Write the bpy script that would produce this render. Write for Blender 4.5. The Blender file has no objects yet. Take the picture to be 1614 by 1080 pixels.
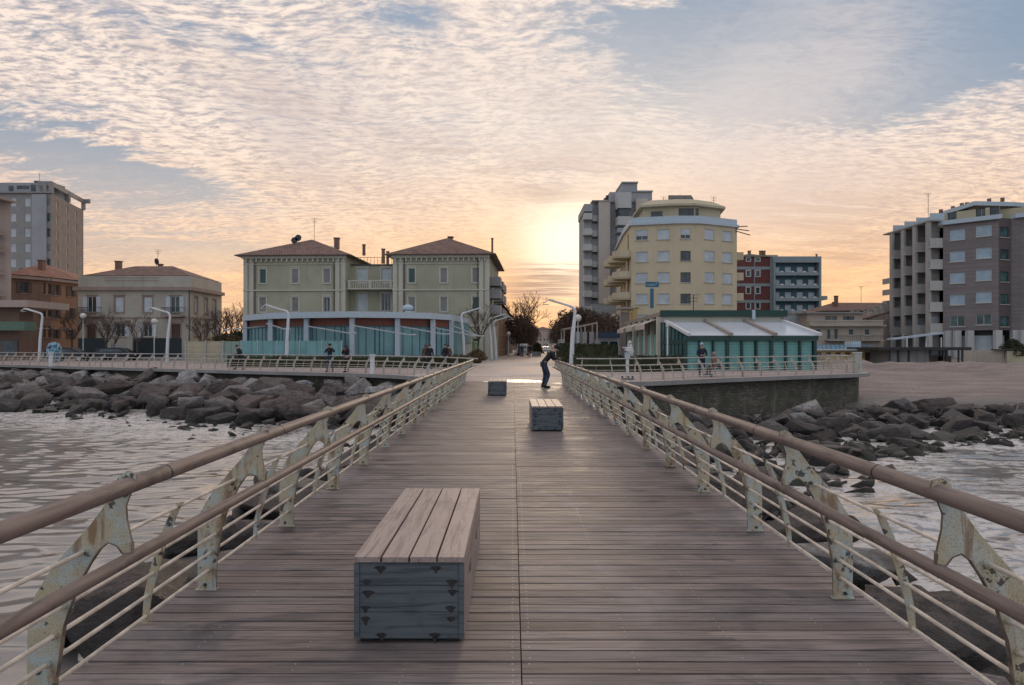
import bpy, bmesh, math, random
from mathutils import Vector, Matrix, noise
R = math.radians
SC = bpy.context.scene
COL = SC.collection
F = 1076.0          # focal length in photo pixels (24 mm on 36 mm, 1614 wide)
EYE = 1.65
def X(px, d): return (px - 808.0) * d / F
def Z(py, d): return EYE + (545.0 - py) * d / F
def V(x, y, z): return Vector((x, y, z))

# ------------------------------------------------------------------ camera
cam = bpy.data.cameras.new('camera'); cam_o = bpy.data.objects.new('camera', cam); COL.objects.link(cam_o)
cam_o.location = (0, 0, EYE); cam_o.rotation_euler = (R(90), 0, 0)
cam.sensor_width = 36; cam.lens = 24; cam.shift_y = 5.0 / 1614; cam.shift_x = -1.0 / 1614
cam.clip_start = 0.05; cam.clip_end = 9000
SC.camera = cam_o
SC.view_settings.view_transform = 'Standard'; SC.view_settings.look = 'None'
SC.view_settings.exposure = 0.12; SC.view_settings.gamma = 1.0
SC.cycles.max_bounces = 6; SC.cycles.diffuse_bounces = 3; SC.cycles.glossy_bounces = 3
SC.cycles.use_denoising = True

# ------------------------------------------------------------------ node helper
class G:
    def __init__(s, tree): s.t = tree; s.t.nodes.clear()
    def n(s, typ, inp=None, **kw):
        nd = s.t.nodes.new(typ)
        for k, v in kw.items(): setattr(nd, k, v)
        for k, v in (inp or {}).items():
            if isinstance(v, bpy.types.NodeSocket): s.t.links.new(v, nd.inputs[k])
            else: nd.inputs[k].default_value = v
        return nd
    def m(s, op, a, b=None, c=None, clamp=False):
        nd = s.t.nodes.new('ShaderNodeMath'); nd.operation = op; nd.use_clamp = clamp
        for i, v in enumerate((a, b, c)):
            if v is None: continue
            if isinstance(v, bpy.types.NodeSocket): s.t.links.new(v, nd.inputs[i])
            else: nd.inputs[i].default_value = v
        return nd.outputs[0]
    def mix(s, f, a, b, mode='MIX'):
        nd = s.t.nodes.new('ShaderNodeMix'); nd.data_type = 'RGBA'; nd.blend_type = mode
        nd.clamp_factor = True
        for k, v in ((0, f), (6, a), (7, b)):
            if isinstance(v, bpy.types.NodeSocket): s.t.links.new(v, nd.inputs[k])
            elif k == 0: nd.inputs[0].default_value = v
            else: nd.inputs[k].default_value = (*v[:3], 1)
        return nd.outputs[2]
    def ss(s, v, lo, hi, a=0.0, b=1.0):
        nd = s.n('ShaderNodeMapRange', {0: v, 1: lo, 2: hi, 3: a, 4: b}); nd.interpolation_type = 'SMOOTHSTEP'
        return nd.outputs[0]
    def lin(s, v, lo, hi, a=0.0, b=1.0):
        return s.n('ShaderNodeMapRange', {0: v, 1: lo, 2: hi, 3: a, 4: b}).outputs[0]
    def noise(s, vec, scale, detail=4, rough=.55, dist=0, lac=2.0):
        return s.n('ShaderNodeTexNoise', {'Vector': vec, 'Scale': scale, 'Detail': detail, 'Roughness': rough, 'Distortion': dist, 'Lacunarity': lac}).outputs[0]
    def map(s, vec, scale=(1, 1, 1), rot=(0, 0, 0), loc=(0, 0, 0)):
        return s.n('ShaderNodeMapping', {'Vector': vec, 'Scale': scale, 'Rotation': rot, 'Location': loc}).outputs[0]
    def xyz(s, x, y, z): return s.n('ShaderNodeCombineXYZ', {0: x, 1: y, 2: z}).outputs[0]

# ------------------------------------------------------------------ world: evening sky with altocumulus
SUN_AZ, SUN_EL = math.atan2(905 - 808, F), R(8.0)
def pix(px, py):
    dx = px - 808.0
    return math.degrees(math.atan2(dx, F)), math.degrees(math.atan2(545.0 - py, math.hypot(dx, F)))
world = bpy.data.worlds.new('World'); SC.world = world; world.use_nodes = True
g = G(world.node_tree)
tc = g.n('ShaderNodeTexCoord'); D = tc.outputs['Generated']
sp = g.n('ShaderNodeSeparateXYZ', {0: D}); x, y, z = sp.outputs
sky = g.n('ShaderNodeTexSky', sky_type='NISHITA', sun_disc=False)
sky.sun_elevation = SUN_EL; sky.sun_rotation = SUN_AZ; sky.air_density = 1.3; sky.dust_density = 2.2; sky.ozone_density = 2.0
az = g.m('MULTIPLY', g.m('ARCTAN2', x, y), 57.29578)
el = g.m('MULTIPLY', g.m('ARCSINE', z), 57.29578)
zz = g.m('ADD', g.m('MAXIMUM', z, 0.0), 0.11)
pxx = g.m('DIVIDE', x, zz); pyy = g.m('DIVIDE', y, zz)
PV = g.xyz(pxx, pyy, 0.0)
# domain warp
w1 = g.noise(PV, 1.3, 3, .5); w2 = g.noise(g.map(PV, loc=(7, 3, 0)), 1.3, 3, .5)
wx = g.m('ADD', pxx, g.m('MULTIPLY', g.m('SUBTRACT', w1, .5), .30))
wy = g.m('ADD', pyy, g.m('MULTIPLY', g.m('SUBTRACT', w2, .5), .30))
WV = g.xyz(wx, wy, 0.0)
cells = g.noise(g.map(WV, scale=(15, 31, 1), rot=(0, 0, R(-9))), 1.0, 6, .62, .12)
cells2 = g.noise(g.map(WV, scale=(34, 66, 1), rot=(0, 0, R(7))), 1.0, 5, .62, .1)
bands = g.noise(g.map(WV, scale=(1.4, 9, 1), rot=(0, 0, R(-14))), 1.0, 5, .55, .3)
patch = g.noise(g.map(WV, scale=(.9, 1.5, 1), loc=(3.1, 1.7, 0)), 1.0, 4, .5)
# ragged blobs in azimuth / elevation for the clear gaps and the veils
wob = g.m('MULTIPLY', g.m('SUBTRACT', bands, .5), 7.0)
wob2 = g.m('MULTIPLY', g.m('SUBTRACT', g.noise(g.map(D, scale=(5, 5, 11)), 1.0, 5, .6), .5), 10.0)
def blob(px, py, rx, ry, rot=0, amp=1.0):
    a, e = pix(px, py); ca, sa = math.cos(R(rot)), math.sin(R(rot))
    da = g.m('SUBTRACT', g.m('ADD', az, wob2), a); de = g.m('SUBTRACT', g.m('ADD', el, wob), e)
    k = 57.29578 / F
    u = g.m('DIVIDE', g.m('ADD', g.m('MULTIPLY', da, ca), g.m('MULTIPLY', de, sa)), rx * k)
    v = g.m('DIVIDE', g.m('SUBTRACT', g.m('MULTIPLY', de, ca), g.m('MULTIPLY', da, sa)), ry * k)
    q = g.m('ADD', g.m('MULTIPLY', u, u), g.m('MULTIPLY', v, v))
    return g.m('MULTIPLY', g.m('EXPONENT', g.m('MULTIPLY', q, -1.0)), amp)
def add(*s):
    r = s[0]
    for q in s[1:]: r = g.m('ADD', r, q)
    return r
clear = add(blob(95, 245, 170, 34, -12, .75), blob(300, 285, 110, 16, -14, .25), blob(640, 40, 70, 30, -10, .42), blob(1290, 25, 300, 80, 4, 1.5),
            blob(1560, 90, 170, 32, 18, .75), blob(1240, 130, 130, 60, 25, .55), blob(1000, 40, 120, 30, 0, .25), blob(360, 60, 220, 20, -8, .22), blob(200, 395, 190, 26, 0, .4))
veil = add(blob(1180, 190, 210, 120, 22, .95), blob(1250, 330, 190, 50, 8, .75), blob(860, 170, 130, 110, -40, .55), blob(230, 330, 260, 35, -8, .45), blob(1330, 80, 100, 60, 20, .4))
dark = add(blob(885, 285, 90, 36, 0, 1.0), blob(880, 448, 95, 20, 0, 1.0), blob(730, 235, 110, 26, -10, .5), blob(900, 180, 120, 60, -30, .4), blob(1290, 330, 170, 40, 5, .45), blob(430, 150, 200, 36, -15, .4), blob(560, 300, 170, 20, -6, .4), blob(1290, 395, 90, 30, 8, .45))
# sun glow
sdir = (math.sin(SUN_AZ) * math.cos(SUN_EL), math.cos(SUN_AZ) * math.cos(SUN_EL), math.sin(SUN_EL))
dot = g.n('ShaderNodeVectorMath', {0: D, 1: sdir}, operation='DOT_PRODUCT').outputs['Value']
ang = g.m('MULTIPLY', g.m('ARCCOSINE', g.m('MINIMUM', dot, .99999)), 57.29578)
glow = g.m('EXPONENT', g.m('MULTIPLY', g.m('POWER', g.m('DIVIDE', ang, 3.7), 2), -1.0))
glow2 = g.m('EXPONENT', g.m('MULTIPLY', g.m('DIVIDE', ang, 17.0), -1.0))
front = g.ss(dot, -.35, .75)
low = g.ss(el, 19.0, 3.0)                       # warm towards the horizon
# blue gaps: the physical sky, lifted by a thin pale veil
blue = g.mix(g.ss(el, 4, 22), (.56, .48, .47), (.24, .335, .48))
nish = g.n('ShaderNodeVectorMath', {0: sky.outputs[0], 3: .10}, operation='SCALE').outputs[0]
gap = g.mix(.75, nish, blue)
# cloud colours
shade = g.ss(g.m('ADD', g.m('MULTIPLY', cells, .62), g.m('MULTIPLY', cells2, .38)), .37, .60)
cloud_hi = g.mix(low, (.96, .80, .69), (1.02, .69, .43))
cloud_lo = g.mix(low, (.41, .365, .39), (.62, .43, .34))
cloud = g.mix(shade, cloud_lo, cloud_hi)
stk = g.noise(g.map(WV, scale=(2.6, .55, 1), rot=(0, 0, R(28))), 1.0, 4, .55, .4)
cloud = g.mix(g.ss(stk, .48, .66, 0, .55), cloud, g.mix(low, (.52, .46, .48), (.68, .49, .40)))
cloud = g.mix(g.ss(stk, .46, .34, 0, .45), cloud, g.mix(low, (1.02, .88, .77), (1.08, .76, .50)))
cloud = g.mix(g.m('MULTIPLY', g.m('MINIMUM', veil, 1.0), .8), cloud, g.mix(low, (.62, .555, .57), (.80, .60, .48)))
cloud = g.mix(g.m('MULTIPLY', g.m('MULTIPLY', dark, g.ss(bands, .35, .6)), .85), cloud, g.mix(low, (.46, .36, .33), (.42, .28, .19)))
glowmask = g.m('MULTIPLY', g.m('SUBTRACT', 1.0, g.m('MINIMUM', g.m('MULTIPLY', dark, .7), 1.0)), 1.0)
cloud = g.mix(g.m('MULTIPLY', g.m('MULTIPLY', glow2, .75), glowmask), cloud, g.mix(low, (1.05, .90, .74), (1.22, .66, .24)))
cloud = g.mix(g.m('MULTIPLY', glow, g.m('MULTIPLY', glowmask, .95)), cloud, (1.35, 1.14, .90))
# coverage
cov = add(g.m('MULTIPLY', patch, .55), g.m('MULTIPLY', bands, .30), g.m('MULTIPLY', cells, .55), g.m('MULTIPLY', cells2, .22))
cov = g.m('ADD', g.m('SUBTRACT', cov, g.m('MULTIPLY', clear, .62)), g.m('MULTIPLY', veil, .10))
cov = g.m('ADD', cov, g.m('MULTIPLY', glow2, .15))
mask = g.ss(cov, .50, .88)
mask = g.m('MAXIMUM', mask, g.m('MULTIPLY', g.m('MINIMUM', veil, 1.0), .62))
mask = g.m('MAXIMUM', mask, g.ss(el, 11, 2, 0, .75))
skyc = g.mix(mask, gap, cloud)
# sky behind the camera, out over the sea: even blue-grey evening cloud
back = g.mix(shade, (.50, .56, .67), (.66, .68, .74))
gl = g.m('MULTIPLY', g.m('EXPONENT', g.m('MULTIPLY', g.m('POWER', g.m('DIVIDE', g.m('SUBTRACT', az, 6.0), 38.0), 2), -1.0)), g.ss(el, 10.5, 1.5))
strat = g.ss(g.noise(g.map(g.xyz(az, el, 0.0), scale=(.16, 1.25, 1), rot=(0, 0, R(4))), 1.0, 5, .6, .6), .38, .62)
skyc = g.mix(g.m('MULTIPLY', gl, .85), skyc, g.mix(strat, (.80, .44, .25), (1.22, .70, .30)))
skyc = g.mix(g.m('MULTIPLY', glow, .8), skyc, (1.35, 1.12, .86))
skyc = g.mix(g.m('MULTIPLY', blob(868, 446, 78, 17, 0, 1.0), .8), skyc, (.46, .29, .21))
final = g.mix(front, back, skyc)
final = g.mix(g.ss(el, .5, -2.5), final, (.30, .27, .27))
bg = g.n('ShaderNodeBackground', {0: final, 1: 1.0})
g.t.links.new(bg.outputs[0], g.n('ShaderNodeOutputWorld').inputs[0])
world.cycles.sampling_method = 'MANUAL'; world.cycles.sample_map_resolution = 512

# ------------------------------------------------------------------ sun (low, veiled by cloud)
sl = bpy.data.lights.new('sun', 'SUN'); sl.energy = 0.9; sl.angle = R(11); sl.color = (1.0, .78, .55)
so = bpy.data.objects.new('sun', sl); COL.objects.link(so)
so.rotation_euler = Vector(sdir).to_track_quat('Z', 'Y').to_euler(); so.location = (10, 60, 40)

# ------------------------------------------------------------------ materials
def new_mat(name):
    m = bpy.data.materials.new(name); m.use_nodes = True
    g = G(m.node_tree); out = g.n('ShaderNodeOutputMaterial'); b = g.n('ShaderNodeBsdfPrincipled')
    g.t.links.new(b.outputs[0], out.inputs[0]); m['_'] = 1
    return m, g, b
def setb(g, b, **kw):
    for k, v in kw.items():
        k = {'col': 'Base Color', 'rough': 'Roughness', 'metal': 'Metallic', 'normal': 'Normal', 'spec': 'Specular IOR Level',
             'alpha': 'Alpha', 'trans': 'Transmission Weight', 'emit': 'Emission Color', 'estr': 'Emission Strength'}[k]
        if isinstance(v, bpy.types.NodeSocket): g.t.links.new(v, b.inputs[k])
        else: b.inputs[k].default_value = (*v, 1) if isinstance(v, tuple) and len(v) == 3 else v
def bump(g, h, strength=.3, dist=.01): return g.n('ShaderNodeBump', {'Height': h, 'Strength': strength, 'Distance': dist}).outputs[0]
def pos(g): return g.n('ShaderNodeNewGeometry').outputs['Position']
def island(g): return g.n('ShaderNodeNewGeometry').outputs['Random Per Island']
def sc(c, k): return tuple(min(1, v * k) for v in c)
def plain(name, c, rough=.6, metal=0, var=.15, scale=6.0, bmp=.15):
    m, g, b = new_mat(name); p = pos(g); n = g.noise(p, scale, 4)
    setb(g, b, col=g.mix(g.ss(n, .3, .7), sc(c, 1 - var), sc(c, 1 + var)), rough=rough, metal=metal, normal=bump(g, g.noise(p, scale * 6, 3), bmp, .004))
    return m
def plaster(name, c, var=.14, streak=.22, rough=.9):
    var *= 1.25; streak *= 1.6
    m, g, b = new_mat(name); p = pos(g)
    n = g.noise(p, .35, 5, .6); n2 = g.noise(g.map(p, scale=(2.2, 2.2, .16)), 1.0, 4, .6); n3 = g.noise(p, 9, 3)
    col = g.mix(g.ss(n, .3, .7), sc(c, 1 - var), sc(c, 1 + var * .6))
    col = g.mix(g.ss(n2, .52, .8, 0, streak), col, sc((c[0] * .8, c[1] * .82, c[2] * .85), .55))
    setb(g, b, col=col, rough=rough, normal=bump(g, n3, .12, .02)); return m
def ribbed(name, c, pitch, axis=2, depth=.35, rough=.55, metal=0):
    m, g, b = new_mat(name); p = pos(g); s = g.n('ShaderNodeSeparateXYZ', {0: p}).outputs[axis]
    f = g.m('FRACT', g.m('DIVIDE', s, pitch)); d = g.ss(g.m('ABSOLUTE', g.m('SUBTRACT', f, .5)), .34, .5)
    n = g.noise(p, .8, 4)
    col = g.mix(g.m('MULTIPLY', d, depth), g.mix(g.ss(n, .3, .7), sc(c, .86), sc(c, 1.1)), sc(c, .3))
    setb(g, b, col=col, rough=rough, metal=metal, normal=bump(g, f, .5, .02)); return m
def brickish(name, c, mortar, w=.5, h=.16):
    m, g, b = new_mat(name); p = pos(g)
    s = g.n('ShaderNodeSeparateXYZ', {0: p}).outputs
    v = g.xyz(g.m('ADD', s[0], s[1]), s[2], 0.0)
    br = g.n('ShaderNodeTexBrick', {'Vector': v, 'Color1': (*sc(c, .85), 1), 'Color2': (*sc(c, 1.15), 1), 'Mortar': (*mortar, 1), 'Scale': 1.0, 'Mortar Size': .012, 'Brick Width': w, 'Row Height': h})
    n = g.noise(p, .5, 5, .6)
    setb(g, b, col=g.mix(g.ss(n, .25, .75, 0, .35), br.outputs[0], sc(c, .6)), rough=.85); return m
def tiles(name, c):
    m, g, b = new_mat(name); p = pos(g); s = g.n('ShaderNodeSeparateXYZ', {0: p}).outputs
    f = g.m('FRACT', g.m('DIVIDE', g.m('ADD', s[0], g.m('MULTIPLY', s[1], .35)), .32)); r = g.m('FRACT', g.m('DIVIDE', s[2], .17))
    n = g.noise(p, 1.2, 5, .65); n2 = g.noise(p, 7, 3)
    col = g.mix(g.ss(n, .3, .7), sc(c, .65), sc(c, 1.25)); col = g.mix(g.ss(n2, .5, .75, 0, .4), col, sc((c[0] * 1.1, c[1] * 1.3, c[2] * 1.4), 1.1))
    col = g.mix(g.m('MULTIPLY', g.ss(f, .0, .35, 1, 0), .6), col, sc(c, .3)); col = g.mix(g.ss(r, .8, 1, 0, .4), col, sc(c, .35))
    setb(g, b, col=col, rough=.85, normal=bump(g, g.m('ADD', f, r), .4, .04)); return m
def glass(name, c=(.03, .045, .05), rough=.12):
    m, g, b = new_mat(name); p = pos(g)
    n = g.noise(p, .9, 3); setb(g, b, col=g.mix(g.ss(n, .35, .65), sc(c, .6), sc(c, 1.7)), rough=rough, spec=.6, normal=bump(g, g.noise(p, .7, 2), .08, .1)); return m
def leafy(name, c1, c2):
    m, g, b = new_mat(name); r = island(g); n = g.noise(pos(g), .7, 3)
    setb(g, b, col=g.mix(g.m('MULTIPLY', g.m('ADD', r, g.ss(n, .3, .7)), .5), c1, c2), rough=.75, spec=.25); return m

# wood of the boardwalk: cold grey-brown hardwood, each plank its own tone, wet dark stains, pale dry salt
def wood_deck():
    m, g, b = new_mat('deck_wood'); p = pos(g); r = island(g)
    off = g.n('ShaderNodeCombineXYZ', {0: g.m('MULTIPLY', r, 37.0), 1: 0.0, 2: 0.0}).outputs[0]
    q = g.n('ShaderNodeVectorMath', {0: p, 1: off}, operation='ADD').outputs[0]
    grain = g.noise(g.map(q, scale=(1.6, 55, 40)), 1.0, 6, .62, .6); fine = g.noise(g.map(q, scale=(9, 240, 90)), 1.0, 4, .6)
    col = g.mix(r, (.180, .143, .130), (.305, .250, .232))
    col = g.mix(g.ss(g.m('FRACT', g.m('MULTIPLY', r, 7.3)), .45, 1, 0, .55), col, (.21, .19, .20))
    col = g.mix(g.ss(grain, .44, .66, 0, .78), col, (.075, .060, .058))
    col = g.mix(g.ss(fine, .55, .75, 0, .35), col, (.34, .30, .29))
    st = g.noise(g.map(p, scale=(.75, 1.5, 1)), 1.0, 6, .66, 1.2); st2 = g.noise(g.map(q, scale=(1.3, 5.5, 1)), 1.0, 5, .7, .8)
    wet = g.m('MULTIPLY', g.ss(st, .47, .58), g.ss(st2, .40, .56))
    side = g.ss(g.m('ABSOLUTE', g.n('ShaderNodeSeparateXYZ', {0: p}).outputs[0]), .5, 1.9, .35, 1)
    wet = g.m('MULTIPLY', wet, side)
    pl_ = g.ss(g.noise(g.map(q, scale=(.9, .01, .01)), 1.0, 2), .50, .64, 0, .55)
    col = g.mix(g.m('MULTIPLY', pl_, g.ss(r, .35, .8)), col, (.085, .072, .072))
    col = g.mix(g.m('MULTIPLY', wet, .85), col, (.040, .040, .052))
    salt = g.ss(g.noise(g.map(p, scale=(.9, .7, 1), loc=(5, 2, 0)), 1.0, 5, .6, .6),   .52, .72, 0, .3)
    col = g.mix(salt, col, (.36, .335, .345))
    kn = g.ss(g.n('ShaderNodeTexVoronoi', {'Vector': g.map(q, scale=(2.1, 5, 1)), 'Scale': 1.0}).outputs[0], .05, .0, 0, .8)
    col = g.mix(kn, col, (.04, .03, .03))
    rough = g.m('SUBTRACT', g.m('ADD', .55, g.m('MULTIPLY', grain, .2)), g.m('MULTIPLY', wet, .25))
    h = g.m('ADD', g.m('MULTIPLY', grain, -1.0), g.m('MULTIPLY', fine, .5))
    setb(g, b, col=col, rough=rough, spec=.28, normal=bump(g, h, .6, .004)); return m
def wood(name, c, dark, axis='y', rough=.55, gs=45, stain=.5):
    m, g, b = new_mat(name); p = pos(g); r = island(g)
    q = g.n('ShaderNodeVectorMath', {0: p, 1: g.xyz(g.m('MULTIPLY', r, 11.0), g.m('MULTIPLY', r, 23.0), g.m('MULTIPLY', r, 5.0))}, operation='ADD').outputs[0]
    s = {'x': (2, gs, gs), 'y': (gs, 2, gs), 'z': (gs, gs, 2)}[axis]
    gr = g.noise(g.map(q, scale=s), 1.0, 6, .62, .8); fi = g.noise(g.map(q, scale=tuple(v * 4 for v in s)), 1.0, 3, .6)
    col = g.mix(g.m('ADD', .35, g.m('MULTIPLY', r, .65)), sc(c, .82), sc(c, 1.15))
    col = g.mix(g.ss(gr, .42, .72, 0, .7), col, dark); col = g.mix(g.ss(fi, .55, .8, 0, .3), col, sc(c, 1.5))
    col = g.mix(g.ss(g.noise(p, 3.2, 5, .65), .52, .75, 0, stain), col, sc(dark, .8))
    setb(g, b, col=col, rough=rough, normal=bump(g, g.m('ADD', gr, g.m('MULTIPLY', fi, .5)), .35, .003)); return m
def rusty(name, c=(.50, .515, .455), c2=(.50, .42, .27), chips=.60, scale=1.0):
    m, g, b = new_mat(name); tcn = g.n('ShaderNodeTexCoord').outputs['Object']; p = pos(g)
    n = g.noise(p, 9 * scale, 5, .6); n2 = g.noise(p, 38 * scale, 5, .65, .5); n3 = g.noise(g.map(p, scale=(9, 9, 2.2), loc=(3, 1, 0)), 1.0, 5, .65, 1.0)
    n4 = g.noise(p, 3.0 * scale, 3); fine = g.noise(p, 160, 3, .6)
    col = g.mix(g.ss(n4, .35, .65), c, g.mix(.75, c, (.40, .52, .55)))
    col = g.mix(g.ss(n, .36, .58, 0, .85), col, c2)
    col = g.mix(g.ss(fine, .48, .66, 0, .6), col, (.24, .165, .095))
    col = g.mix(g.ss(n3, .51, .66, 0, .8), col, (.22, .12, .055))
    vor = g.n('ShaderNodeTexVoronoi', {'Vector': g.n('ShaderNodeVectorMath', {0: p, 1: g.n('ShaderNodeVectorMath', {0: g.n('ShaderNodeTexNoise', {'Vector': p, 'Scale': 45.0, 'Detail': 3.0}).outputs[1], 3: .06}, operation='SCALE').outputs[0]}, operation='ADD').outputs[0], 'Scale': 21.0 * scale, 'Randomness': 1.0})
    chip = g.m('MULTIPLY', g.ss(vor.outputs[0], .46, .41), g.ss(g.noise(p, 6.5 * scale, 4, .6), chips - .05, chips - .02))
    chip = g.m('MAXIMUM', chip, g.m('MULTIPLY', g.ss(n2, .66, .70), g.ss(n, .45, .6)))
    col = g.mix(g.m('MULTIPLY', chip, .88), col, (.040, .034, .030))
    setb(g, b, col=col, rough=.62, normal=bump(g, g.m('SUBTRACT', g.m('MULTIPLY', fine, .4), chip), .5, .003)); return m
def rock_mat(name, dry, wet, algae=.35):
    m, g, b = new_mat(name); p = pos(g); rnd = g.n('ShaderNodeObjectInfo').outputs['Random']
    z = g.n('ShaderNodeSeparateXYZ', {0: p}).outputs[2]
    n = g.noise(p, 1.7, 6, .65); n2 = g.noise(g.map(p, scale=(4, 4, 11), rot=(.4, .3, 0)), 1.0, 7, .72, .5); n3 = g.noise(p, 22, 5, .7)
    col = g.mix(g.ss(n, .3, .7), sc(dry, .6), sc(dry, 1.2)); col = g.mix(rnd, col, g.mix(.5, col, (dry[0] * 1.25, dry[1] * .92, dry[2] * .8)))
    col = g.mix(g.m('MULTIPLY', g.ss(rnd, .55, 1), .5), col, sc(dry, .55))
    col = g.mix(g.ss(n2, .47, .60, 0, .8), col, sc(dry, .30)); col = g.mix(g.ss(n3, .53, .66, 0, .5), col, sc(dry, 1.7))
    wl = g.m('ADD', z, g.m('MULTIPLY', g.m('SUBTRACT', n, .5), 1.1))
    w = g.ss(wl, -1.12, -1.72); col = g.mix(w, col, g.mix(g.ss(n2, .35, .7), sc(wet, .5), sc(wet, 1.3)))
    al = g.m('MULTIPLY', g.ss(wl, -1.85, -2.05), algae); col = g.mix(al, col, (.035, .055, .03))
    setb(g, b, col=col, rough=g.lin(w, 0, 1, .88, .38), normal=bump(g, g.m('ADD', n2, g.m('MULTIPLY', n3, .6)), 1.0, .13)); return m

M = {}
M['deck'] = wood_deck()
M['bench_top'] = wood('bench_top_wood', (.35, .275, .25), (.13, .095, .088), 'y', .6, 30, .45)
M['bench_end_shade'] = wood('bench_end_shaded_wood', (.105, .125, .138), (.018, .024, .032), 'x', .65, 34, .7)  # cool dim light on the end face, put into the wood colour
M['bench_side'] = wood('bench_side_wood', (.30, .24, .22), (.12, .10, .10), 'y', .6, 30, .5)
M['rail_wood'] = wood('handrail_wood', (.195, .148, .13), (.07, .048, .042), 'y', .6, 30, .75)
M['rod'] = plain('rod_cream_paint', (.66, .58, .49), .5, 0, .22, 9, .2) if True else rusty('rod_paint', (.74, .67, .58), (.66, .56, .45), .9, 2.0)
M['post'] = rusty('post_paint')
M['edge'] = plain('rust_edge', (.17, .13, .10), .6, 0, .5, 14)
M['bolt'] = plain('bolt_metal', (.06, .07, .07), .45, .6)
M['screw'] = plain('screw_metal', (.50, .48, .46), .45, .4)
M['stain'] = plain('rust_stain', (.034, .030, .032), .85, 0, .5, 60)
M['black'] = plain('black', (.015, .015, .017), .5)
M['darksteel'] = plain('dark_steel', (.05, .055, .06), .45, .4)
M['white_metal'] = plain('white_painted_metal', (.62, .64, .66), .45, 0, .08)
M['grey_metal'] = plain('grey_painted_metal', (.40, .43, .45), .4, .2)
M['rock'] = rock_mat('breakwater_rock', (.29, .275, .27), (.055, .048, .046))
M['rock_dark'] = rock_mat('dark_rock', (.17, .145, .135), (.045, .037, .036))
M['rock_pale'] = rock_mat('pale_rock', (.44, .44, .44), (.07, .065, .06))

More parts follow.
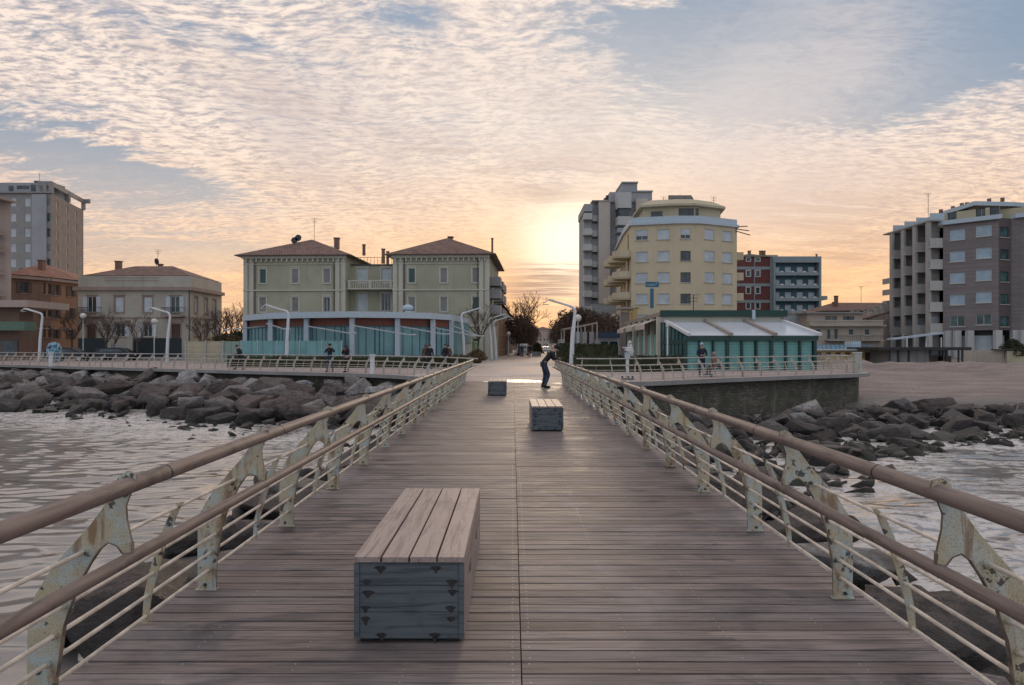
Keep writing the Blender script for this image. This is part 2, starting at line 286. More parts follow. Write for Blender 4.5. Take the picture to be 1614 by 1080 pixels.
# ------------------------------------------------------------------ mesh builder
WP = {}
class MB:
    def __init__(s): s.v = []; s.f = []; s.mi = []; s.sm = []; s.T = None
    def add(s, vs, fs, mi=0, smooth=False):
        o = len(s.v)
        for p in vs:
            p = Vector(p); s.v.append(s.T @ p if s.T is not None else p)
        for f in fs: s.f.append(tuple(i + o for i in f)); s.mi.append(mi); s.sm.append(smooth)
    def quad(s, a, b, c, d, mi=0): s.add((a, b, c, d), ((0, 1, 2, 3),), mi)
    def box(s, x0, x1, y0, y1, z0, z1, mi=0, rot=0, c=None):
        vs = [V(x, y, z) for z in (z0, z1) for y in (y0, y1) for x in (x0, x1)]
        if rot:
            cx, cy = c or ((x0 + x1) / 2, (y0 + y1) / 2); ca, sa = math.cos(rot), math.sin(rot)
            vs = [V(cx + (p.x - cx) * ca - (p.y - cy) * sa, cy + (p.x - cx) * sa + (p.y - cy) * ca, p.z) for p in vs]
        s.add(vs, ((0, 2, 3, 1), (4, 5, 7, 6), (0, 1, 5, 4), (2, 6, 7, 3), (0, 4, 6, 2), (1, 3, 7, 5)), mi)
    def beam(s, a, b, w, h=None, mi=0, up=(0, 0, 1)):
        a, b = Vector(a), Vector(b); h = h or w; t = (b - a).normalized(); up = Vector(up)
        if abs(t.dot(up)) > .98: up = V(0, 1, 0)
        r = t.cross(up).normalized(); u = r.cross(t)
        vs = [p + r * (i * w / 2) + u * (j * h / 2) for p in (a, b) for i, j in ((-1, -1), (1, -1), (1, 1), (-1, 1))]
        s.add(vs, ((0, 3, 2, 1), (4, 5, 6, 7), (0, 1, 5, 4), (1, 2, 6, 5), (2, 3, 7, 6), (3, 0, 4, 7)), mi)
    def tube(s, pts, r, seg=10, mi=0, caps=True, smooth=True):
        pts = [Vector(p) for p in pts]; n = len(pts); rr = r if isinstance(r, (list, tuple)) else [r] * n
        vs = []; ref = None
        for i, p in enumerate(pts):
            t = (pts[min(i + 1, n - 1)] - pts[max(i - 1, 0)]).normalized()
            if ref is None: ref = V(0, 0, 1) if abs(t.z) < .9 else V(0, 1, 0)
            a = t.cross(ref).normalized(); b = t.cross(a).normalized(); ref = a.cross(t) if abs(a.cross(t).dot(t)) < .5 else ref
            for k in range(seg):
                an = 2 * math.pi * k / seg; vs.append(p + a * (math.cos(an) * rr[i]) + b * (math.sin(an) * rr[i]))
        fs = [(i * seg + k, i * seg + (k + 1) % seg, (i + 1) * seg + (k + 1) % seg, (i + 1) * seg + k) for i in range(n - 1) for k in range(seg)]
        s.add(vs, fs, mi, smooth)
        if caps:
            s.add(vs[:seg], (tuple(range(seg - 1, -1, -1)),), mi); s.add(vs[-seg:], (tuple(range(seg)),), mi)
    def prism(s, poly, z0, z1, mi=0, mit=None):
        n = len(poly); vs = [V(p[0], p[1], z0) for p in poly] + [V(p[0], p[1], z1) for p in poly]
        s.add(vs, [(i, (i + 1) % n, n + (i + 1) % n, n + i) for i in range(n)], mi)
        s.add(vs[n:], (tuple(range(n)),), mi if mit is None else mit); s.add(vs[:n], (tuple(range(n - 1, -1, -1)),), mi)
    def ball(s, c, r, mi=0, seg=12, rings=8, sq=(1, 1, 1)):
        vs = []; c = Vector(c)
        for i in range(rings + 1):
            th = math.pi * i / rings
            for k in range(seg):
                a = 2 * math.pi * k / seg
                vs.append(c + V(math.sin(th) * math.cos(a) * r * sq[0], math.sin(th) * math.sin(a) * r * sq[1], math.cos(th) * r * sq[2]))
        s.add(vs, [(i * seg + k, (i + 1) * seg + k, (i + 1) * seg + (k + 1) % seg, i * seg + (k + 1) % seg) for i in range(rings) for k in range(seg)], mi, True)
    def hip(s, x0, x1, y0, y1, z, h, over=.6, mi=0, flat=.0):
        x0 -= over; x1 += over; y0 -= over; y1 += over; w = min(x1 - x0, y1 - y0) / 2 * (1 - flat)
        if (x1 - x0) >= (y1 - y0): r = (V(x0 + w, (y0 + y1) / 2, z + h), V(x1 - w, (y0 + y1) / 2, z + h))
        else: r = (V((x0 + x1) / 2, y0 + w, z + h), V((x0 + x1) / 2, y1 - w, z + h))
        a, b, c, d = V(x0, y0, z), V(x1, y0, z), V(x1, y1, z), V(x0, y1, z)
        if (x1 - x0) >= (y1 - y0): s.add((a, b, c, d, r[0], r[1]), ((0, 1, 5, 4), (1, 2, 5), (2, 3, 4, 5), (3, 0, 4)), mi)
        else: s.add((a, b, c, d, r[0], r[1]), ((0, 1, 4), (1, 2, 5, 4), (2, 3, 5), (3, 0, 4, 5)), mi)
    def mesh(s, name, mats, org=None):
        me = bpy.data.meshes.new(name); o = org or V(0, 0, 0)
        me.from_pydata([tuple(p - o) for p in s.v], [], s.f)
        for m in (mats if isinstance(mats, (list, tuple)) else [mats]): me.materials.append(m)
        me.polygons.foreach_set('material_index', s.mi); me.polygons.foreach_set('use_smooth', s.sm)
        bm = bmesh.new(); bm.from_mesh(me); bmesh.ops.recalc_face_normals(bm, faces=bm.faces) if len(s.f) < 60000 else None; bm.to_mesh(me); bm.free()
        return me
    def build(s, name, mats, parent=None, org=None, local=False):
        """world coordinates in; parent unrotated (or local=True: coordinates already in the parent's space)"""
        if local: o = bpy.data.objects.new(name, s.mesh(name, mats)); COL.objects.link(o); o.parent = parent; return o
        w = Vector(org) if org is not None else (WP[parent.name].copy() if parent else V(0, 0, 0))
        o = bpy.data.objects.new(name, s.mesh(name, mats, w)); COL.objects.link(o)
        o.location = w - (WP[parent.name] if parent else V(0, 0, 0)); o.parent = parent; WP[o.name] = w
        return o
def tag(o, label=None, cat=None, group=None, kind=None):
    if label: o['label'] = label
    if cat: o['category'] = cat
    if group: o['group'] = group
    if kind: o['kind'] = kind
    return o
def thing(name, loc, label, cat, group=None, rz=0):
    o = bpy.data.objects.new(name, None); COL.objects.link(o); o.location = loc; o.rotation_euler = (0, 0, rz); o.empty_display_size = .3
    WP[o.name] = Vector(loc); return tag(o, label, cat, group)
def copy_tree(o, parent=None):
    c = o.copy(); COL.objects.link(c); c.parent = parent
    for ch in o.children: copy_tree(ch, c)
    return c
def obj_at(name, me, parent, loc, rz=0):
    o = bpy.data.objects.new(name, me); COL.objects.link(o); o.parent = parent; o.location = loc; o.rotation_euler = (0, 0, rz); return o

# ------------------------------------------------------------------ boardwalk (structure)
CX = .045                       # the bridge's centre line
rnd = random.Random(4)
mb = MB(); y = -9.0; pitch = .131
while y < 33.6:
    for sgn in (-1, 1):
        z = -rnd.uniform(0, .0035); x0, x1 = (CX - 2.27, CX - .0035) if sgn < 0 else (CX + .0035, CX + 2.27)
        mb.box(x0, x1, y, y + pitch - .014, z - .035, z, 0)
        if y > 1.0:
            for ax in (.045, .60, 1.17, 1.76):
                if ax > .1 and rnd.random() > (.62 if 1.6 < y < 9 else .25) * (1 if ax != .6 or sgn > 0 else .6): continue
                for k in ((.032, .098) if y < 9 else (.06,)):
                    if rnd.random() < .12: continue
                    sx, sy = CX + sgn * ax + rnd.uniform(-.004, .004), y + k; r_ = .0046 if y < 9 else .006
                    mb.add([V(sx + r_ * math.cos(a * math.pi / 3), sy + r_ * math.sin(a * math.pi / 3), z + .0012) for a in range(6)], (tuple(range(6)),), 1)
    y += pitch
mb.box(CX - 2.2, CX + 2.2, -9, 33.5, -.12, -.06, 2)  # black sheet under the planks stands in for the shade in the gaps
for sgn in (-1, 1):
    mb.box(CX + sgn * 2.28 - .03, CX + sgn * 2.28 + .03, -9, 31.2, -.34, -.015, 3)
for k in range(-2, 14): mb.box(CX - 2.2, CX + 2.2, k * 2.4, k * 2.4 + .18, -.5, -.12, 3)
tag(mb.build('boardwalk', [M['deck'], M['screw'], M['black'], M['grey_metal']]), 'long grey timber boardwalk with screw rows leading to the town', kind='structure')

# ------------------------------------------------------------------ railings
PL = [(-.062, 0), (-.066, .2), (-.098, .42), (-.15, .578), (-.21, .69), (-.255, .758), (-.292, .787), (-.330, .772), (-.352, .742), (-.385, .722), (-.396, .728), (-.394, .787),
      (-.372, .886), (-.368, .947), (-.388, 1.0), (-.420, 1.045), (-.410, 1.088), (-.372, 1.10), (-.335, 1.075), (-.318, 1.01), (-.28, .955), (-.216, .868), (-.122, .762), (-.046, .677), (.03, .553), (.062, .467), (.065, .27), (.062, 0)]
RODS = [(-.19, .748), (-.098, .511), (-.061, .382), (-.03, .258), (-.018, .141)]
def post_mesh(detail=True):
    mb = MB(); n = len(PL); t = .007
    vs = [V(p[0], -t, p[1]) for p in PL] + [V(p[0], t, p[1]) for p in PL]
    mb.add(vs[:n], (tuple(range(n)),), 0); mb.add(vs[n:], (tuple(range(n - 1, -1, -1)),), 0)
    mb.add(vs, [(i, n + i, n + (i + 1) % n, (i + 1) % n) for i in range(n)], 1)
    if detail:
        for (a, b) in ((.012, .035), (-.012, .13), (.014, .14 + .08)):
            for s in (-1, 1): mb.tube([(a, s * t, b), (a, s * (t + .009), b)], .012, 6, 2)
        mb.box(-.068, .075, -.022, .022, 0.001, .007, 0)
        for (a, b) in RODS: mb.tube([(a - .0, -.03, b), (a, .03, b)], .017, 8, 0)
        for k in range(1, 11):
            a, b = PL[k], PL[k + 1]; mb.beam((a[0], 0, a[1]), (b[0], 0, b[1]), .004, .022, 1, (0, 1, 0))
    return mb
def stanch_mesh():
    mb = MB(); p = RODS
    pts = [(p[0][0] - .03, p[0][1] + .03), p[0], (-.14, .63), p[1], p[2], p[3], p[4], (-.016, .10)]; w = [.012, .02, .024, .024, .024, .02, .017, .012]
    for i in range(len(pts) - 1):
        a, b = pts[i], pts[i + 1]
        vs = [V(a[0] - w[i], s * .005, a[1]) for s in (-1, 1)] + [V(a[0] + w[i], s * .005, a[1]) for s in (-1, 1)] + [V(b[0] - w[i + 1], s * .005, b[1]) for s in (-1, 1)] + [V(b[0] + w[i + 1], s * .005, b[1]) for s in (-1, 1)]
        mb.add(vs, ((0, 2, 6, 4), (1, 5, 7, 3), (0, 4, 5, 1), (2, 3, 7, 6), (0, 1, 3, 2), (4, 6, 7, 5)), 0)
    return mb
def railing(root, path, posts, mats, z0=0.0, side=1, stan=True, detail=True, rail_r=.037, low=True, rail_mat='rail_wood', rod_r=.0105, rings=False):
    """path: base line as points (x,y); posts: arc lengths; side=+1: outward is to the right of travel"""
    pts = [Vector((p[0], p[1], 0)) for p in path]; L = [0]
    for a, b in zip(pts, pts[1:]): L.append(L[-1] + (b - a).length)
    def at(s):
        s = max(0, min(L[-1], s)); i = max(k for k in range(len(L) - 1) if L[k] <= s + 1e-9)
        t = (s - L[i]) / (L[i + 1] - L[i]); p = pts[i].lerp(pts[i + 1], t)
        e = .6; a = max(0, s - e); b = min(L[-1], s + e)
        def raw(q):
            i = max(k for k in range(len(L) - 1) if L[k] <= q + 1e-9); return pts[i].lerp(pts[i + 1], (q - L[i]) / (L[i + 1] - L[i]))
        d = (raw(b) - raw(a)).normalized(); o = V(d.y, -d.x, 0) * side
        return p, d, o
    base = WP[root.name]; N = max(2, int(L[-1] / .8)) if len(pts) > 2 else 1
    S = [L[-1] * k / N for k in range(N + 1)]
    def line(off, h): return [at(s)[0] + at(s)[2] * off + V(0, 0, z0 + h) for s in S]
    hr = MB(); hr.tube(line(-.385, 1.038), rail_r, 14 if detail else 8); hr.build('handrail', M[rail_mat], root)
    if rings:
        k = rings; mb = MB()
        while k < L[-1]:
            p, d, o = at(k); c = p + o * -.385 + V(0, 0, z0 + 1.038); mb.tube([c - d * .006, c + d * .006], rail_r + .0012, 14); k += 1.62 * 1.0
        mb.build('joint_ring', M['black'], root)
    if low: mb = MB(); mb.tube(line(-.382, .715), rail_r * .78, 12 if detail else 8); mb.build('lower_rail', M[rail_mat], root)
    for a, b in RODS: mb = MB(); mb.tube(line(a, b), rod_r, 8 if detail else 5); mb.build('rod', M[mats[2]], root)
    pm = post_mesh(detail).mesh('post', [M[mats[0]], M[mats[1]], M['bolt']]); sm = stanch_mesh().mesh('stanchion', M[mats[0]])
    for k, s in enumerate(posts):
        p, d, o = at(s); rz = math.atan2(o.y, o.x); obj_at('post', pm, root, p + V(0, 0, z0) - base, rz)
        if stan and k < len(posts) - 1:
            p, d, o = at((s + posts[k + 1]) / 2); obj_at('stanchion', sm, root, p + V(0, 0, z0) - base, math.atan2(o.y, o.x))
for (sx, y0, nm, lb) in ((1, 4.46, 0, 'rust-flecked pale green railing with brown handrails that the leaning person rests on'),
                         (-1, 4.62, 1, 'rust-flecked pale green railing with brown handrails beside the single near bench')):
    xb = CX + sx * 2.11; r = thing('bridge_railing', (xb, 0, 0), lb, 'railing')
    ps = []; yy = y0 - 1.62 * 7
    while yy < 30.3: ps.append(yy + 8.2); yy += 1.62
    path = [(xb, -8.2), (xb, 30.3)]
    if sx < 0: path = [(xb, -8.2), (xb, 29.0), (xb - .1, 30.3), (xb - .35, 30.9)]
    railing(r, path, ps, ('post', 'edge', 'rod'), side=sx, rings=3.3 + 8.2 - 1.62 * 6)
tag(next(o for o in bpy.data.objects if o.name.startswith('bridge_railing')))

# ------------------------------------------------------------------ benches
def make_bench():
    r = thing('bench', (0, 0, 0), 'x', 'bench', 'slatted timber box benches down the middle of the boardwalk'); W, Lb, H = .61, 1.8, .484; rd = random.Random(8)
    pw = (W - .004 - 3 * .012) / 4
    for k in range(4):
        mb = MB(); x0 = .002 + k * (pw + .012)
        mb.box(x0, x0 + pw, -.008, Lb + .008, H - .03, H - rd.uniform(0, .002))
        for yy in (.06, .55, 1.03, 1.45, 1.74):
            for q in (.22, .78):
                c = V(x0 + pw * q, yy, H + .0008); mb.add([c + V(.007 * math.cos(a), .007 * math.sin(a), 0) for a in (0, 1.05, 2.1, 3.14, 4.2, 5.24)], (tuple(range(6)),), 1)
        mb.build('top_plank', [M['bench_top'], M['screw']], r)
    zb = [.03, .178, .326, .452]
    for yy, sg in ((0, 1), (Lb, -1)):
        for i in range(3):
            mb = MB(); y0, y1 = sorted((yy + sg * .004, yy + sg * .03)); mb.box(.031, W - .031, y0, y1, zb[i], zb[i + 1] - .004)
            if sg > 0:
                for (px_, pz) in ([(.15, .42), (.45, .42), (.07, .345), (.54, .345)] if i == 2 else [(.07, .285), (.54, .29), (.07, .20), (.54, .20)] if i == 1 else [(.07, .14), (.54, .14), (.15, .05), (.45, .05)]):
                    n = 22; c = V(px_ + rd.uniform(-.008, .008), .0025, pz); vs = []; k_ = rd.uniform(.62, 1.15); q_ = rd.uniform(.4, 1.3)
                    for a in range(n):
                        an = 2 * math.pi * a / n; rr = .021 * (1 + rd.uniform(-.3, .35)); ca_ = math.cos(an); dx = ca_ * .034 * k_ * rd.uniform(.8, 1.15); dz = .011 * math.sin(an) if math.sin(an) > 0 else -.009 * abs(math.sin(an)) - .030 * q_ * math.exp(-(ca_ * 2.6) ** 2) * rd.uniform(.7, 1.2)
                        vs.append(c + V(dx, 0, dz))
                    mb.add(vs, (tuple(range(n)),), 1)
                    mb.tube([c, c + V(0, -.003, 0)], .007, 6, 2)
            mb.build('end_board', [M['bench_end_shade'], M['stain'], M['bolt']], r)
    for xx in (0, W - .029):
        for i in range(3): mb = MB(); mb.box(xx, xx + .029, -.004, -.0005, zb[i], zb[i + 1] - .004); mb.build('end_shade_strip', M['bench_end_shade'], r)  # strips added over the brown side-board ends to colour them as shaded
    for xx, sg in ((0, 1), (W, -1)):
        for i in range(3):
            x0, x1 = sorted((xx, xx + sg * .029)); mb = MB()
            z0, z1 = zb[i], zb[i + 1] - .004
            if i == 1:
                for (a, b) in ((0, .42), (.62, 1.12), (1.32, Lb)): mb.box(x0, x1, a, b, z0, z1)
                for (a, b) in ((.42, .62), (1.12, 1.32)): mb.box(x0, x1, a, b, z0, z0 + .03); mb.box(x0, x1, a, b, z1 - .03, z1)
            else: mb.box(x0, x1, 0, Lb, z0, z1)
            mb.build('side_board', M['bench_side'], r)
    mb = MB(); mb.box(.06, W - .06, .05, Lb - .05, .0, .44); mb.box(.03, .10, .035, .12, 0, .44); mb.box(W - .10, W - .03, .035, .12, 0, .44); mb.build('black_core', M['black'], r)  # solid black block behind the boards and slots, plus two corner posts
    return r
b0 = make_bench(); b0.location = (-.877, 3.775, 0); b0['label'] = 'nearest slatted timber box bench, left of the deck seam, with end boards shaded dark blue-grey'
b1 = copy_tree(b0); b1.location = (.367, 13.15, 0); b1['label'] = 'middle slatted timber box bench, the only one right of the deck seam'
b2 = copy_tree(b0); b2.location = (-.815, 22.5, 0); b2['label'] = 'farthest and smallest slatted timber box bench, beside the bright metal threshold'

# ------------------------------------------------------------------ promenade, street, ground, beach, sea (structure)
LE = [(-400, 330), (-90, 88), (-60, 68), (-42.6, 58.4), (-34, 53.6), (-26.8, 49.8), (-20, 46), (-14.7, 43.2), (-10.3, 41), (-7.4, 39.1), (-5.15, 36.5), (-3.6, 33.8), (-2.55, 31.6)]
RE = [(2.65, 31.2), (3.7, 30.8), (5.1, 30.9), (6.6, 31.5), (9.4, 33.6), (13.1, 35.9), (16.3, 37.9), (19.8, 39.7), (21.6, 41.0), (22.1, 43), (22.4, 60), (24, 92)]
def smooth(P, n=2):
    for _ in range(n):
        Q = [P[0]]
        for a, b in zip(P, P[1:]): Q += [(a[0] * .75 + b[0] * .25, a[1] * .75 + b[1] * .25), (a[0] * .25 + b[0] * .75, a[1] * .25 + b[1] * .75)]
        P = Q + [P[-1]]
    return P
def offset(P, d):
    out = []
    for i, p in enumerate(P):
        a, b = P[max(i - 1, 0)], P[min(i + 1, len(P) - 1)]; t = Vector((b[0] - a[0], b[1] - a[1])).normalized(); out.append((p[0] - t.y * d, p[1] + t.x * d))
    return out
LEs, REs = smooth(LE, 2), smooth(RE, 1)
def paving(name, c, c2, w=.6, h=.3, rough=.7):
    m, g, b = new_mat(name); p = pos(g)
    br = g.n('ShaderNodeTexBrick', {'Vector': p, 'Color1': (*c, 1), 'Color2': (*c2, 1), 'Mortar': (*sc(c, .45), 1), 'Scale': 1.0, 'Mortar Size': .012, 'Brick Width': w, 'Row Height': h})
    n = g.noise(p, .25, 5, .65); n2 = g.noise(g.map(p, scale=(.5, 2, 1)), 1.0, 5, .6)
    col = g.mix(g.ss(n, .35, .65, 0, .3), br.outputs[0], sc(c, .7)); col = g.mix(g.ss(n2, .5, .7, 0, .35), col, sc(c2, 1.3))
    setb(g, b, col=col, rough=rough, spec=.45); return m
M['pave'] = paving('promenade_paving', (.33, .26, .25), (.38, .31, .29))
M['pave_pale'] = paving('pale_stone_paving', (.44, .38, .35), (.49, .43, .40), 1.2, .6, .85)
M['pave_street'] = paving('street_paving', (.36, .27, .25), (.31, .24, .23), .4, .2)
M['concrete'] = plaster('concrete', (.27, .262, .255), .12, .3)
M['asphalt'] = plain('asphalt', (.07, .07, .072), .85, 0, .2, 2)
out_poly = LEs + REs + [(24, 60 + 30), (24, 130), (-400, 360)]
mb = MB(); mb.prism([(p[0], p[1]) for p in out_poly], -.20, 0.0, 1, 0)
tag(mb.build('promenade', [M['pave'], M['concrete']]), kind='structure')
# pale kerb strip along the edge, 4 mm proud
for E, s in ((LEs[4:], 1), (REs[:-2], 1)):
    a, b = offset(E, .06), offset(E, .55); mb = MB()
    for i in range(len(E) - 1): mb.quad(V(*a[i], .006), V(*a[i + 1], .006), V(*b[i + 1], .006), V(*b[i], .006))
    tag(mb.build('kerb_strip', M['pave_pale']), kind='structure')
# the retaining wall set back under the slab
def wallmat():
    m, g, b = new_mat('old_sea_wall'); p = pos(g); s = g.n('ShaderNodeSeparateXYZ', {0: p}).outputs
    v = g.xyz(g.m('ADD', s[0], g.m('MULTIPLY', s[1], .6)), s[2], 0.0)
    br = g.n('ShaderNodeTexBrick', {'Vector': g.n('ShaderNodeVectorMath', {0: v, 1: g.n('ShaderNodeVectorMath', {0: g.n('ShaderNodeTexNoise', {'Vector': p, 'Scale': 2.0, 'Detail': 4.0}).outputs[1], 3: .35}, operation='SCALE').outputs[0]}, operation='ADD').outputs[0], 'Color1': (.075, .07, .052, 1), 'Color2': (.15, .135, .11, 1), 'Mortar': (.05, .05, .04, 1), 'Scale': 1.0, 'Mortar Size': .014, 'Brick Width': .42, 'Row Height': .15})
    n = g.noise(p, 1.1, 6, .68, .5); n2 = g.noise(g.map(p, scale=(2, 2, .4)), 1.0, 5, .65)
    col = g.mix(g.ss(n, .42, .62, 0, .7), br.outputs[0], (.05, .055, .035)); col = g.mix(g.ss(n2, .55, .7, 0, .6), col, (.20, .18, .15))
    setb(g, b, col=col, rough=.85, normal=bump(g, g.m('ADD', br.outputs[1], n), .6, .05)); return m
M['seawall'] = wallmat()
for E, lo in ((LEs[4:-1], -2.4), (REs[1:], -2.4)):
    a = offset(E, .6); mb = MB()
    for i in range(len(a) - 1):
        mb.quad(V(*a[i], lo), V(*a[i + 1], lo), V(*a[i + 1], -.19), V(*a[i], -.19))
    w = mb.build('sea_wall', M['seawall']); tag(w, 'dark mossy stone retaining wall under the ' + ('promenade slab behind the long left boulder slope' if E is not REs[1:] and E[0][0] < -3 else 'right promenade below the teal shutters'), 'sea wall')
# thresholds and bands on the plaza at the end of the boardwalk
mb = MB(); n = 24
top = [V(CX + math.cos(math.pi * k / n) * 1.42, 31.0 + math.sin(math.pi * k / n) * 2.0, .008) for k in range(n + 1)]
bot = [V(CX + math.cos(math.pi * k / n) * 1.42, 30.95 - math.sin(math.pi * k / n) * .35, .008) for k in range(n + 1)]
for k in range(n): mb.quad(bot[k], top[k], top[k + 1], bot[k + 1])
M['steelplate'] = plain('bright_threshold_plate', (.66, .60, .52), .42, .6, .1, 2)
tag(mb.build('threshold_plate', M['steelplate']), 'bright lens-shaped metal plate set in the walkway by the farthest bench', 'plate')
mb = MB(); mb.quad(V(-5.5, 36.6, .005), V(4.5, 36.6, .005), V(4.5, 39.4, .005), V(-5.6, 39.4, .005)); tag(mb.build('paving_band', M['pave_pale']), kind='structure')
mb = MB(); mb.quad(V(-9.0, 55, .005), V(9.5, 57, .005), V(10.5, 66, .005), V(-8, 64, .005)); tag(mb.build('paving_band', M['pave_pale']), kind='structure')
sd = V(math.sin(R(2.5)), math.cos(R(2.5)), 0)
mb = MB(); a = V(3.05, 64, .004); b_ = a + sd * 420; nx = V(sd.y, -sd.x, 0)
mb.quad(a - nx * 5.5, a + nx * 5.5, b_ + nx * 5, b_ - nx * 5); tag(mb.build('street', M['pave_street']), kind='structure')
mb = MB(); mb.add([V(-3500, 3500, -.02), V(-3500, 1500, -.02), V(-380, 345, -.02), V(-95, 125, -.02), V(0, 100, -.02), V(23.5, 92.5, -.02), V(400, 92.5, -.02), V(3500, 92.5, -.02), V(3500, 3500, -.02)], (tuple(range(9)),))
tag(mb.build('town_ground', M['asphalt']), kind='structure')

def sandmat():
    m, g, b = new_mat('beach_sand'); p = pos(g); z = g.n('ShaderNodeSeparateXYZ', {0: p}).outputs[2]
    n = g.noise(g.map(p, scale=(.25, .9, 1)), 1.0, 6, .6, .5); n2 = g.noise(p, 5, 5, .65)
    col = g.mix(g.ss(n, .35, .65), (.25, .20, .18), (.37, .305, .275)); col = g.mix(g.ss(n2, .48, .64, 0, .6), col, (.17, .135, .125))
    w = g.ss(g.m('ADD', z, g.m('MULTIPLY', n, .35)), -1.25, -1.65); col = g.mix(w, col, (.15, .135, .13))
    setb(g, b, col=col, rough=g.lin(w, 0, 1, .95, .3), normal=bump(g, g.m('ADD', n2, g.noise(g.map(p, scale=(.7, 6, 1)), 1.0, 4)), 1.0, .16)); return m
M['sand'] = sandmat()
mb = MB(); nx_, ny_ = 120, 90
def sandz(x, y):
    t = max(0, min(1, (y - 36) / 26)); z = -2.35 + 1.5 * t ** .55 + .15 * max(0, min(1, (y - 60) / 30))
    if y > 55:
        k = math.exp(-((y - 66 - 2 * math.sin(x * .21)) / 4.2) ** 2)
        z += k * (.78 + .42 * noise.noise(V(x * .28, y * .25, 0)) + .22 * noise.noise(V(x * .9, y * .8, 3)) + .1 * noise.noise(V(x * 2.3, y * 2, 3)))
    if y > 82: z = z + (-.03 - z) * min(1, (y - 82) / 8)
    return z + .05 * noise.noise(V(x * .6, y * .9, 5))
xs = [14 + 1.0 * i if i < 60 else 74 + (i - 60) ** 1.7 * 1.2 for i in range(nx_)]; ys = [30 + .72 * j for j in range(ny_)]
mb.add([V(x, y, sandz(x, y)) for y in ys for x in xs], [(j * nx_ + i, j * nx_ + i + 1, (j + 1) * nx_ + i + 1, (j + 1) * nx_ + i) for j in range(ny_ - 1) for i in range(nx_ - 1)], 0, True)
tag(mb.build('beach', M['sand']), kind='structure')

SEA = -2.1
def watermat():
    m, g, b = new_mat('sea_water'); p = pos(g); s = g.n('ShaderNodeSeparateXYZ', {0: p}).outputs
    h1 = g.noise(g.map(p, scale=(1.6, 4.2, 1), rot=(0, 0, R(9))), 1.0, 3, .55, .3); h3 = g.noise(g.map(p, scale=(6, 11, 1)), 1.0, 3, .6)
    lo = g.noise(g.map(p, scale=(.22, .34, 1)), 1.0, 4, .6)
    h = add(g.m('MULTIPLY', h1, 1.0), g.m('MULTIPLY', h3, .22))
    shL = g.ss(g.m('ADD', g.m('ADD', s[1], g.m('MULTIPLY', s[0], .46)), g.m('MULTIPLY', g.m('SUBTRACT', lo, .5), 9)), 17.5, 24)
    right = g.ss(s[0], 3, 6); shR = g.m('MULTIPLY', right, g.ss(g.noise(g.map(p, scale=(.16, .30, 1), rot=(0, 0, R(25))), 1.0, 5, .62, 1.6), .38, .52))
    lace = g.ss(g.noise(g.map(p, scale=(2.6, 4.6, 1)), 1.0, 7, .72, .7), .41, .55)
    left = g.ss(s[0], -3, -4)
    foam = g.m('MULTIPLY', g.m('MAXIMUM', g.m('MULTIPLY', shL, g.m('MULTIPLY', left, .8)), g.m('MULTIPLY', shR, .85)), lace)
    col = g.mix(foam, g.mix(g.ss(lo, .35, .65), (.20, .18, .162), (.27, .245, .225)), (.62, .59, .58))
    setb(g, b, col=col, rough=g.lin(foam, 0, 1, .07, .6), spec=.9, normal=bump(g, h, 1.0, .16)); b.inputs['IOR'].default_value = 1.6
    return m
M['water'] = watermat()
mb = MB()
xs = [-2500, -600, -200, -100, -60, -48] + [-36 + .17 * i for i in range(389)] + [32, 40, 60, 120, 300, 900, 2500]; ys = [-2500, -500, -100, -30, -8, -2] + [1 + .105 * j for j in range(340)] + [38, 42, 46, 52, 60, 80, 200, 600]
def seaz(x, y):
    if abs(x) > 37 or y < 0 or y > 37.5: return SEA
    a = .030 * noise.noise(V(x * .33 + y * .1, y * .7, 0)) + .034 * (1 - 2.6 * abs(noise.noise(V(x * .75 + y * .12, y * 1.9 - x * .2, 4)))) + .020 * noise.noise(V(x * 1.9, y * 3.6 + x * .5, 8))
    if x > 3: a += .20 * max(0, noise.noise(V(x * .13 + 4, y * .30 - x * .12, 9))) ** 1.2
    return SEA + a
nx_, ny_ = len(xs), len(ys)
mb.add([V(x, y, seaz(x, y)) for y in ys for x in xs], [(j * nx_ + i, j * nx_ + i + 1, (j + 1) * nx_ + i + 1, (j + 1) * nx_ + i) for j in range(ny_ - 1) for i in range(nx_ - 1)], 0, True)
tag(mb.build('sea_water', M['water']), kind='structure')

# ================================================================== town
M['shutter_pale'] = ribbed('pale_roller_shutter', (.50, .56, .60), .07, 2, .3)
M['shutter_blue'] = ribbed('bluish_roller_shutter', (.36, .47, .56), .07, 2, .25)
M['louvre_white'] = ribbed('white_louvre', (.55, .62, .66), .06, 2, .35)
M['louvre_brown'] = ribbed('brown_louvre', (.10, .065, .05), .06, 2, .5)
M['louvre_green'] = ribbed('dark_green_louvre', (.06, .11, .10), .06, 2, .5)
M['louvre_grey'] = ribbed('grey_louvre', (.24, .24, .23), .06, 2, .4)
M['glass'] = glass('window_glass'); M['glass_teal'] = glass('teal_window_glass', (.04, .085, .085), .2)
M['frame_w'] = plain('white_frame', (.55, .55, .53), .6, 0, .06); M['frame_d'] = plain('dark_frame', (.06, .06, .06), .5)
M['frame_b'] = plain('brown_frame', (.12, .07, .05), .6); M['sill'] = plain('stone_sill', (.42, .40, .37), .8)
M['roof_tile'] = tiles('roof_tile', (.20, .12, .095)); M['roof_red'] = tiles('red_roof_tile', (.27, .125, .085))
M['gutter'] = plain('gutter_metal', (.13, .085, .07), .5, .3)
WC = {}
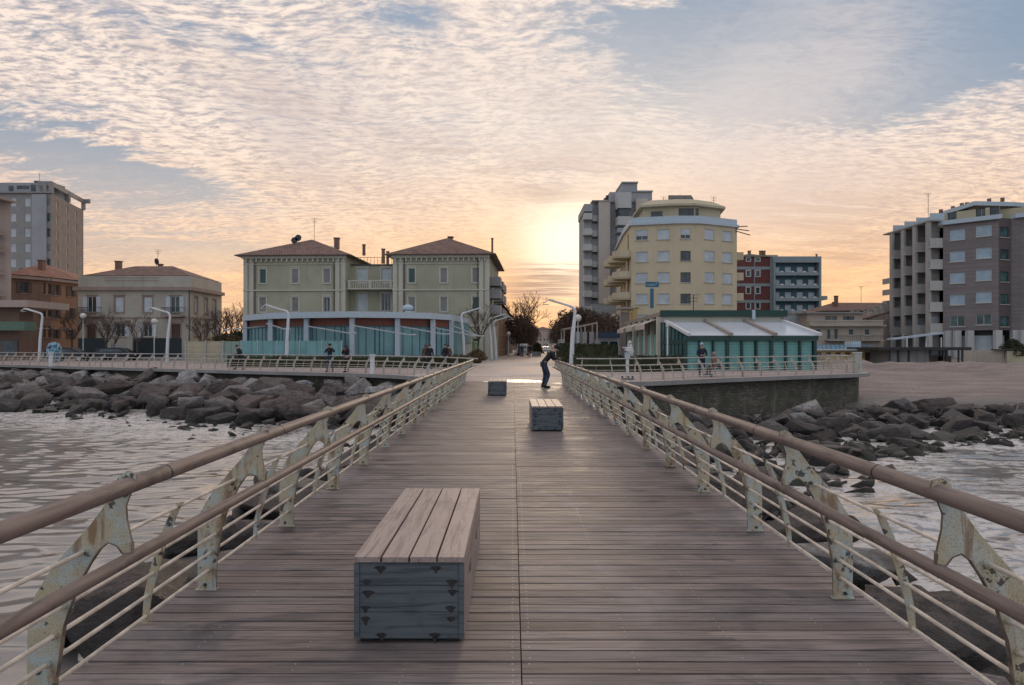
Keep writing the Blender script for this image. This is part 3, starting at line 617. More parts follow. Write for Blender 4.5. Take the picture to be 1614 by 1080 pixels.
def win(parent, O, u, u0, u1, v0, v1, frame='frame_w', fill=('pane', 'glass'), sill=None, trim=None, leaves=None, mull=1, part='window', dep=.16, half=None):
    w, h = round(u1 - u0, 2), round(v1 - v0, 2); key = (w, h, frame, fill, sill, trim, leaves, mull, dep, half)
    if key not in WC:
        d = {}; mb = MB(); t = min(.07, w * .09)
        mb.box(0, t, dep - .07, dep, 0, h); mb.box(w - t, w, dep - .07, dep, 0, h); mb.box(t, w - t, dep - .07, dep, 0, t); mb.box(t, w - t, dep - .07, dep, h - t, h)
        if fill[0] == 'pane':
            for k in range(1, mull + 1): mb.box(w * k / (mull + 1) - t * .5, w * k / (mull + 1) + t * .5, dep - .065, dep - .003, t, h - t)
        d['frame'] = mb.mesh(part, M[frame])
        mb = MB(); mb.box(t * .5, w - t * .5, dep - .03, dep + .03, t * .5, h - t * .5); d[fill[0]] = mb.mesh(fill[0], M[fill[1]])
        if half: mb = MB(); mb.box(t, w - t, dep - .10, dep - .035, h * (1 - half[0]), h - .01); d['roller_shutter'] = mb.mesh('roller_shutter', M[half[1]])
        if sill: mb = MB(); mb.box(-.1, w + .1, -.10, dep, -.1, -.003); d['sill'] = mb.mesh('sill', M[sill])
        if trim:
            b = .16; mb = MB(); mb.box(-b, -.002, -.05, .01, -.0, h + b); mb.box(w + .002, w + b, -.05, .01, 0, h + b); mb.box(-.002, w + .002, -.05, .01, h + .002, h + b); mb.box(-b - .06, w + b + .06, -.11, .01, h + b, h + b + .08); d['trim'] = mb.mesh('trim', M[trim])
        if leaves: mb = MB(); mb.box(-w * .5, -.02, -.09, -.055, .02, h - .02); d['shutter_leaf'] = mb.mesh('shutter_leaf', M[leaves]); mb = MB(); mb.box(w + .02, w * 1.5, -.09, -.055, .02, h - .02); d['shutter_leaf2'] = mb.mesh('shutter_leaf', M[leaves])
        WC[key] = d
    d = WC[key]; b = WP[parent.name]; rz = math.atan2(u.y, u.x)
    o = obj_at(part, d['frame'], parent, Vector(O) + u * u0 + V(0, 0, v0) - b, rz)
    for k, me in d.items():
        if k != 'frame': obj_at(k.rstrip('2'), me, o, (0, 0, 0))
    return o
def facade(mb, parent, O, u, W, H, ops=(), dep=.22, mi=0, z0=0):
    """wall face from O along unit u with real openings; ops: (u0,u1,v0,v1,dict or None)"""
    O = Vector(O); u = Vector(u).normalized(); n = V(u.y, -u.x, 0)
    us = sorted({0.0, W} | {o[0] for o in ops} | {o[1] for o in ops}); vs = sorted({z0 * 1.0, H} | {o[2] for o in ops} | {o[3] for o in ops})
    P = lambda a, b, c=0: O + u * a + V(0, 0, b) - n * c
    for i in range(len(us) - 1):
        for j in range(len(vs) - 1):
            cu, cv = (us[i] + us[i + 1]) / 2, (vs[j] + vs[j + 1]) / 2
            if any(o[0] < cu < o[1] and o[2] < cv < o[3] for o in ops): continue
            mb.quad(P(us[i], vs[j]), P(us[i + 1], vs[j]), P(us[i + 1], vs[j + 1]), P(us[i], vs[j + 1]), mi)
    for o in ops:
        a, b, c, d = o[:4]
        mb.quad(P(a, c), P(a, d), P(a, d, dep), P(a, c, dep), mi); mb.quad(P(b, c), P(b, d), P(b, d, dep), P(b, c, dep), mi)
        mb.quad(P(a, c), P(b, c), P(b, c, dep), P(a, c, dep), mi); mb.quad(P(a, d), P(b, d), P(b, d, dep), P(a, d, dep), mi)
        mb.quad(P(a, c, dep), P(b, c, dep), P(b, d, dep), P(a, d, dep), mi)
        if len(o) > 4 and o[4] is not None: win(parent, O, u, a, b, c, d, **o[4])
def ring(cs): return [(Vector(cs[i]), Vector(cs[(i + 1) % len(cs)])) for i in range(len(cs))]
def body(name, parent, corners, H, ops, mats, mi=0, roof=True, z0=0, skip=()):
    """closed wall ring from ground corners (counter-clockwise seen from above, front edge first)"""
    mb = MB()
    for k, (a, b) in enumerate(ring([V(c[0], c[1], 0) for c in corners])):
        if k in skip: continue
        facade(mb, parent, a, (b - a).normalized(), (b - a).length, H, ops.get(k, ()), mi=mi, z0=z0)
    if roof: mb.add([V(c[0], c[1], H) for c in corners], (tuple(range(len(corners))),), mi)
    return mb.build(name, mats, parent)
def rows(us, w, v0s, h, spec): return [(u, u + w, v, v + h, spec) for u in us for v in v0s]
def part(name, parent, mat, *boxes, rot=0, c=None):
    mb = MB()
    for b in boxes: mb.box(*b, rot=rot, c=c)
    return mb.build(name, M[mat] if isinstance(mat, str) else mat, parent)
def chimney(parent, x, y, z, w=.5, h=1.0, mat='chim'):
    mb = MB(); mb.box(x - w / 2, x + w / 2, y - w / 2, y + w / 2, z - .8, z + h); mb.box(x - w * .65, x + w * .65, y - w * .65, y + w * .65, z + h, z + h + .12); return mb.build('chimney', M[mat], parent)
def antenna(parent, x, y, z, h=2.5):
    mb = MB(); mb.tube([(x, y, z), (x, y, z + h)], .035, 5)
    for k in range(3): mb.tube([(x - .5 + .1 * k, y, z + h - .25 * k), (x + .5 - .1 * k, y, z + h - .25 * k)], .02, 4)
    return mb.build('antenna', M['darksteel'], parent)
M['chim'] = plaster('chimney_brick', (.22, .13, .10))

# ---- green two-wing villa behind the teal pavilion --------------------------------
M['green_wall'] = plaster('sage_green_plaster', (.37, .36, .265), .10, .2); M['cream_trim'] = plaster('cream_trim', (.50, .48, .40), .06, .15)
rot = -R(2.5); D0 = 80.0; bx, by = X(384, 81.5), 81.5
t = thing('two_wing_villa', (bx, by, 0), 'sage green villa of two tile-roofed wings joined by a lower middle with balustrade', 'villa')
u = V(math.cos(rot), math.sin(rot), 0); w_ = V(-u.y, u.x, 0)
def L(a, b, z=0): return V(bx, by, z) + u * a + w_ * b
def Lx(px):      # distance along the facade line that shows at photo column px
    k = (px - 808) / F; return (k * by - bx) / (u.x - k * u.y)
eave = Z(402, 80.5)
wl = 1.0; SH = dict(frame='frame_w', fill=('shutter', 'louvre_green'), sill='cream_trim', trim='cream_trim', mull=0)
SH2 = dict(frame='frame_w', fill=('pane', 'glass'), sill='cream_trim', trim='cream_trim', mull=1)
SH3 = dict(frame='frame_w', fill=('shutter', 'louvre_grey'), sill='cream_trim', trim='cream_trim', mull=0)
zt, zb_ = Z(446, 80.5), Z(491.5, 80.5); wh = 1.75
rw = random.Random(3)
def wops(pxs, w=.82, specs=(SH, SH2, SH3)):
    o = []
    for i, p in enumerate(pxs):
        a = Lx(p) - w / 2
        for j, v in enumerate((zt, zb_)): o.append((a, a + w, v, v + wh, specs[(i * 2 + j * 2 + (i + j) // 2) % 3]))
        o.append((a, a + w, .9, 2.5, SH))
    return o
aL, bL, aM, bM, aR, bR = 0, Lx(545), Lx(545), Lx(619), Lx(619), Lx(771)
def shift(ops, s): return [(o[0] - s, o[1] - s) + o[2:] for o in ops]
body('wall', t, [L(aL, 0), L(bL, 0), L(bL, 17), L(aL, 17)], eave, {0: wops((414, 465, 515)), 1: [(2, 2.9, zt, zt + wh, SH)], 3: [(3, 3.9, zt, zt + wh, SH), (9, 9.9, zt, zt + wh, SH), (3, 3.9, zb_, zb_ + wh, SH)]}, M['green_wall'])
body('wall', t, [L(aR, 0), L(bR, 0), L(bR, 17), L(aR, 17)], eave, {0: shift(wops((649, 699.5, 750), specs=(SH, SH, SH3)), aR), 1: [(q, q + .9, z, z + 1.9, SH3) for q in (3, 7, 11) for z in (zt, zb_)]}, M['green_wall'])
mz = Z(419, 83)
DR = dict(frame='frame_w', fill=('shutter', 'louvre_white'), trim='cream_trim', mull=0); DR2 = dict(frame='frame_w', fill=('pane', 'glass'), trim='cream_trim', mull=2)
mo = []
for p in (564, 602.5):
    a = Lx(p) - aM - .55; mo += [(a, a + 1.15, Z(447.5, 83), Z(423.5, 83), DR), (a, a + 1.15, Z(490.5, 83), Z(463, 83), DR2 if p > 600 else DR)]
body('wall', t, [L(aM, 1.9), L(bM, 1.9), L(bM, 14), L(aM, 14)], mz, {0: mo}, M['green_wall'])
# middle loggia balcony with balustrade, terrace rail, corner pilasters, string courses
mb = MB(); T0 = Matrix.Translation(V(bx, by, 0)) @ Matrix.Rotation(rot, 4, 'Z'); mb.T = T0
z0_ = Z(456, 81); mb.box(aM + .05, bM - .05, .3, 1.88, z0_, z0_ + .18); mb.box(aM + .05, bM - .05, .3, .5, z0_ + .95, z0_ + 1.1)
k = aM + .25
while k < bM - .2: mb.tube([(k, .4, z0_ + .18), (k, .4, z0_ + .4), (k, .4, z0_ + .95)], [.05, .09, .05], 6); k += .27
for k in (aM + .3, (aM + bM) / 2, bM - .3): mb.box(k - .14, k + .14, .27, .53, z0_ + .18, z0_ + .96)
mb.build('balustrade', M['cream_trim'], t)
mb = MB(); mb.T = T0; k = aM + .4
mb.box(aM + .1, bM - .1, 1.75, 2.1, mz, mz + .14)
while k < bM: mb.tube([(k, 2, mz), (k, 2, mz + 1)], .022, 4); k += .42
mb.tube([(aM, 2, mz + 1), (bM, 2, mz + 1)], .03, 5); mb.build('terrace_rail', M['darksteel'], t)
mb = MB(); mb.T = T0
for a in (aL, bL - 1.25, aR, bR - 1.2):
    mb.box(a + .02, a + .5, -.10, -.002, 0, eave - .35); mb.box(a + .75, a + 1.22, -.10, -.002, 0, eave - .35)
for (a, b) in ((aL, bL), (aR, bR)):
    mb.box(a - .02, b + .02, -.16, -.003, Z(458, 80.5), Z(456, 80.5)); mb.box(a - .02, b + .02, -.14, -.003, 3.9, 4.1)
    mb.box(a - .1, b + .1, -.35, -.004, eave - .35, eave - .02); mb.box(a - .02, b + .02, -.12, -.003, eave - 1.05, eave - .95)
    k = a + .3
    while k < b: mb.box(k, k + .16, -.3, -.003, eave - .75, eave - .355); k += .62
mb.build('trim_band', M['cream_trim'], t)
for (a, b, pk) in ((aL, bL, Z(379, 88)), (aR, bR, Z(379, 88))):
    mb = MB(); mb.T = T0; mb.hip(a, b, 0, 17, eave + .02, pk - eave, .85, 0); mb.box(a - .8, b + .8, -.8, 17.8, eave - .05, eave + .01, 1); rf = mb.build('roof', [M['roof_tile'], M['gutter']], t)
    mb = MB(); mb.T = T0
    for q in (.27, .52, .74):
        yy = 4.2; zz_ = eave + .02 + (pk - eave) * (yy + .85) / (17 + 1.7) * 2; c = a + (b - a) * q
        mb.add([V(c - .75, yy - .25, zz_ - .13), V(c + .45, yy - .25, zz_ - .13), V(c + .45, yy + .35, zz_ + .2), V(c - .75, yy + .35, zz_ + .2)], ((0, 1, 2, 3),))
    sky_w = mb.build('skylight', M['frame_w'], rf)
cc = [chimney(t, *L(Lx(495) , 9)[:2], Z(381, 89), .6, .55), chimney(t, *L(Lx(532), 12)[:2], Z(392, 92), .35, .6), chimney(t, *L(Lx(694), 9)[:2], Z(381, 89), .6, .6), chimney(t, *L(Lx(770), 6)[:2], Z(394, 86), .25, 1.4), chimney(t, *L(Lx(567), 12)[:2], Z(405, 92), .4, 1.1), chimney(t, *L(Lx(575), 12)[:2], Z(408, 92), .35, 1.0)]
antenna(t, *L(Lx(469), 6)[:2], Z(383, 87), 3.2)
mb = MB()
for (p, q) in ((464, 379), (470, 375)): c = V(X(p, 85), 85, Z(q, 85)); mb.tube([c, c + V(0, .06, 0)], [.42, .30], 10); mb.tube([c, c - V(0, 0, .9)], .03, 4)
mb.build('satellite_dish', M['darksteel'], t)
for q in (2.5, 8.5, 13.5):       # balconies on the street side
    for z in (zt - .1, zb_ - .1, zt + 3.0 if False else zt - 1.6):
        mb = MB(); mb.T = T0; mb.box(bR + .004, bR + 1.25, q - 1.5, q + 1.5, z - .16, z); mb.box(bR + 1.18, bR + 1.25, q - 1.5, q + 1.5, z, z + .9); mb.box(bR + .004, bR + 1.2, q - 1.5, q - 1.43, z, z + .9); mb.build('balcony', M['concrete'], t)
mb = MB(); mb.T = T0
for a in (aL + 1.4, bL - 1.4, aR + 1.4, bR - 1.35): mb.tube([(a, -.08, .1), (a, -.08, eave - .4)], .06, 6)
mb.build('downpipe', M['gutter'], t)

# ---- teal pavilion (curved restaurant) --------------------------------------------
M['teal_glass'] = plain('teal_screen', (.15, .29, .31), .32, 0, .18, .5, .02); M['teal_dark'] = plain('teal_seam', (.03, .10, .12), .4)
M['teal_fence'] = ribbed('teal_windbreak', (.18, .37, .38), .9, 0, .35); M['brown_panel'] = ribbed('brown_fascia_panel', (.19, .06, .035), .45, 0, .25)
M['bluewhite'] = plain('pale_blue_paint', (.42, .50, .56), .5, 0, .08)
cxs = [(386, 65.5), (426, 61), (482.5, 59.2), (554.5, 58), (626, 59), (682, 61), (711, 64)]
pc = [V(X(p, d), d, 0) for p, d in cxs]
t = thing('pavilion', pc[3], 'curved flat-roofed seafront pavilion with pale blue fascia, brown band and teal screens', 'restaurant')
ht = 4.55
back_ = [V(pc[-1].x + 1, 74, 0), V(pc[0].x - 1, 74, 0)]
mb = MB(); mb.prism([(p.x, p.y) for p in [V(p.x, p.y - .5, 0) for p in pc] + back_], ht - .52, ht); mb.build('roof_fascia', M['bluewhite'], t)
inner = [V(p.x, p.y + .55, 0) for p in pc]
for i, (a, b) in enumerate(zip(inner, inner[1:])):
    d = (b - a).normalized(); n = V(d.y, -d.x, 0)
    mb = MB(); mb.add([a + V(0, 0, 3.35), b + V(0, 0, 3.35), b + V(0, 0, ht - .5), a + V(0, 0, ht - .5)], ((0, 1, 2, 3),)); mb.build('fascia_panel', M['brown_panel'], t)
    W = (b - a).length; mb = MB(); mb.add([a, b, b + V(0, 0, 3.35), a + V(0, 0, 3.35)], ((0, 1, 2, 3),)); k = .45; rr = random.Random(i)
    while k < W - .1: p = a + d * k + n * .03; mb.beam(p + V(0, 0, .1), p + V(0, 0, 3.3), rr.choice((.03, .05, .11)), .05, 1); k += rr.choice((.38, .62, .9, .75))
    mb.beam(a + V(0, 0, 3.33) + n * .04, b + V(0, 0, 3.33) + n * .04, .12, .08, 1); mb.build('screen_wall', [M['teal_glass'], M['teal_dark']], t)
for (a, b) in ((pc[-1], back_[0]), (back_[0], back_[1]), (back_[1], pc[0])):
    mb = MB(); mb.quad(a + V(0, .5, 0), b + V(0, .5, 0), b + V(0, .5, ht - .5), a + V(0, .5, ht - .5)); mb.build('rear_wall', M['teal_glass'], t)
for i, p in enumerate(pc):
    mb = MB(); mb.box(p.x - .20, p.x + .20, p.y - .02, p.y + .5, 0, ht - .53); mb.build('column', M['bluewhite'], t)
for (pa, qa, pb, qb, da) in ((420, 510, 448, 519, 57.5), (484, 514, 552, 525.5, 56.5), (556, 513, 646, 528, 56), (626, 513.5, 700, 527, 57), (683, 516, 745, 529, 58), (712, 513, 754, 530, 60), (418, 514, 372, 518.5, 60), (408, 516, 352, 520, 61)):
    a = V(X(pa, da + 1.5), da + 1.5, Z(qa, da + 1.5)); b = V(X(pb, da - 2), da - 2, Z(qb, da - 2))
    mb = MB(); mb.beam(a, b, .07, .09); mb.tube([b - V(.06, 0, 0), b + V(.5, 0, 0)], .07, 6); mb.build('awning_arm', M['grey_metal'], t)
mb = MB(); c = V(X(643, 62), 62, ht); mb.tube([c, c + V(0, 0, .25)], .3, 10); mb.ball(c + V(0, 0, .55), .42, 0, 12, 6, (1.2, 1, .7)); mb.build('roof_vent', M['bluewhite'], t)
# windbreak fence of teal sheets in front, beige site panels on its left
t = thing('windbreak_fence', (X(383, 56.5), 56.5, 0), 'plain teal sheet fence standing in front of the left half of the pavilion', 'fence')
ps = [X(384, 57), X(410, 57), X(440, 57), X(475, 57), X(510, 57), X(541, 57)]
for a, b in zip(ps, ps[1:]):
    mb = MB(); mb.box(a + .03, b - .03, 56.5, 56.56, .05, 2.05); mb.build('panel', M['teal_fence'], t)
mb = MB()
for a in ps: mb.box(a - .03, a + .028, 56.45, 56.6, 0, 2.1)
mb.build('post', M['bluewhite'], t)
M['site_beige'] = ribbed('beige_sheet', (.42, .37, .26), .5, 2, .2)
t = thing('hoarding', (X(293, 66), 66, 0), 'low beige panel hoarding between the pale villa and the teal fence', 'hoarding')
for i, (a, b, m_) in enumerate(((293, 324, 'site_beige'), (325, 351, 'site_beige'), (353, 383, 'green_pale'))):
    if m_ == 'green_pale': M['green_pale'] = ribbed('pale_green_sheet', (.27, .36, .30), .8, 0, .3)
    mb = MB(); mb.box(X(a, 66), X(b, 66), 66, 66.12, .12, Z(538, 66)); mb.build('panel', M[m_], t)
part('frame', t, 'grey_metal', *[(X(a, 66) - .05, X(a, 66) + .05, 65.9, 66.2, 0, Z(537, 66)) for a in (292.6, 324.5, 352, 383.4)])

# ---- pale villa on the left --------------------------------------------------------
M['grey_wall'] = plaster('warm_grey_plaster', (.43, .41, .355), .1, .25); M['stone_trim'] = plaster('brown_stone_trim', (.32, .25, .21), .08, .2)
d = 88.0; x0, x1 = X(123, d), X(300.5, d); y1 = 97.4
t = thing('pale_villa', ((x0 + x1) / 2, d, 0), 'two-storey warm grey villa with low tiled hip roof and parapet behind the dark fence', 'villa')
H = Z(452, d)
WS = dict(frame='stone_trim', fill=('shutter', 'louvre_white'), sill='stone_trim', trim='stone_trim', mull=0)
WO = dict(frame='frame_w', fill=('pane', 'glass'), sill='stone_trim', trim='stone_trim', leaves='louvre_white', mull=1)
WD = dict(frame='frame_b', fill=('door_leaf', 'louvre_brown'), trim='stone_trim', mull=0, part='door')
Xa = lambda p: X(p, d) - x0
fo = []
for p, k in ((145, 'O'), (188, 'S'), (233, 'S'), (276, 'O')):
    a = Xa(p) - .58
    fo.append((a, a + 1.15, Z(492.5, d), Z(467.5, d), WO if k == 'O' else WS))
for p, k in ((144, 'D'), (190, 'O'), (233, 'O'), (277.5, 'D')):
    a = Xa(p) - .58
    fo.append((a, a + 1.15, .3 if k == 'D' else Z(531, d), Z(511, d), WD if k == 'D' else WO))
so_ = [(q, q + .9, Z(492.5, d), Z(467.5, d), WS) for q in (1.1, 4.0, 6.6)] + [(q, q + .9, Z(530, d), Z(511, d), WS) for q in (1.1, 4.0, 6.6)]
body('wall', t, [(x0, d), (x1, d), (x1, y1), (x0, y1)], H, {0: fo, 1: so_}, M['grey_wall'])
part('cornice', t, 'stone_trim', (x0 - .45, x1 + .45, d - .45, d - .003, H - .5, H - .05), (x1 + .003, x1 + .45, d - .01, y1, H - .5, H - .05)); part('string_course', t, 'stone_trim', (x0 - .1, x1 + .1, d - .1, d - .002, Z(501.5, d), Z(500, d)), (x1 + .002, x1 + .1, d, y1, Z(501.5, d), Z(500, d)))
part('parapet', t, 'grey_wall', (x0, x1, d + .02, d + .4, H, Z(435, d)), (x1 - .4, x1 - .02, d + .42, y1, H, Z(435, d)), (x0 + .02, x0 + .4, d + .42, y1, H, Z(435, d)))
part('panel_relief', t, 'stone_trim', (Xa(165) + x0, Xa(250) + x0, d - .03, d + .018, Z(442.5, d), Z(442.0, d)), (Xa(165) + x0, Xa(250) + x0, d - .03, d + .018, Z(438, d), Z(437.5, d)))
mb = MB(); zr = Z(434, d); mb.hip(x0 + .5, x1 - .5, d + .6, y1 - .4, zr, Z(420, 93) - zr, .3); rf = mb.build('roof', M['roof_tile'], t)
chimney(t, X(187, 93), 93, Z(428, 93), .65, 1.3); chimney(t, X(253, 94), 94, Z(421, 94), .5, .3)
antenna(t, X(249, 95), 95, Z(419, 95), 2.2)
mb = MB(); c = V(X(247, 94.5), 94.5, Z(412.5, 94.5)); mb.tube([c, c + V(.04, .08, .02)], [.48, .35], 10); mb.tube([c, c - V(0, 0, 1)], .03, 4); mb.build('satellite_dish', M['darksteel'], t)
for p in (145, 276):
    a = X(p, d); zf = Z(497.5, d); mb = MB(); mb.box(a - 1.3, a + 1.3, d - 1.15, d - .003, zf - .2, zf); bl = mb.build('balcony', M['stone_trim'], t)
    mb = MB(); k = a - 1.25
    while k < a + 1.26: mb.box(k - .012, k + .012, d - 1.12, d - 1.09, zf, zf + .95); k += .12
    mb.box(a - 1.28, a + 1.28, d - 1.13, d - 1.08, zf + .95, zf + 1.0); mb.box(a - 1.28, a - 1.24, d - 1.1, d - .01, zf + .95, zf + 1); mb.box(a + 1.24, a + 1.28, d - 1.1, d - .01, zf + .95, zf + 1); mb.build('railing', M['darksteel'], bl)
mb = MB(); mb.tube([(x1 - .15, d - .1, 0), (x1 - .15, d - .1, H - .5)], .06, 6); mb.build('downpipe', M['gutter'], t)
# dark garden fence with brick piers
t = thing('garden_fence', (X(120, 76), 76, 0), 'long dark green screened fence in front of the pale villa', 'fence')
M['fence_dark'] = plain('dark_screen', (.012, .022, .025), .7)
part('screen', t, 'fence_dark', (X(123, 76), X(172, 76), 76, 76.06, .4, Z(533, 76)), (X(208, 76), X(286, 76), 76, 76.06, .4, Z(533, 76)))
part('base_wall', t, 'concrete', (X(120, 76), X(173, 76), 75.9, 76.2, 0, .4), (X(207, 76), X(290, 76), 75.9, 76.2, 0, .4))
part('gate', t, 'grey_metal', *[(X(173, 76) + .14 * i + .02, X(173, 76) + .14 * i + .06, 76, 76.05, .1, 1.9) for i in range(17)])
for p in (173, 206): part('pier', t, 'grey_wall', (X(p, 76) - .3, X(p, 76) + .3, 75.7, 76.3, 0, Z(534, 76)))

# ---- orange-brown building ----------------------------------------------------------
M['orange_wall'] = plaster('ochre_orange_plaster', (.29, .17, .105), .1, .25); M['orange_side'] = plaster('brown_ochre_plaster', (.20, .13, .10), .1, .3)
d = 97.0; t = thing('ochre_building', (X(72, d), d, 0), 'ochre orange three-storey building with brown shutters and red tiled roof', 'building')
c0, c1, c2 = (X(12, 93), 93.0), (X(72, d), d), (X(127, 103), 103.0)
bk = (c2[0] - 2, 116.0); bl_ = (c0[0] - 2, 112)
H = Z(437, d)
WB = dict(frame='frame_b', fill=('pane', 'glass'), sill='stone_trim', leaves='louvre_brown', mull=1); WB2 = dict(frame='frame_b', fill=('shutter', 'louvre_brown'), sill='stone_trim', mull=0)
l1 = math.dist(c0, c1); l2 = math.dist(c1, c2)
ops0 = [(q, q + .95, z, z + 1.6, WB2 if (i + j) % 2 else WB) for i, q in enumerate((1.5, 4.4)) for j, z in enumerate((Z(464, d), Z(500, d), Z(532, d)))]
ops1 = [(q, q + .85, z, z + 1.55, WB) for q in (.9 + .35, 3.9) for z in (Z(464, d), Z(501, d), Z(534, d))]
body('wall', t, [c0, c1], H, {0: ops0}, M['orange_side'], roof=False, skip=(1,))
mbody = body('wall', t, [c1, c2, bk, bl_, c0], H, {0: ops1}, M['orange_wall'], skip=(4,))
def along(a, b, q0, q1, out, z0, z1, mb, mi=0):
    a, b = V(*a[:2], 0), V(*b[:2], 0); dd = (b - a).normalized(); n = V(dd.y, -dd.x, 0)
    p = [a + dd * q0 + n * .003, a + dd * q1 + n * .003, a + dd * q1 + n * out, a + dd * q0 + n * out]
    mb.add([q + V(0, 0, z) for z in (z0, z1) for q in p], ((0, 3, 2, 1), (4, 5, 6, 7), (0, 1, 5, 4), (1, 2, 6, 5), (2, 3, 7, 6), (3, 0, 4, 7)), mi)
mb = MB(); along(c0, c1, 0, l1 + .4, .5, H - .5, H - .1, mb); along(c1, c2, .51, l2 + .3, .5, H - .5, H - .1, mb)
mb.build('cornice', M['stone_trim'], t)
for z in (4.0, 7.3): mb = MB(); along(c0, c1, 0, l1, .08, z, z + .18, mb); along(c1, c2, .0, l2, .08, z, z + .18, mb); mb.build('string_course', M['stone_trim'], t)
mb = MB(); cs = [V(*c0, H), V(*c1, H), V(*c2, H), V(*bk, H), V(*bl_, H)]; ce = V(X(60, 103), 104, H); ap = ce + V(0, 0, Z(414, 103) - H)
cs = [p + (p - ce).normalized() * .7 for p in cs]; mb.add(cs + [ap], [(i, (i + 1) % 5, 5) for i in range(5)]); mb.build('roof', M['roof_red'], t)
part('attic', t, 'orange_side', (X(30, 103), X(66, 103), 103, 105, H, Z(423, 103))); chimney(t, X(66, 100), 100, Z(421, 100), .7, .9)

# ---- grey tower at the left -----------------------------------------------------------
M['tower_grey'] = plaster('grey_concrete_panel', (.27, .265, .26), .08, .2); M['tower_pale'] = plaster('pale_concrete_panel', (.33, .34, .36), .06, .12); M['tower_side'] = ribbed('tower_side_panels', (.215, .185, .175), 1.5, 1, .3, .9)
d = 130.0; xa, xb, xc = X(-40, d), X(81, d), None; xr = X(131.5, 146)
t = thing('grey_tower_block', (X(50, d), d, 0), 'tall grey concrete apartment tower with open roof frame behind the ochre building', 'apartment tower')
H = Z(305, d); st = 24.0 * d / F
WT = dict(frame='frame_d', fill=('pane', 'glass_teal'), mull=1); WTp = dict(frame='frame_w', fill=('shutter', 'shutter_pale'), mull=0); WTg = dict(frame='frame_w', fill=('shutter', 'louvre_grey'), mull=0)
o0 = []
for k in range(10):
    z = H - .9 - st * k - 1.55
    if z < 1: break
    for j, p in enumerate((10, 20.5, 43, 83 - 4)):
        a = X(p, d) - xa - (.5 if j != 3 else 1.0); o0.append((a, a + 1.1, z, z + 1.6, (WTg, WTp, WTp, WT)[(j + (k % 3 == 0)) % 4] if j != 2 else WTp))
sx = xr - xb; ls = math.hypot(sx, 16); o1 = [(q, q + .9, H - .9 - st * k - 1.55, H - .9 - st * k, WTg) for k in range(9) for q in (2.3, 7.2, 12)]
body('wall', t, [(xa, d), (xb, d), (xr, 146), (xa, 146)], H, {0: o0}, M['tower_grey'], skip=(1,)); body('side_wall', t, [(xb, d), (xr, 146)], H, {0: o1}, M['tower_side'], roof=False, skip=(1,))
part('blank_panel', t, 'tower_pale', (X(52, d), X(79 - 4.5, d), d - .35, d - .003, 0, H - .2))
part('parapet_band', t, 'tower_grey', (xa, xb, d - .5, d - .004, H, H + .25))
mb = MB(); HH = Z(287, d); mb.box(xa, X(60, d), d + .5, d + 9, H + .01, HH); mb.build('penthouse', M['tower_pale'], t)
mb = MB()
for (a, b) in (((X(60, d), d), (xb, d)), ((xb, d), (xr, 146)), ((xr, 146), (X(60, d), 146))): mb.beam(V(*a, HH - .3), V(*b, HH - .3), .3, .9)
for q in ((X(72, d), d), (xb, d), (xb * .5 + xr * .5, 138), (xr, 146)): mb.box(q[0] - .3, q[0] + .3, q[1] - .3, q[1] + .3, H, HH - .2)
mb.build('roof_frame', M['tower_grey'], t)
part('roof_plant', t, 'darksteel', (X(18, d), X(22, d), d + 2, d + 3, HH, HH + .3), (X(42, d), X(52, d), d + 2, d + 4, HH, Z(281, d)), (X(57, d), X(70, d), d + 3, d + 6, HH, Z(283, d)))
part('ribbon_window', t, 'glass', (X(11, d), X(18, d), d + .42, d + .497, HH - 1.6, HH - .6), (X(24, d), X(43, d), d + .42, d + .497, HH - 1.2, HH - .6), (X(46, d), X(53, d), d + .42, d + .497, HH - 1.9, HH - .4))
antenna(t, X(45, d), d + 3, Z(281, d), 1.8)

# ---- pink-beige building cut by the left frame edge ----------------------------------
M['pink_wall'] = plaster('pinkish_beige_plaster', (.42, .33, .285), .08, .2)
d = 78.0; xr = X(17.5, d); t = thing('beach_hotel', (xr - 8, d, 0), 'pinkish beige building with balconies and a green awning band, cut off by the picture edge', 'building')
H = Z(319, d); WP_ = dict(frame='frame_w', fill=('pane', 'glass_teal'), sill='sill', mull=1)
body('wall', t, [(xr - 22, d - 2), (xr, d), (X(16, d + 14), d + 14), (xr - 32, d + 14)], H, {0: [(19.0, 20.6, Z(y_, d), Z(y_, d) + 1.5, WP_) for y_ in (366, 392, 428, 462)], 1: [(3, 4, 10, 11.6, WP_), (8, 9, 10, 11.6, WP_), (3, 4, 6.5, 8.1, WP_)]}, M['pink_wall'])
part('roof_slab', t, 'stone_trim', (xr - 22.3, xr + .2, d - 2.3, d + .6, H + .003, H + .25))
for y_ in (372, 398, 433, 467): mb = MB(); z = Z(y_, d); mb.box(xr - 4.5, xr - .5, d - 1.6, d - .3, z, z + .12); mb.box(xr - 4.5, xr - .5, d - 1.6, d - 1.5, z + .12, z + .95); mb.build('balcony', M['pink_wall'], t)
mb = MB(); xr2 = X(43, 74); mb.box(xr - 22, xr2, 74, d + 3, Z(484, 74), Z(473, 74)); mb.build('canopy', M['pink_wall'], t)
part('ground_floor', t, 'orange_side', (xr - 22, X(30, 75.5), 75.5, d - .3, 0, Z(484.5, 74)))
M['awn_green'] = plain('green_awning', (.11, .17, .13), .8)
mb = MB(); mb.box(xr - 22, xr2, 73.6, 75.4, Z(521, 74), Z(507, 74)); mb.build('awning', M['awn_green'], t)
part('shop_window', t, 'glass', (X(2, 75.4), X(28, 75.4), 75.36, 75.44, .6, 2.2))

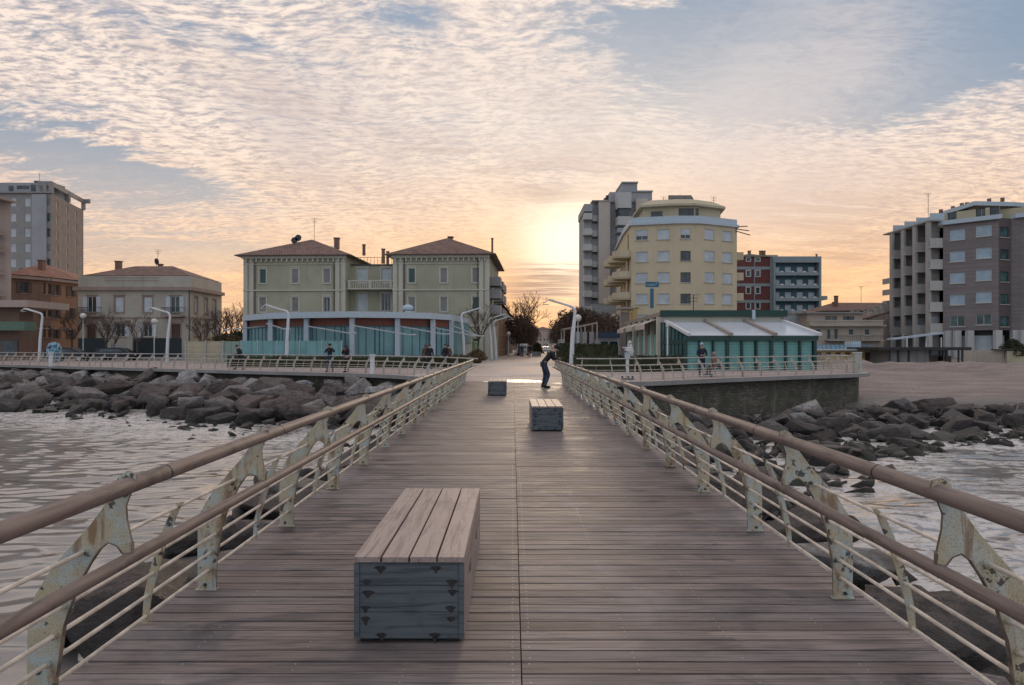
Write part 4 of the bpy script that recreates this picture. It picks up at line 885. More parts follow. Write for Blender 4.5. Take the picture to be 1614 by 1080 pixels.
# ---- buildings lining the street ------------------------------------------------------
def terrace(name, label, d0, d1, side, off, h, wall, roof, seed, cat='building', floors=3):
    """a house on the street: side -1 left, +1 right; off = distance of its front from the street axis"""
    ax = lambda q: V(3.05, 64, 0) + sd * (q - 64)
    nn = V(sd.y, -sd.x, 0) * side; a, b = ax(d0) + nn * off, ax(d1) + nn * off; c_, e_ = b + nn * 13, a + nn * 13
    t = thing(name, a, label, cat); rr = random.Random(seed)
    cs = [a, b, c_, e_] if side < 0 else [b, a, e_, c_]
    L1 = (b - a).length; spec = dict(frame='frame_w', fill=('pane', 'glass'), sill='sill', mull=1); sp2 = dict(frame='frame_b', fill=('shutter', 'louvre_brown'), sill='sill', mull=0)
    fh = (h - .6) / floors; ops = []; q = 1.2
    while q < L1 - 2:
        for f in range(floors): ops.append((q, q + 1, f * fh + 1.0, f * fh + 2.5, rr.choice((spec, sp2))))
        q += 3.1
    o2 = [(q, q + 1, f * fh + 1.0, f * fh + 2.5, rr.choice((spec, sp2))) for q in (2, 6, 10) for f in range(floors)]
    body('wall', t, cs, h, {0: ops, 1 if side > 0 else 3: o2}, M[wall])
    mb = MB(); ce = sum(cs, V(0, 0, 0)) / 4; cs2 = [p + (p - ce).normalized() * .8 + V(0, 0, h) for p in cs]; r1 = (cs2[0] + cs2[3]) / 2; r2 = (cs2[1] + cs2[2]) / 2; r1, r2 = r1.lerp(r2, .25) + V(0, 0, 2.4), r2.lerp(r1, .25) + V(0, 0, 2.4)
    mb.add(cs2 + [r1, r2], ((0, 1, 5, 4), (1, 2, 5), (2, 3, 4, 5), (3, 0, 4))); mb.build('roof', M[roof], t)
    for k in range(2): p = ce + sd * rr.uniform(-5, 5); chimney(t, p.x, p.y, h + 2.2, .6, 1.2)
    return t
terrace('street_house', 'ochre side-street house with brown shutters just behind the sage villa', 104, 124, -1, 6.6, 7.9, 'orange_wall', 'roof_tile', 1)
terrace('street_house', 'beige side-street house farther back beyond the ochre one', 128, 152, -1, 6.9, 8.0, 'pink_wall', 'roof_tile', 2)
terrace('street_house', 'grey-beige street house hidden behind the right-hand row of brown trees', 130, 172, 1, 6.6, 8.3, 'grey_wall', 'roof_tile', 4)
p = V(3.05, 64, 0) + sd * 330
t = thing('end_building', (p.x - 1, p.y, 0), 'pale building closing the far end of the tree-lined street', 'building')
mb = MB(); e0, e1 = X(843, p.y), X(869, p.y)
spe = dict(frame='frame_w', fill=('pane', 'glass'), sill='sill', mull=0)
body('wall', t, [(e0, p.y), (e1, p.y), (e1, p.y + 15), (e0, p.y + 15)], Z(519, p.y), {0: [(q, q + .9, z, z + 1.6, spe) for q in (.9, 2.9, 5.0, 6.7) for z in (1.2, 4.3)]}, M['pink_wall'])  # pale wall colour stands in for distance haze, no haze volume built
mb = MB(); mb.hip(e0, e1, p.y, p.y + 15, Z(519, p.y), 1.6, .4); mb.build('roof', M['roof_tile'], t)
for (pa, pb, dd, top, wl_, lb) in ((800, 846, 300, 527, 'orange_side', 'low brown roofline left of the pale end building'), (866, 925, 270, 522, 'grey_wall', 'low grey roofline right of the pale end building')):
    t = thing('far_building', (X(pa, dd), dd, 0), lb, 'building'); a, b = X(pa, dd), X(pb, dd)
    body('wall', t, [(a, dd), (b, dd), (b, dd + 14), (a, dd + 14)], Z(top, dd), {}, M[wl_]); mb = MB(); mb.hip(a, b, dd, dd + 14, Z(top, dd), 2.2, .5); mb.build('roof', M['roof_tile'], t)

# ---- grey stepped tower right of the street -------------------------------------------
M['twr_beige'] = plaster('beige_blank_wall', (.50, .45, .40), .06, .12); M['twr_grey'] = plaster('blue_grey_wall', (.33, .345, .36), .08, .15); M['twr_white'] = plaster('white_balcony_panel', (.47, .47, .46), .05, .15)
d = 125.0; t = thing('stepped_tower', (X(960, d), d, 0), 'tallest grey and beige apartment tower with stepped balconies, behind the yellow hotel', 'apartment tower')
def XX(p, dd=d): return X(p, dd)
zt_ = lambda q: Z(q, d)
st = 24.2 * d / F
WQ = dict(frame='frame_d', fill=('pane', 'glass'), mull=1)
# back block
body('wall', t, [(XX(932), d + .8), (XX(1028), d + .8), (XX(1028), d + 18), (XX(932), d + 18)], zt_(317), {0: [(XX(934) - XX(932), XX(942) - XX(932), zt_(352) - st * k, zt_(338) - st * k, WQ) for k in range(9)]}, M['twr_grey'])
body('upper_wall', t, [(XX(961.5), d + .4), (XX(1028.5), d + .4), (XX(1028.5), d + 14), (XX(961.5), d + 14)], zt_(302), {}, M['twr_grey'], z0=zt_(318))
part('roof_cap', t, 'twr_grey', (XX(982), XX(1006), d + 1, d + 8, zt_(302.2), zt_(287)), (XX(981), XX(1007), d + .6, d + 8.4, zt_(287), zt_(285)), (XX(978), XX(1029.5), d + .1, d + 14.2, zt_(302.1), zt_(300)))
part('blank_wall', t, 'twr_beige', (XX(943), XX(961), d - .6, d + .79, zt_(479), zt_(318)), (XX(1002), XX(1021), d - .2, d + .39, zt_(370), zt_(313.5)))
for k in range(7):
    z = zt_(338) - st * k
    mb = MB(); mb.box(XX(919.5), XX(932), d - 1.4, d - 1.28, z - 1.15, z); mb.box(XX(919.5), XX(919.5) + .1, d - 1.28, d + .8, z - 1.15, z); mb.box(XX(919.5), XX(932), d - 1.28, d + .8, z - 1.2, z - 1.05); mb.build('balcony', M['twr_white'], t)
    mb = MB(); mb.box(XX(934), XX(942.5), d + .2, d + .79, z - 1.2, z - .1); mb.build('balcony', M['twr_white'], t)
part('balcony_tower', t, 'twr_grey', (XX(921), XX(931.9), d + .2, d + 10, 0, zt_(325)), (XX(919.5), XX(932.2), d - 1.4, d + 10, zt_(335.5), zt_(324)))
part('parapet_band', t, 'twr_beige', (XX(932.5), XX(961.2), d - .8, d + 6, zt_(318), zt_(316.8)))
mb = MB(); by_ = [(XX(969.5), d + .4), (XX(971), d - 2.2), (XX(992), d - 2.2), (XX(994), d + .4)]
mb.prism(by_, zt_(331.5), zt_(307)); mb.build('bay', M['twr_white'], t); mb = MB(); mb.prism(by_, zt_(358), zt_(344.5)); mb.build('bay', M['twr_white'], t)
mb = MB(); mb.prism([(a + (.3 if i < 2 else -.3), b + .4) for i, (a, b) in enumerate(by_)], zt_(344.4), zt_(331.6)); mb.build('bay_window', M['glass'], t)
for k in range(5):
    z = zt_(362) - st * .55 * k; mb = MB(); a0 = XX(969.5) - .0; mb.box(a0, XX(992 - 3 * (k % 2)), d - 2.4 - .3 * (k % 2), d + .3, z - .9, z - .75); mb.box(a0, XX(990 - 3 * (k % 2)), d - 2.4 - .3 * (k % 2), d - 2.25 - .3 * (k % 2), z - .75, z - .1); mb.build('landing', M['twr_grey'], t)
body('plinth', t, [(XX(928), d - 3), (XX(1000), d - 3), (XX(1000), d + .1), (XX(928), d + .1)], zt_(490), {0: [(q, q + 1.2, 3.6, 5.2, WQ) for q in (1, 3, 5.5)]}, M['twr_grey'])
part('recess_wall', t, 'twr_grey', (XX(930), XX(994), d - .45, d + .79, zt_(490), zt_(479.5)))
part('roof_plant', t, 'darksteel', (XX(955), XX(962), d + 2, d + 4, zt_(317), zt_(308)), (XX(958), XX(961), d + 2, d + 3, zt_(308), zt_(304)))

# ---- yellow hotel ------------------------------------------------------------------------
M['yellow_wall'] = plaster('pale_yellow_plaster', (.55, .475, .33), .06, .16); M['ylw_pale'] = plaster('pale_cream_plaster', (.48, .425, .30), .06, .15)
A, B, C_, D_ = V(X(995, 94.5), 94.5, 0), V(X(1064.5, 93), 93, 0), V(X(1104, 93), 93, 0), V(X(1161.5, 96), 96, 0)
t = thing('yellow_hotel', (B.x, B.y, 0), 'pale yellow many-sided hotel with white roller shutters and a terraced top floor', 'hotel')
H = Z(354, 93.5); WR = dict(frame='frame_w', fill=('shutter', 'shutter_pale'), sill='sill', mull=0); WRh = dict(frame='frame_w', fill=('pane', 'glass'), sill='sill', mull=1, half=(.6, 'shutter_pale')); WRd = dict(frame='frame_d', fill=('pane', 'glass'), sill='sill', mull=1)
vz = [Z(y_, 93.5) for y_ in (377.5, 412, 445.5, 479, 512)]
def onfac(P, Q, p):
    dd = (Q - P).normalized(); k = (p - 808) / F; return (k * P.y - P.x) / (dd.x - k * dd.y)
fa = []
for (pa, pb) in ((1002, 1021.5), (1036, 1055.5)):
    for k, z in enumerate(vz): fa.append((onfac(A, B, pa), onfac(A, B, pb), z, z + 1.4, WRh if (pa == 1002 and k == 0) else WR))
fb = [(onfac(B, C_, 1072.5), onfac(B, C_, 1088.5), z, z + 1.35, WRh if k == 0 else WRd) for k, z in enumerate(vz)]
fc = [(onfac(C_, D_, pa), onfac(C_, D_, pb), z + .05, z + 1.45, WR) for (pa, pb) in ((1110.5, 1126), (1138.5, 1154)) for z in vz]
E1, E2, E3, E4 = D_ + V(1.0, 7, 0), D_ + V(2, 22, 0), A + V(1.6, 24, 0), A + V(.3, 8, 0)
body('wall', t, [A, B, C_, D_, E1, E2, E3, E4], H, {0: fa, 1: fb, 2: fc, 3: [(2, 4, z, z + 1.4, WR) for z in vz], 7: [(4, 5.2, z - .9, z + 1.4, WRd) for z in vz]}, M['yellow_wall'])
cent = (A + B + C_ + D_ + E1 + E2 + E3 + E4) / 8
def ringpoly(k, extra=0): return [((p - cent) * k + cent) for p in (A, B, C_, D_, E1, E2, E3, E4)]
mb = MB(); mb.prism([(p.x, p.y) for p in ringpoly(1.035)], H, H + .35); mb.build('cornice', M['bluewhite'], t)
pr = ringpoly(1.0); mb = MB()
for a, b in zip(pr, pr[1:] + pr[:1]): mb.beam(a + V(0, 0, H + .75), b + V(0, 0, H + .75), .05, .72)
mb.build('terrace_parapet', M['bluewhite'], t)
HP = Z(329, 97)
pr = ringpoly(.74); opn = {0: [(1.0, 2.6, H + .9, H + 2.3, WRd)], 1: [(.4, 3.2, H + .9, H + 2.6, WRd)]}
body('penthouse', t, pr, HP, opn, M['ylw_pale'], z0=H + .3)
mb = MB(); q1, q2 = ringpoly(.82), ringpoly(.60); n = 8
mb.add([p + V(0, 0, HP) for p in q1] + [p + V(0, 0, HP + .3) for p in q1] + [p + V(0, 0, HP + 1.3) for p in q2], [(i, (i + 1) % n, n + (i + 1) % n, n + i) for i in range(n)] + [(n + i, n + (i + 1) % n, 2 * n + (i + 1) % n, 2 * n + i) for i in range(n)] + [tuple(range(2 * n, 3 * n)), tuple(range(n - 1, -1, -1))])
mb.build('penthouse_roof', M['ylw_pale'], t)
for i in range(3): mb = MB(); a = X(1054 + i * 12.4, 98); mb.add([V(a, 97, HP + 1.4), V(a + 1.05, 97, HP + 1.4), V(a + 1.05, 98.3, HP + 2.2), V(a, 98.3, HP + 2.2), V(a, 98.3, HP + 1.35), V(a + 1.05, 98.3, HP + 1.35)], ((0, 1, 2, 3), (3, 2, 5, 4), (0, 3, 4), (1, 5, 2))); mb.build('solar_panel', M['darksteel'], t)
for p in (1046, 1125): antenna(t, X(p, 99), 99, HP + .7, 1.4)
part('lift_head', t, 'twr_grey', (X(1055, 101), X(1090, 101), 101, 104, HP + 1.25, HP + 1.9))
mb = MB()
for i in range(4):
    a = A + V(1.2 + i * .9, 0, 0) + V(0, .2 + 0 * i, 0); mb.beam(a + V(0, 1.5, H + .4), a + V(3.4, 3.5, HP + .2), .22, .3)
mb.build('terrace_brace', M['ylw_pale'], t)
for k in range(5):
    z = Z(392, 94) - k * 33.5 * 94 / F
    for j in range(3):       # stepped curved balconies on the street side
        y0 = 95.2 + j * 5.2; c = V(A.x + .3 + .1 * j, y0 + 1.6, 0); mb = MB(); n = 10
        arc = [(c.x - 2.55 * math.sin(math.pi * q / n) ** .6, c.y + 1.9 * -math.cos(math.pi * q / n)) for q in range(n + 1)]
        mb.prism(arc, z - 1.1, z - .9); 
        for a, b in zip(arc, arc[1:]): mb.beam(V(*a, z - .5), V(*b, z - .5), .12, .85)
        mb.build('balcony', M['yellow_wall'], t)
    a = D_ + V(.25, 1.5, 0); mb = MB(); mb.box(a.x, a.x + 1.2, a.y, a.y + 4, z - 1.1, z - .95); mb.box(a.x + 1.1, a.x + 1.2, a.y, a.y + 4, z - .95, z - .0); mb.box(a.x, a.x + 1.09, a.y, a.y + .1, z - .95, z); mb.build('balcony', M['yellow_wall'], t)
mb = MB(); c = V(X(1166, 96), 96, H + .1)
for i, (dx, dz) in enumerate(((0, 0), (.6, -.7), (1.2, -1.4))): mb.beam(c + V(-.6, 0, dz * .4), c + V(.9 + dx * .3, -.6, dz * .9), .3, .09)
mb.build('antenna_arm', M['darksteel'], t)
# blue sign standing in front of it
M['sign_blue'] = plain('blue_sign', (.03, .115, .19), .4, 0, .05); M['sign_mark'] = plain('sign_letter_paint', (.25, .42, .52), .5)
d = 66.0; t = thing('hotel_sign', (X(1028, d), d, 0), 'blue T-shaped hotel sign with faint lettering above the green fascia', 'sign')
mb = MB(); mb.box(X(1017.6, d), X(1038.6, d), d, d + .25, Z(452.5, d), Z(444.2, d)); sg = mb.build('name_panel', M['sign_blue'], t)
mb = MB(); rr = random.Random(1); q = 1019.5
for i in range(9): mb.box(X(q, d), X(q + .9, d), d - .012, d - .002, Z(450.4, d), Z(450.4 - rr.choice((2.2, 2.8, 1.9)), d)); q += 1.55
mb.box(X(1033.5, d), X(1036.5, d), d - .012, d - .002, Z(446.8, d), Z(445.8, d)); mb.build('lettering', M['sign_mark'], sg)
part('vertical_panel', t, 'sign_blue', (X(1025, d), X(1030.4, d), d, d + .25, Z(485.6, d), Z(455, d)))
part('mast', t, 'grey_metal', (X(1027, d), X(1028.6, d), d + .06, d + .18, 0, Z(485.6, d)), (X(1027, d), X(1028.6, d), d + .06, d + .18, Z(455, d), Z(452.5, d)))

# ---- red block and blue balcony block ---------------------------------------------------
M['red_wall'] = plaster('dark_red_plaster', (.15, .05, .045), .1, .2); M['blue_wall'] = plaster('petrol_blue_plaster', (.06, .135, .17), .1, .1); M['bluegrey'] = plaster('blue_grey_concrete', (.25, .30, .315), .06, .15)
d = 150.0; t = thing('red_block', (X(1190, d), d, 0), 'dark red apartment block with small white-framed windows and flat green-brown roof', 'apartment block')
H = Z(405, d); a0, a1 = X(1160, d), X(1213.4, d); WR_ = dict(frame='frame_w', fill=('pane', 'glass'), sill='frame_w', trim='frame_w', mull=0)
body('wall', t, [(a0, d), (a1, d), (a1, d + 14), (a0, d + 14)], H, {0: [(X(p, d) - a0 - .42, X(p, d) - a0 + .42, Z(q, d), Z(q, d) + h_, WR_) for p in (1179.5, 1194.5) for q, h_ in ((412, .75), (436, 1.25), (463, 1.35), (487, 1.3), (511, 1.3))]}, M['red_wall'])
part('floor_band', t, 'bluegrey', *[(a0 - .1, a1, d - .12, d - .003, Z(q + 4.5, d), Z(q, d)) for q in (420.5, 447, 473, 497)]); part('vertical_band', t, 'bluegrey', (X(1188, d), X(1189.6, d), d - .16, d - .125, 0, H), (X(1213.5, d), X(1216, d), d - .16, d, 0, H))
mb = MB(); mb.hip(a0, a1, d, d + 14, H, 1.0, .4, 0, .35); mb.build('roof', plaster('green_brown_roof', (.10, .11, .075)), t)
for p in (1181, 1199, 1204): chimney(t, X(p, d + 3), d + 3, Z(399, d), .55, .8)
t = thing('blue_block', (X(1255, d), d, 0), 'petrol blue apartment block with a grid of balconies and white doors', 'apartment block')
H = Z(407, d); a0, a1 = X(1216, d), X(1289.5, d); ops = []; bz = [Z(q, d) for q in (434, 454, 474, 494, 514)]
DW = dict(frame='frame_w', fill=('door_leaf', 'shutter_pale'), mull=0, part='balcony_door')
for p in (1224, 1242, 1260.5, 1278.5):
    a = X(p, d) - a0 - .65
    for z in bz: ops.append((a, a + 1.35, z + .02, z + 1.85, DW))
body('wall', t, [(a0, d), (a1, d), (a1, d + 14), (a0, d + 14)], H, {0: ops}, M['blue_wall'])
part('parapet_band', t, 'bluegrey', (a0, a1 + .1, d - 1.4, d - .003, Z(415, d), H + .2)); part('end_wall', t, 'bluegrey', (a1 - .35, a1 + .1, d - 1.4, d - .004, 0, Z(415.1, d)), (a0, a0 + .4, d - 1.3, d - .004, 0, Z(415.1, d)))
M['rail_glass'] = glass('balcony_glass', (.22, .27, .28), .3)
for z in bz:
    for (pa, pb) in ((1218.5, 1235), (1235.4, 1252), (1254, 1270.5), (1271, 1286.8)):
        mb = MB(); a, b = X(pa, d), X(pb, d); mb.box(a, b, d - 1.3, d - .003, z - .16, z); bl = mb.build('balcony', M['bluegrey'], t); mb = MB(); mb.box(a, b, d - 1.3, d - 1.22, z, z + .55); mb.build('parapet', M['bluegrey'], bl)
        mb = MB(); c = V((a + b) / 2 + .35, d - 1.05, z + .5); mb.ball(c, .42, 0, 10, 6, (1.2, .5, .8)); mb.build('folded_parasol', M['frame_w'], bl)
part('side_balcony', t, 'bluegrey', (a1 + .12, a1 + 1.6, d - 1, d + 2, Z(473, d), Z(467, d)))
part('penthouse', t, 'ylw_pale', (X(1210, d), X(1240, d), d + 5, d + 11, H, Z(397, d))); 
for p in (1247, 1259, 1272): part('roof_plant', t, 'twr_grey', (X(p - 3, d), X(p + 3, d), d + 4, d + 6, H, Z(403, d)))
chimney(t, X(1287, d + 1), d + 1, H, .3, .9)

# ---- beige terraced houses above the cabins ---------------------------------------------
M['beige_wall'] = plaster('dirty_beige_plaster', (.40, .345, .29), .1, .3)
d = 98.0; t = thing('beige_terrace_house', (X(1330, d), d, 0), 'long dirty beige seafront house with dark green shutters and roof terraces', 'house')
a0, a1 = X(1276, d), X(1392, d); H = Z(494, d); WG = dict(frame='frame_w', fill=('shutter', 'louvre_green'), sill='sill', mull=0)
ops = [(X(p, d) - a0 - .38, X(p, d) - a0 + .38, Z(528.5, d), Z(518.5, d), WG) for p in (1290, 1342, 1367)] + [(X(1304, d) - a0, X(1309, d) - a0, Z(535, d), Z(518.5, d), WG), (X(1315, d) - a0, X(1321, d) - a0, Z(535, d), Z(518.5, d), WG)]
body('wall', t, [(a0, d), (a1, d), (a1, d + 14), (a0, d + 14)], Z(507, d), {0: ops}, M['beige_wall'])
body('upper_wall', t, [(X(1278, d), d + 1.2), (X(1366, d), d + 1.2), (X(1366, d), d + 13), (X(1278, d), d + 13)], H, {0: [(q, q + .8, Z(505, d), Z(498, d), dict(frame='frame_b', fill=('pane', 'glass'), mull=0)) for q in (2.6, 3.5, 5.2, 6.0)]}, M['beige_wall'], z0=Z(508, d))
part('roof_slab', t, 'concrete', (X(1274, d), X(1368, d), d + .7, d + 13.4, H + .003, H + .22)); part('terrace_parapet', t, 'beige_wall', (a0, a1, d - .1, d + .1, Z(506.9, d), Z(504.5, d)), (a0, a1, d - .9, d - .003, Z(514.5, d), Z(512.5, d)))
mb = MB(); mb.box(X(1300, d), X(1388, d), d - 1.3, d - .003, Z(537.5, d), Z(536, d)); bl = mb.build('balcony', M['beige_wall'], t)
mb = MB(); q = X(1300, d)
while q < X(1388, d): mb.box(q - .015, q + .015, d - 1.28, d - 1.25, Z(536, d), Z(530, d)); q += .28
mb.box(X(1300, d), X(1388, d), d - 1.3, d - 1.24, Z(530.2, d), Z(529.4, d)); mb.build('railing', M['darksteel'], bl)
part('side_wing', t, 'twr_grey', (X(1236, 102), X(1275, 102), 102, 112, 0, Z(497, 102)))
for p in (1250, 1258, 1274, 1281): chimney(t, X(p, 104), 104, Z(497, 102), .55, .5, 'sill')
d = 125.0; t = thing('brown_roofed_house', (X(1370, d), d, 0), 'reddish brown house with tiled roofs and chimney stacks behind the beige terraces', 'house')
a0, a1 = X(1298, d), X(1400, d); body('wall', t, [(a0, d), (a1 + 8, d), (a1 + 8, d + 12), (a0, d + 12)], Z(490, d), {0: [(q, q + .9, 6.1, 7.4, dict(frame='frame_b', fill=('pane', 'glass'), mull=0)) for q in (2, 5, 8, 12)]}, M['pink_wall'])
mb = MB(); mb.hip(X(1300, d), a1 + 8, d, d + 12, Z(490, d), Z(474, d) - Z(490, d), .6, 0, .25); mb.build('roof', M['roof_tile'], t)
chimney(t, X(1330, d), d + 3, Z(474, d), .55, 1.0); chimney(t, X(1326, d), d + 3, Z(478, d), .4, .3)
for p in (1344, 1352, 1364, 1372, 1381, 1390, 1396): chimney(t, X(p, 120), 120, Z(493, 120), .5, .5, 'sill')
antenna(t, X(1366, d), d + 2, Z(476, d), 3)
d = 108.0; t = thing('brown_gabled_house', (X(1392, d), d, 0), 'brown house with dark sloping roof tucked against the brick apartment block', 'house')
a0, a1 = X(1362, d), X(1412, d); body('wall', t, [(a0, d), (a1, d), (a1, d + 10), (a0, d + 10)], Z(505, d), {0: [(1, 1.8, 4.3, 5.4, WG)]}, M['pink_wall'])
mb = MB(); zz0, zz1 = Z(505, d), Z(491, d); mb.add([V(a0 - .5, d - .6, zz0), V(a1, d - .6, zz1), V(a1, d + 10, zz1), V(a0 - .5, d + 10, zz0), V(a0 - .5, d - .6, zz0 + .25), V(a1, d - .6, zz1 + .25), V(a1, d + 10, zz1 + .25), V(a0 - .5, d + 10, zz0 + .25)], ((0, 1, 5, 4), (4, 5, 6, 7), (3, 2, 1, 0), (2, 3, 7, 6), (1, 2, 6, 5), (3, 0, 4, 7))); mb.build('roof', M['roof_tile'], t)
for p in (1376, 1386, 1396, 1404): chimney(t, X(p, 107), 108, Z(496, 107) + (p - 1376) * .05, .5, .7, 'sill')

# ---- yellow beach cabins -----------------------------------------------------------------
M['cabin_yellow'] = plaster('cabin_yellow_plaster', (.50, .375, .18), .08, .2)
d = 80.0; t = thing('beach_cabins', (X(1340, d), d, 0), 'low yellow beach cabin block with brown doors and a blue-railed terrace roof', 'beach cabins')
a0, a1 = X(1262, d), X(1396, d); H = Z(552.5, d)
body('wall', t, [(a0, d), (a1, d), (a1, d + 6), (a0, d + 6)], H, {0: [(X(p, d) - a0 - .3, X(p, d) - a0 + .3, Z(562, d) if p < 1360 else .0 - .3, Z(555.5, d), dict(frame='frame_b', fill=('door_leaf', 'louvre_brown'), mull=0, part='door')) for p in (1276, 1291, 1306, 1321, 1336, 1350, 1367.5, 1382.5)]}, M['cabin_yellow'], z0=-.6)
part('roof_slab', t, 'bluewhite', (a0 - .2, X(1400, d), d - .5, d + 6.2, H + .003, H + .14))
mb = MB(); q = a0
while q < X(1375, d): mb.box(q, q + .03, d - .3, d - .27, H + .14, H + .62); q += .35
mb.box(a0, X(1375, d), d - .31, d - .26, H + .60, H + .66); mb.build('terrace_rail', plain('blue_rail', (.12, .30, .45), .5), t)
mb = MB(); rr = random.Random(5)
for p in range(1284, 1330, 7): mb.box(X(p, d), X(p + 3.4, d), d, d + .3, H + .2, H + .62)
mb.build('parapet_panel', plain('pale_blue_panel', (.28, .45, .58), .5), t); part('roof_hut', t, 'bluewhite', (X(1344, d + 3), X(1357, d + 3), d + 3, d + 5, H + .14, Z(538, d + 3)))

# ---- dark-roofed beach bar and long low walls --------------------------------------------
d = 76.0; t = thing('beach_bar', (X(1450, d), d, 0), 'low beach bar with flat black roof and grey shutter panels behind the sand banks', 'beach bar')
zr = Z(549, d); part('roof', t, 'black', (X(1376, d), X(1520, d), d - 1.2, d + 6, zr - .22, zr + .12))
M['grey_panel'] = ribbed('grey_shutter_panel', (.24, .235, .235), .9, 0, .4)
part('panel_wall', t, 'grey_panel', (X(1401, d), X(1466, d), d, d + 4.5, -.75, zr - .23)); part('dark_recess', t, 'glass', (X(1467, d), X(1509, d), d + 1.6, d + 4, -.75, zr - .23))
for p in (1402, 1415.5, 1432, 1466, 1486, 1491, 1510, 1516): part('post', t, 'darksteel', (X(p, d) - .07, X(p, d) + .07, d - .15, d - .01, -.75, zr - .23))
mb = MB(); mb.box(X(1470, d), X(1484, d), d + .6, d + 1.2, -.2, .5); mb.box(X(1493, d), X(1505, d), d + .6, d + 1.2, -.2, .5); mb.build('counter', M['louvre_brown'], t)
t = thing('boundary_wall', (X(1570, 78), 78, 0), 'low wall, beige then pale yellow, below the right-hand brick apartment block', 'wall')
part('beige_section', t, 'beige_wall', (X(1519, 78), X(1583, 78), 78, 78.3, -.6, Z(552, 78))); part('yellow_section', t, plaster('pale_yellow_wall', (.45, .43, .29)), (X(1583.1, 78), X(1700, 78), 77.6, 77.9, -.6, Z(553, 78)))
mb = MB(); mb.box(X(1565, 78), X(1700, 78), 77.4, 78.4, Z(551.9, 78), Z(550.4, 78)); mb.build('coping', M['darksteel'], t)

# ---- big brick apartment block on the right ----------------------------------------------
M['brick'] = brickish('mauve_brown_brick', (.215, .19, .19), (.16, .145, .145), .4, .16); M['brick_dark'] = brickish('dark_brick', (.12, .095, .095), (.09, .075, .075), .4, .16)
d1, d2 = 94.0, 89.5; PA, PB, PC, PD = V(X(1487, d1), d1, 0), V(X(1574, d2), d2, 0), V(X(1594, 90.3), 90.3, 0), V(X(1700, 86), 86, 0)
PB2 = PA + (V(0, 0, 0))
t = thing('brick_apartment_block', (PA.x, PA.y, 0), 'mauve-brown brick apartment block with pale roller shutters and a tier of side balconies', 'apartment block')
H = Z(353, 93); st = 34.6 * 91.5 / F; WBk = dict(frame='frame_w', fill=('shutter', 'shutter_blue'), sill='sill', mull=0); WBg = dict(frame='sill', fill=('pane', 'glass_teal'), sill='sill', mull=1); WBd = dict(frame='frame_d', fill=('pane', 'glass_teal'), sill='sill', mull=0)
def brk(P, Q, pa, pb, spec, specL, h=1.45, yb=376.5):
    o = []; a, b = onfac(P, Q, pa), onfac(P, Q, pb); dist = (P.y + Q.y) / 2
    for k in range(5):
        z = Z(yb, dist) - st * k; o.append((a, b, z, z + h, spec if k < 4 else specL))
    return o
o0 = brk(PA, PB, 1497, 1521, WBk, WBg) + brk(PA, PB, 1538, 1563, WBk, WBg, 1.45, 374.5)
o1 = brk(PB, PC, 1576.5, 1590, WBd, WBd, 1.35, 374)
o2 = brk(PC, PD, 1622, 1648, WBk, WBg)
body('wall', t, [PA, PB], H, {0: o0}, M['brick'], roof=False, skip=(1,), z0=3.7); body('wall', t, [PB, PC], H + .2, {0: o1}, M['brick_dark'], roof=False, skip=(1,), z0=3.7)
body('wall', t, [PC, PD], H + .2, {0: o2}, M['brick'], roof=False, skip=(1,), z0=3.7)
BK = [V(PD.x, PD.y + 26, 0), V(X(1490, 120), 120, 0)]
P5 = [PA, PB, PC, PD] + BK
mb = MB(); mb.add([p + V(0, 0, H) for p in P5], (tuple(range(6)),)); mb.quad(PD, BK[0], BK[0] + V(0, 0, H), PD + V(0, 0, H)); mb.quad(BK[0], BK[1], BK[1] + V(0, 0, H), BK[0] + V(0, 0, H)); mb.build('rear_wall', M['brick'], t)
# ground floor: pale piers and shutters under a dark lintel
for (P, Q, ps_) in ((PA, PB, (1493, 1508, 1528, 1572)), (PC, PD, (1597, 1612, 1650))):
    dd = (Q - P).normalized(); n = V(dd.y, -dd.x, 0)
    for p in ps_:
        c = P + dd * max(.3, onfac(P, Q, p)); part('pier', t, 'twr_white', (c.x - .42, c.x + .42, c.y - .35, c.y + .25, 0, 3.69))
mb = MB()
for (P, Q) in ((PA, PB), (PB, PC), (PC, PD)):
    dd = (Q - P).normalized(); n = V(dd.y, -dd.x, 0); a, b = P - n * .9, Q - n * .9; mb.quad(a, b, b + V(0, 0, 3.0), a + V(0, 0, 3.0)); mb.quad(a + V(0, 0, 3.0), b + V(0, 0, 3.0), b + V(0, 0, 3.7), a + V(0, 0, 3.7), 1); mb.quad(P + V(0, 0, 3.7), Q + V(0, 0, 3.7), b + V(0, 0, 3.7), a + V(0, 0, 3.7), 1)
mb.build('shopfront', [M['shutter_pale'], M['black']], t)
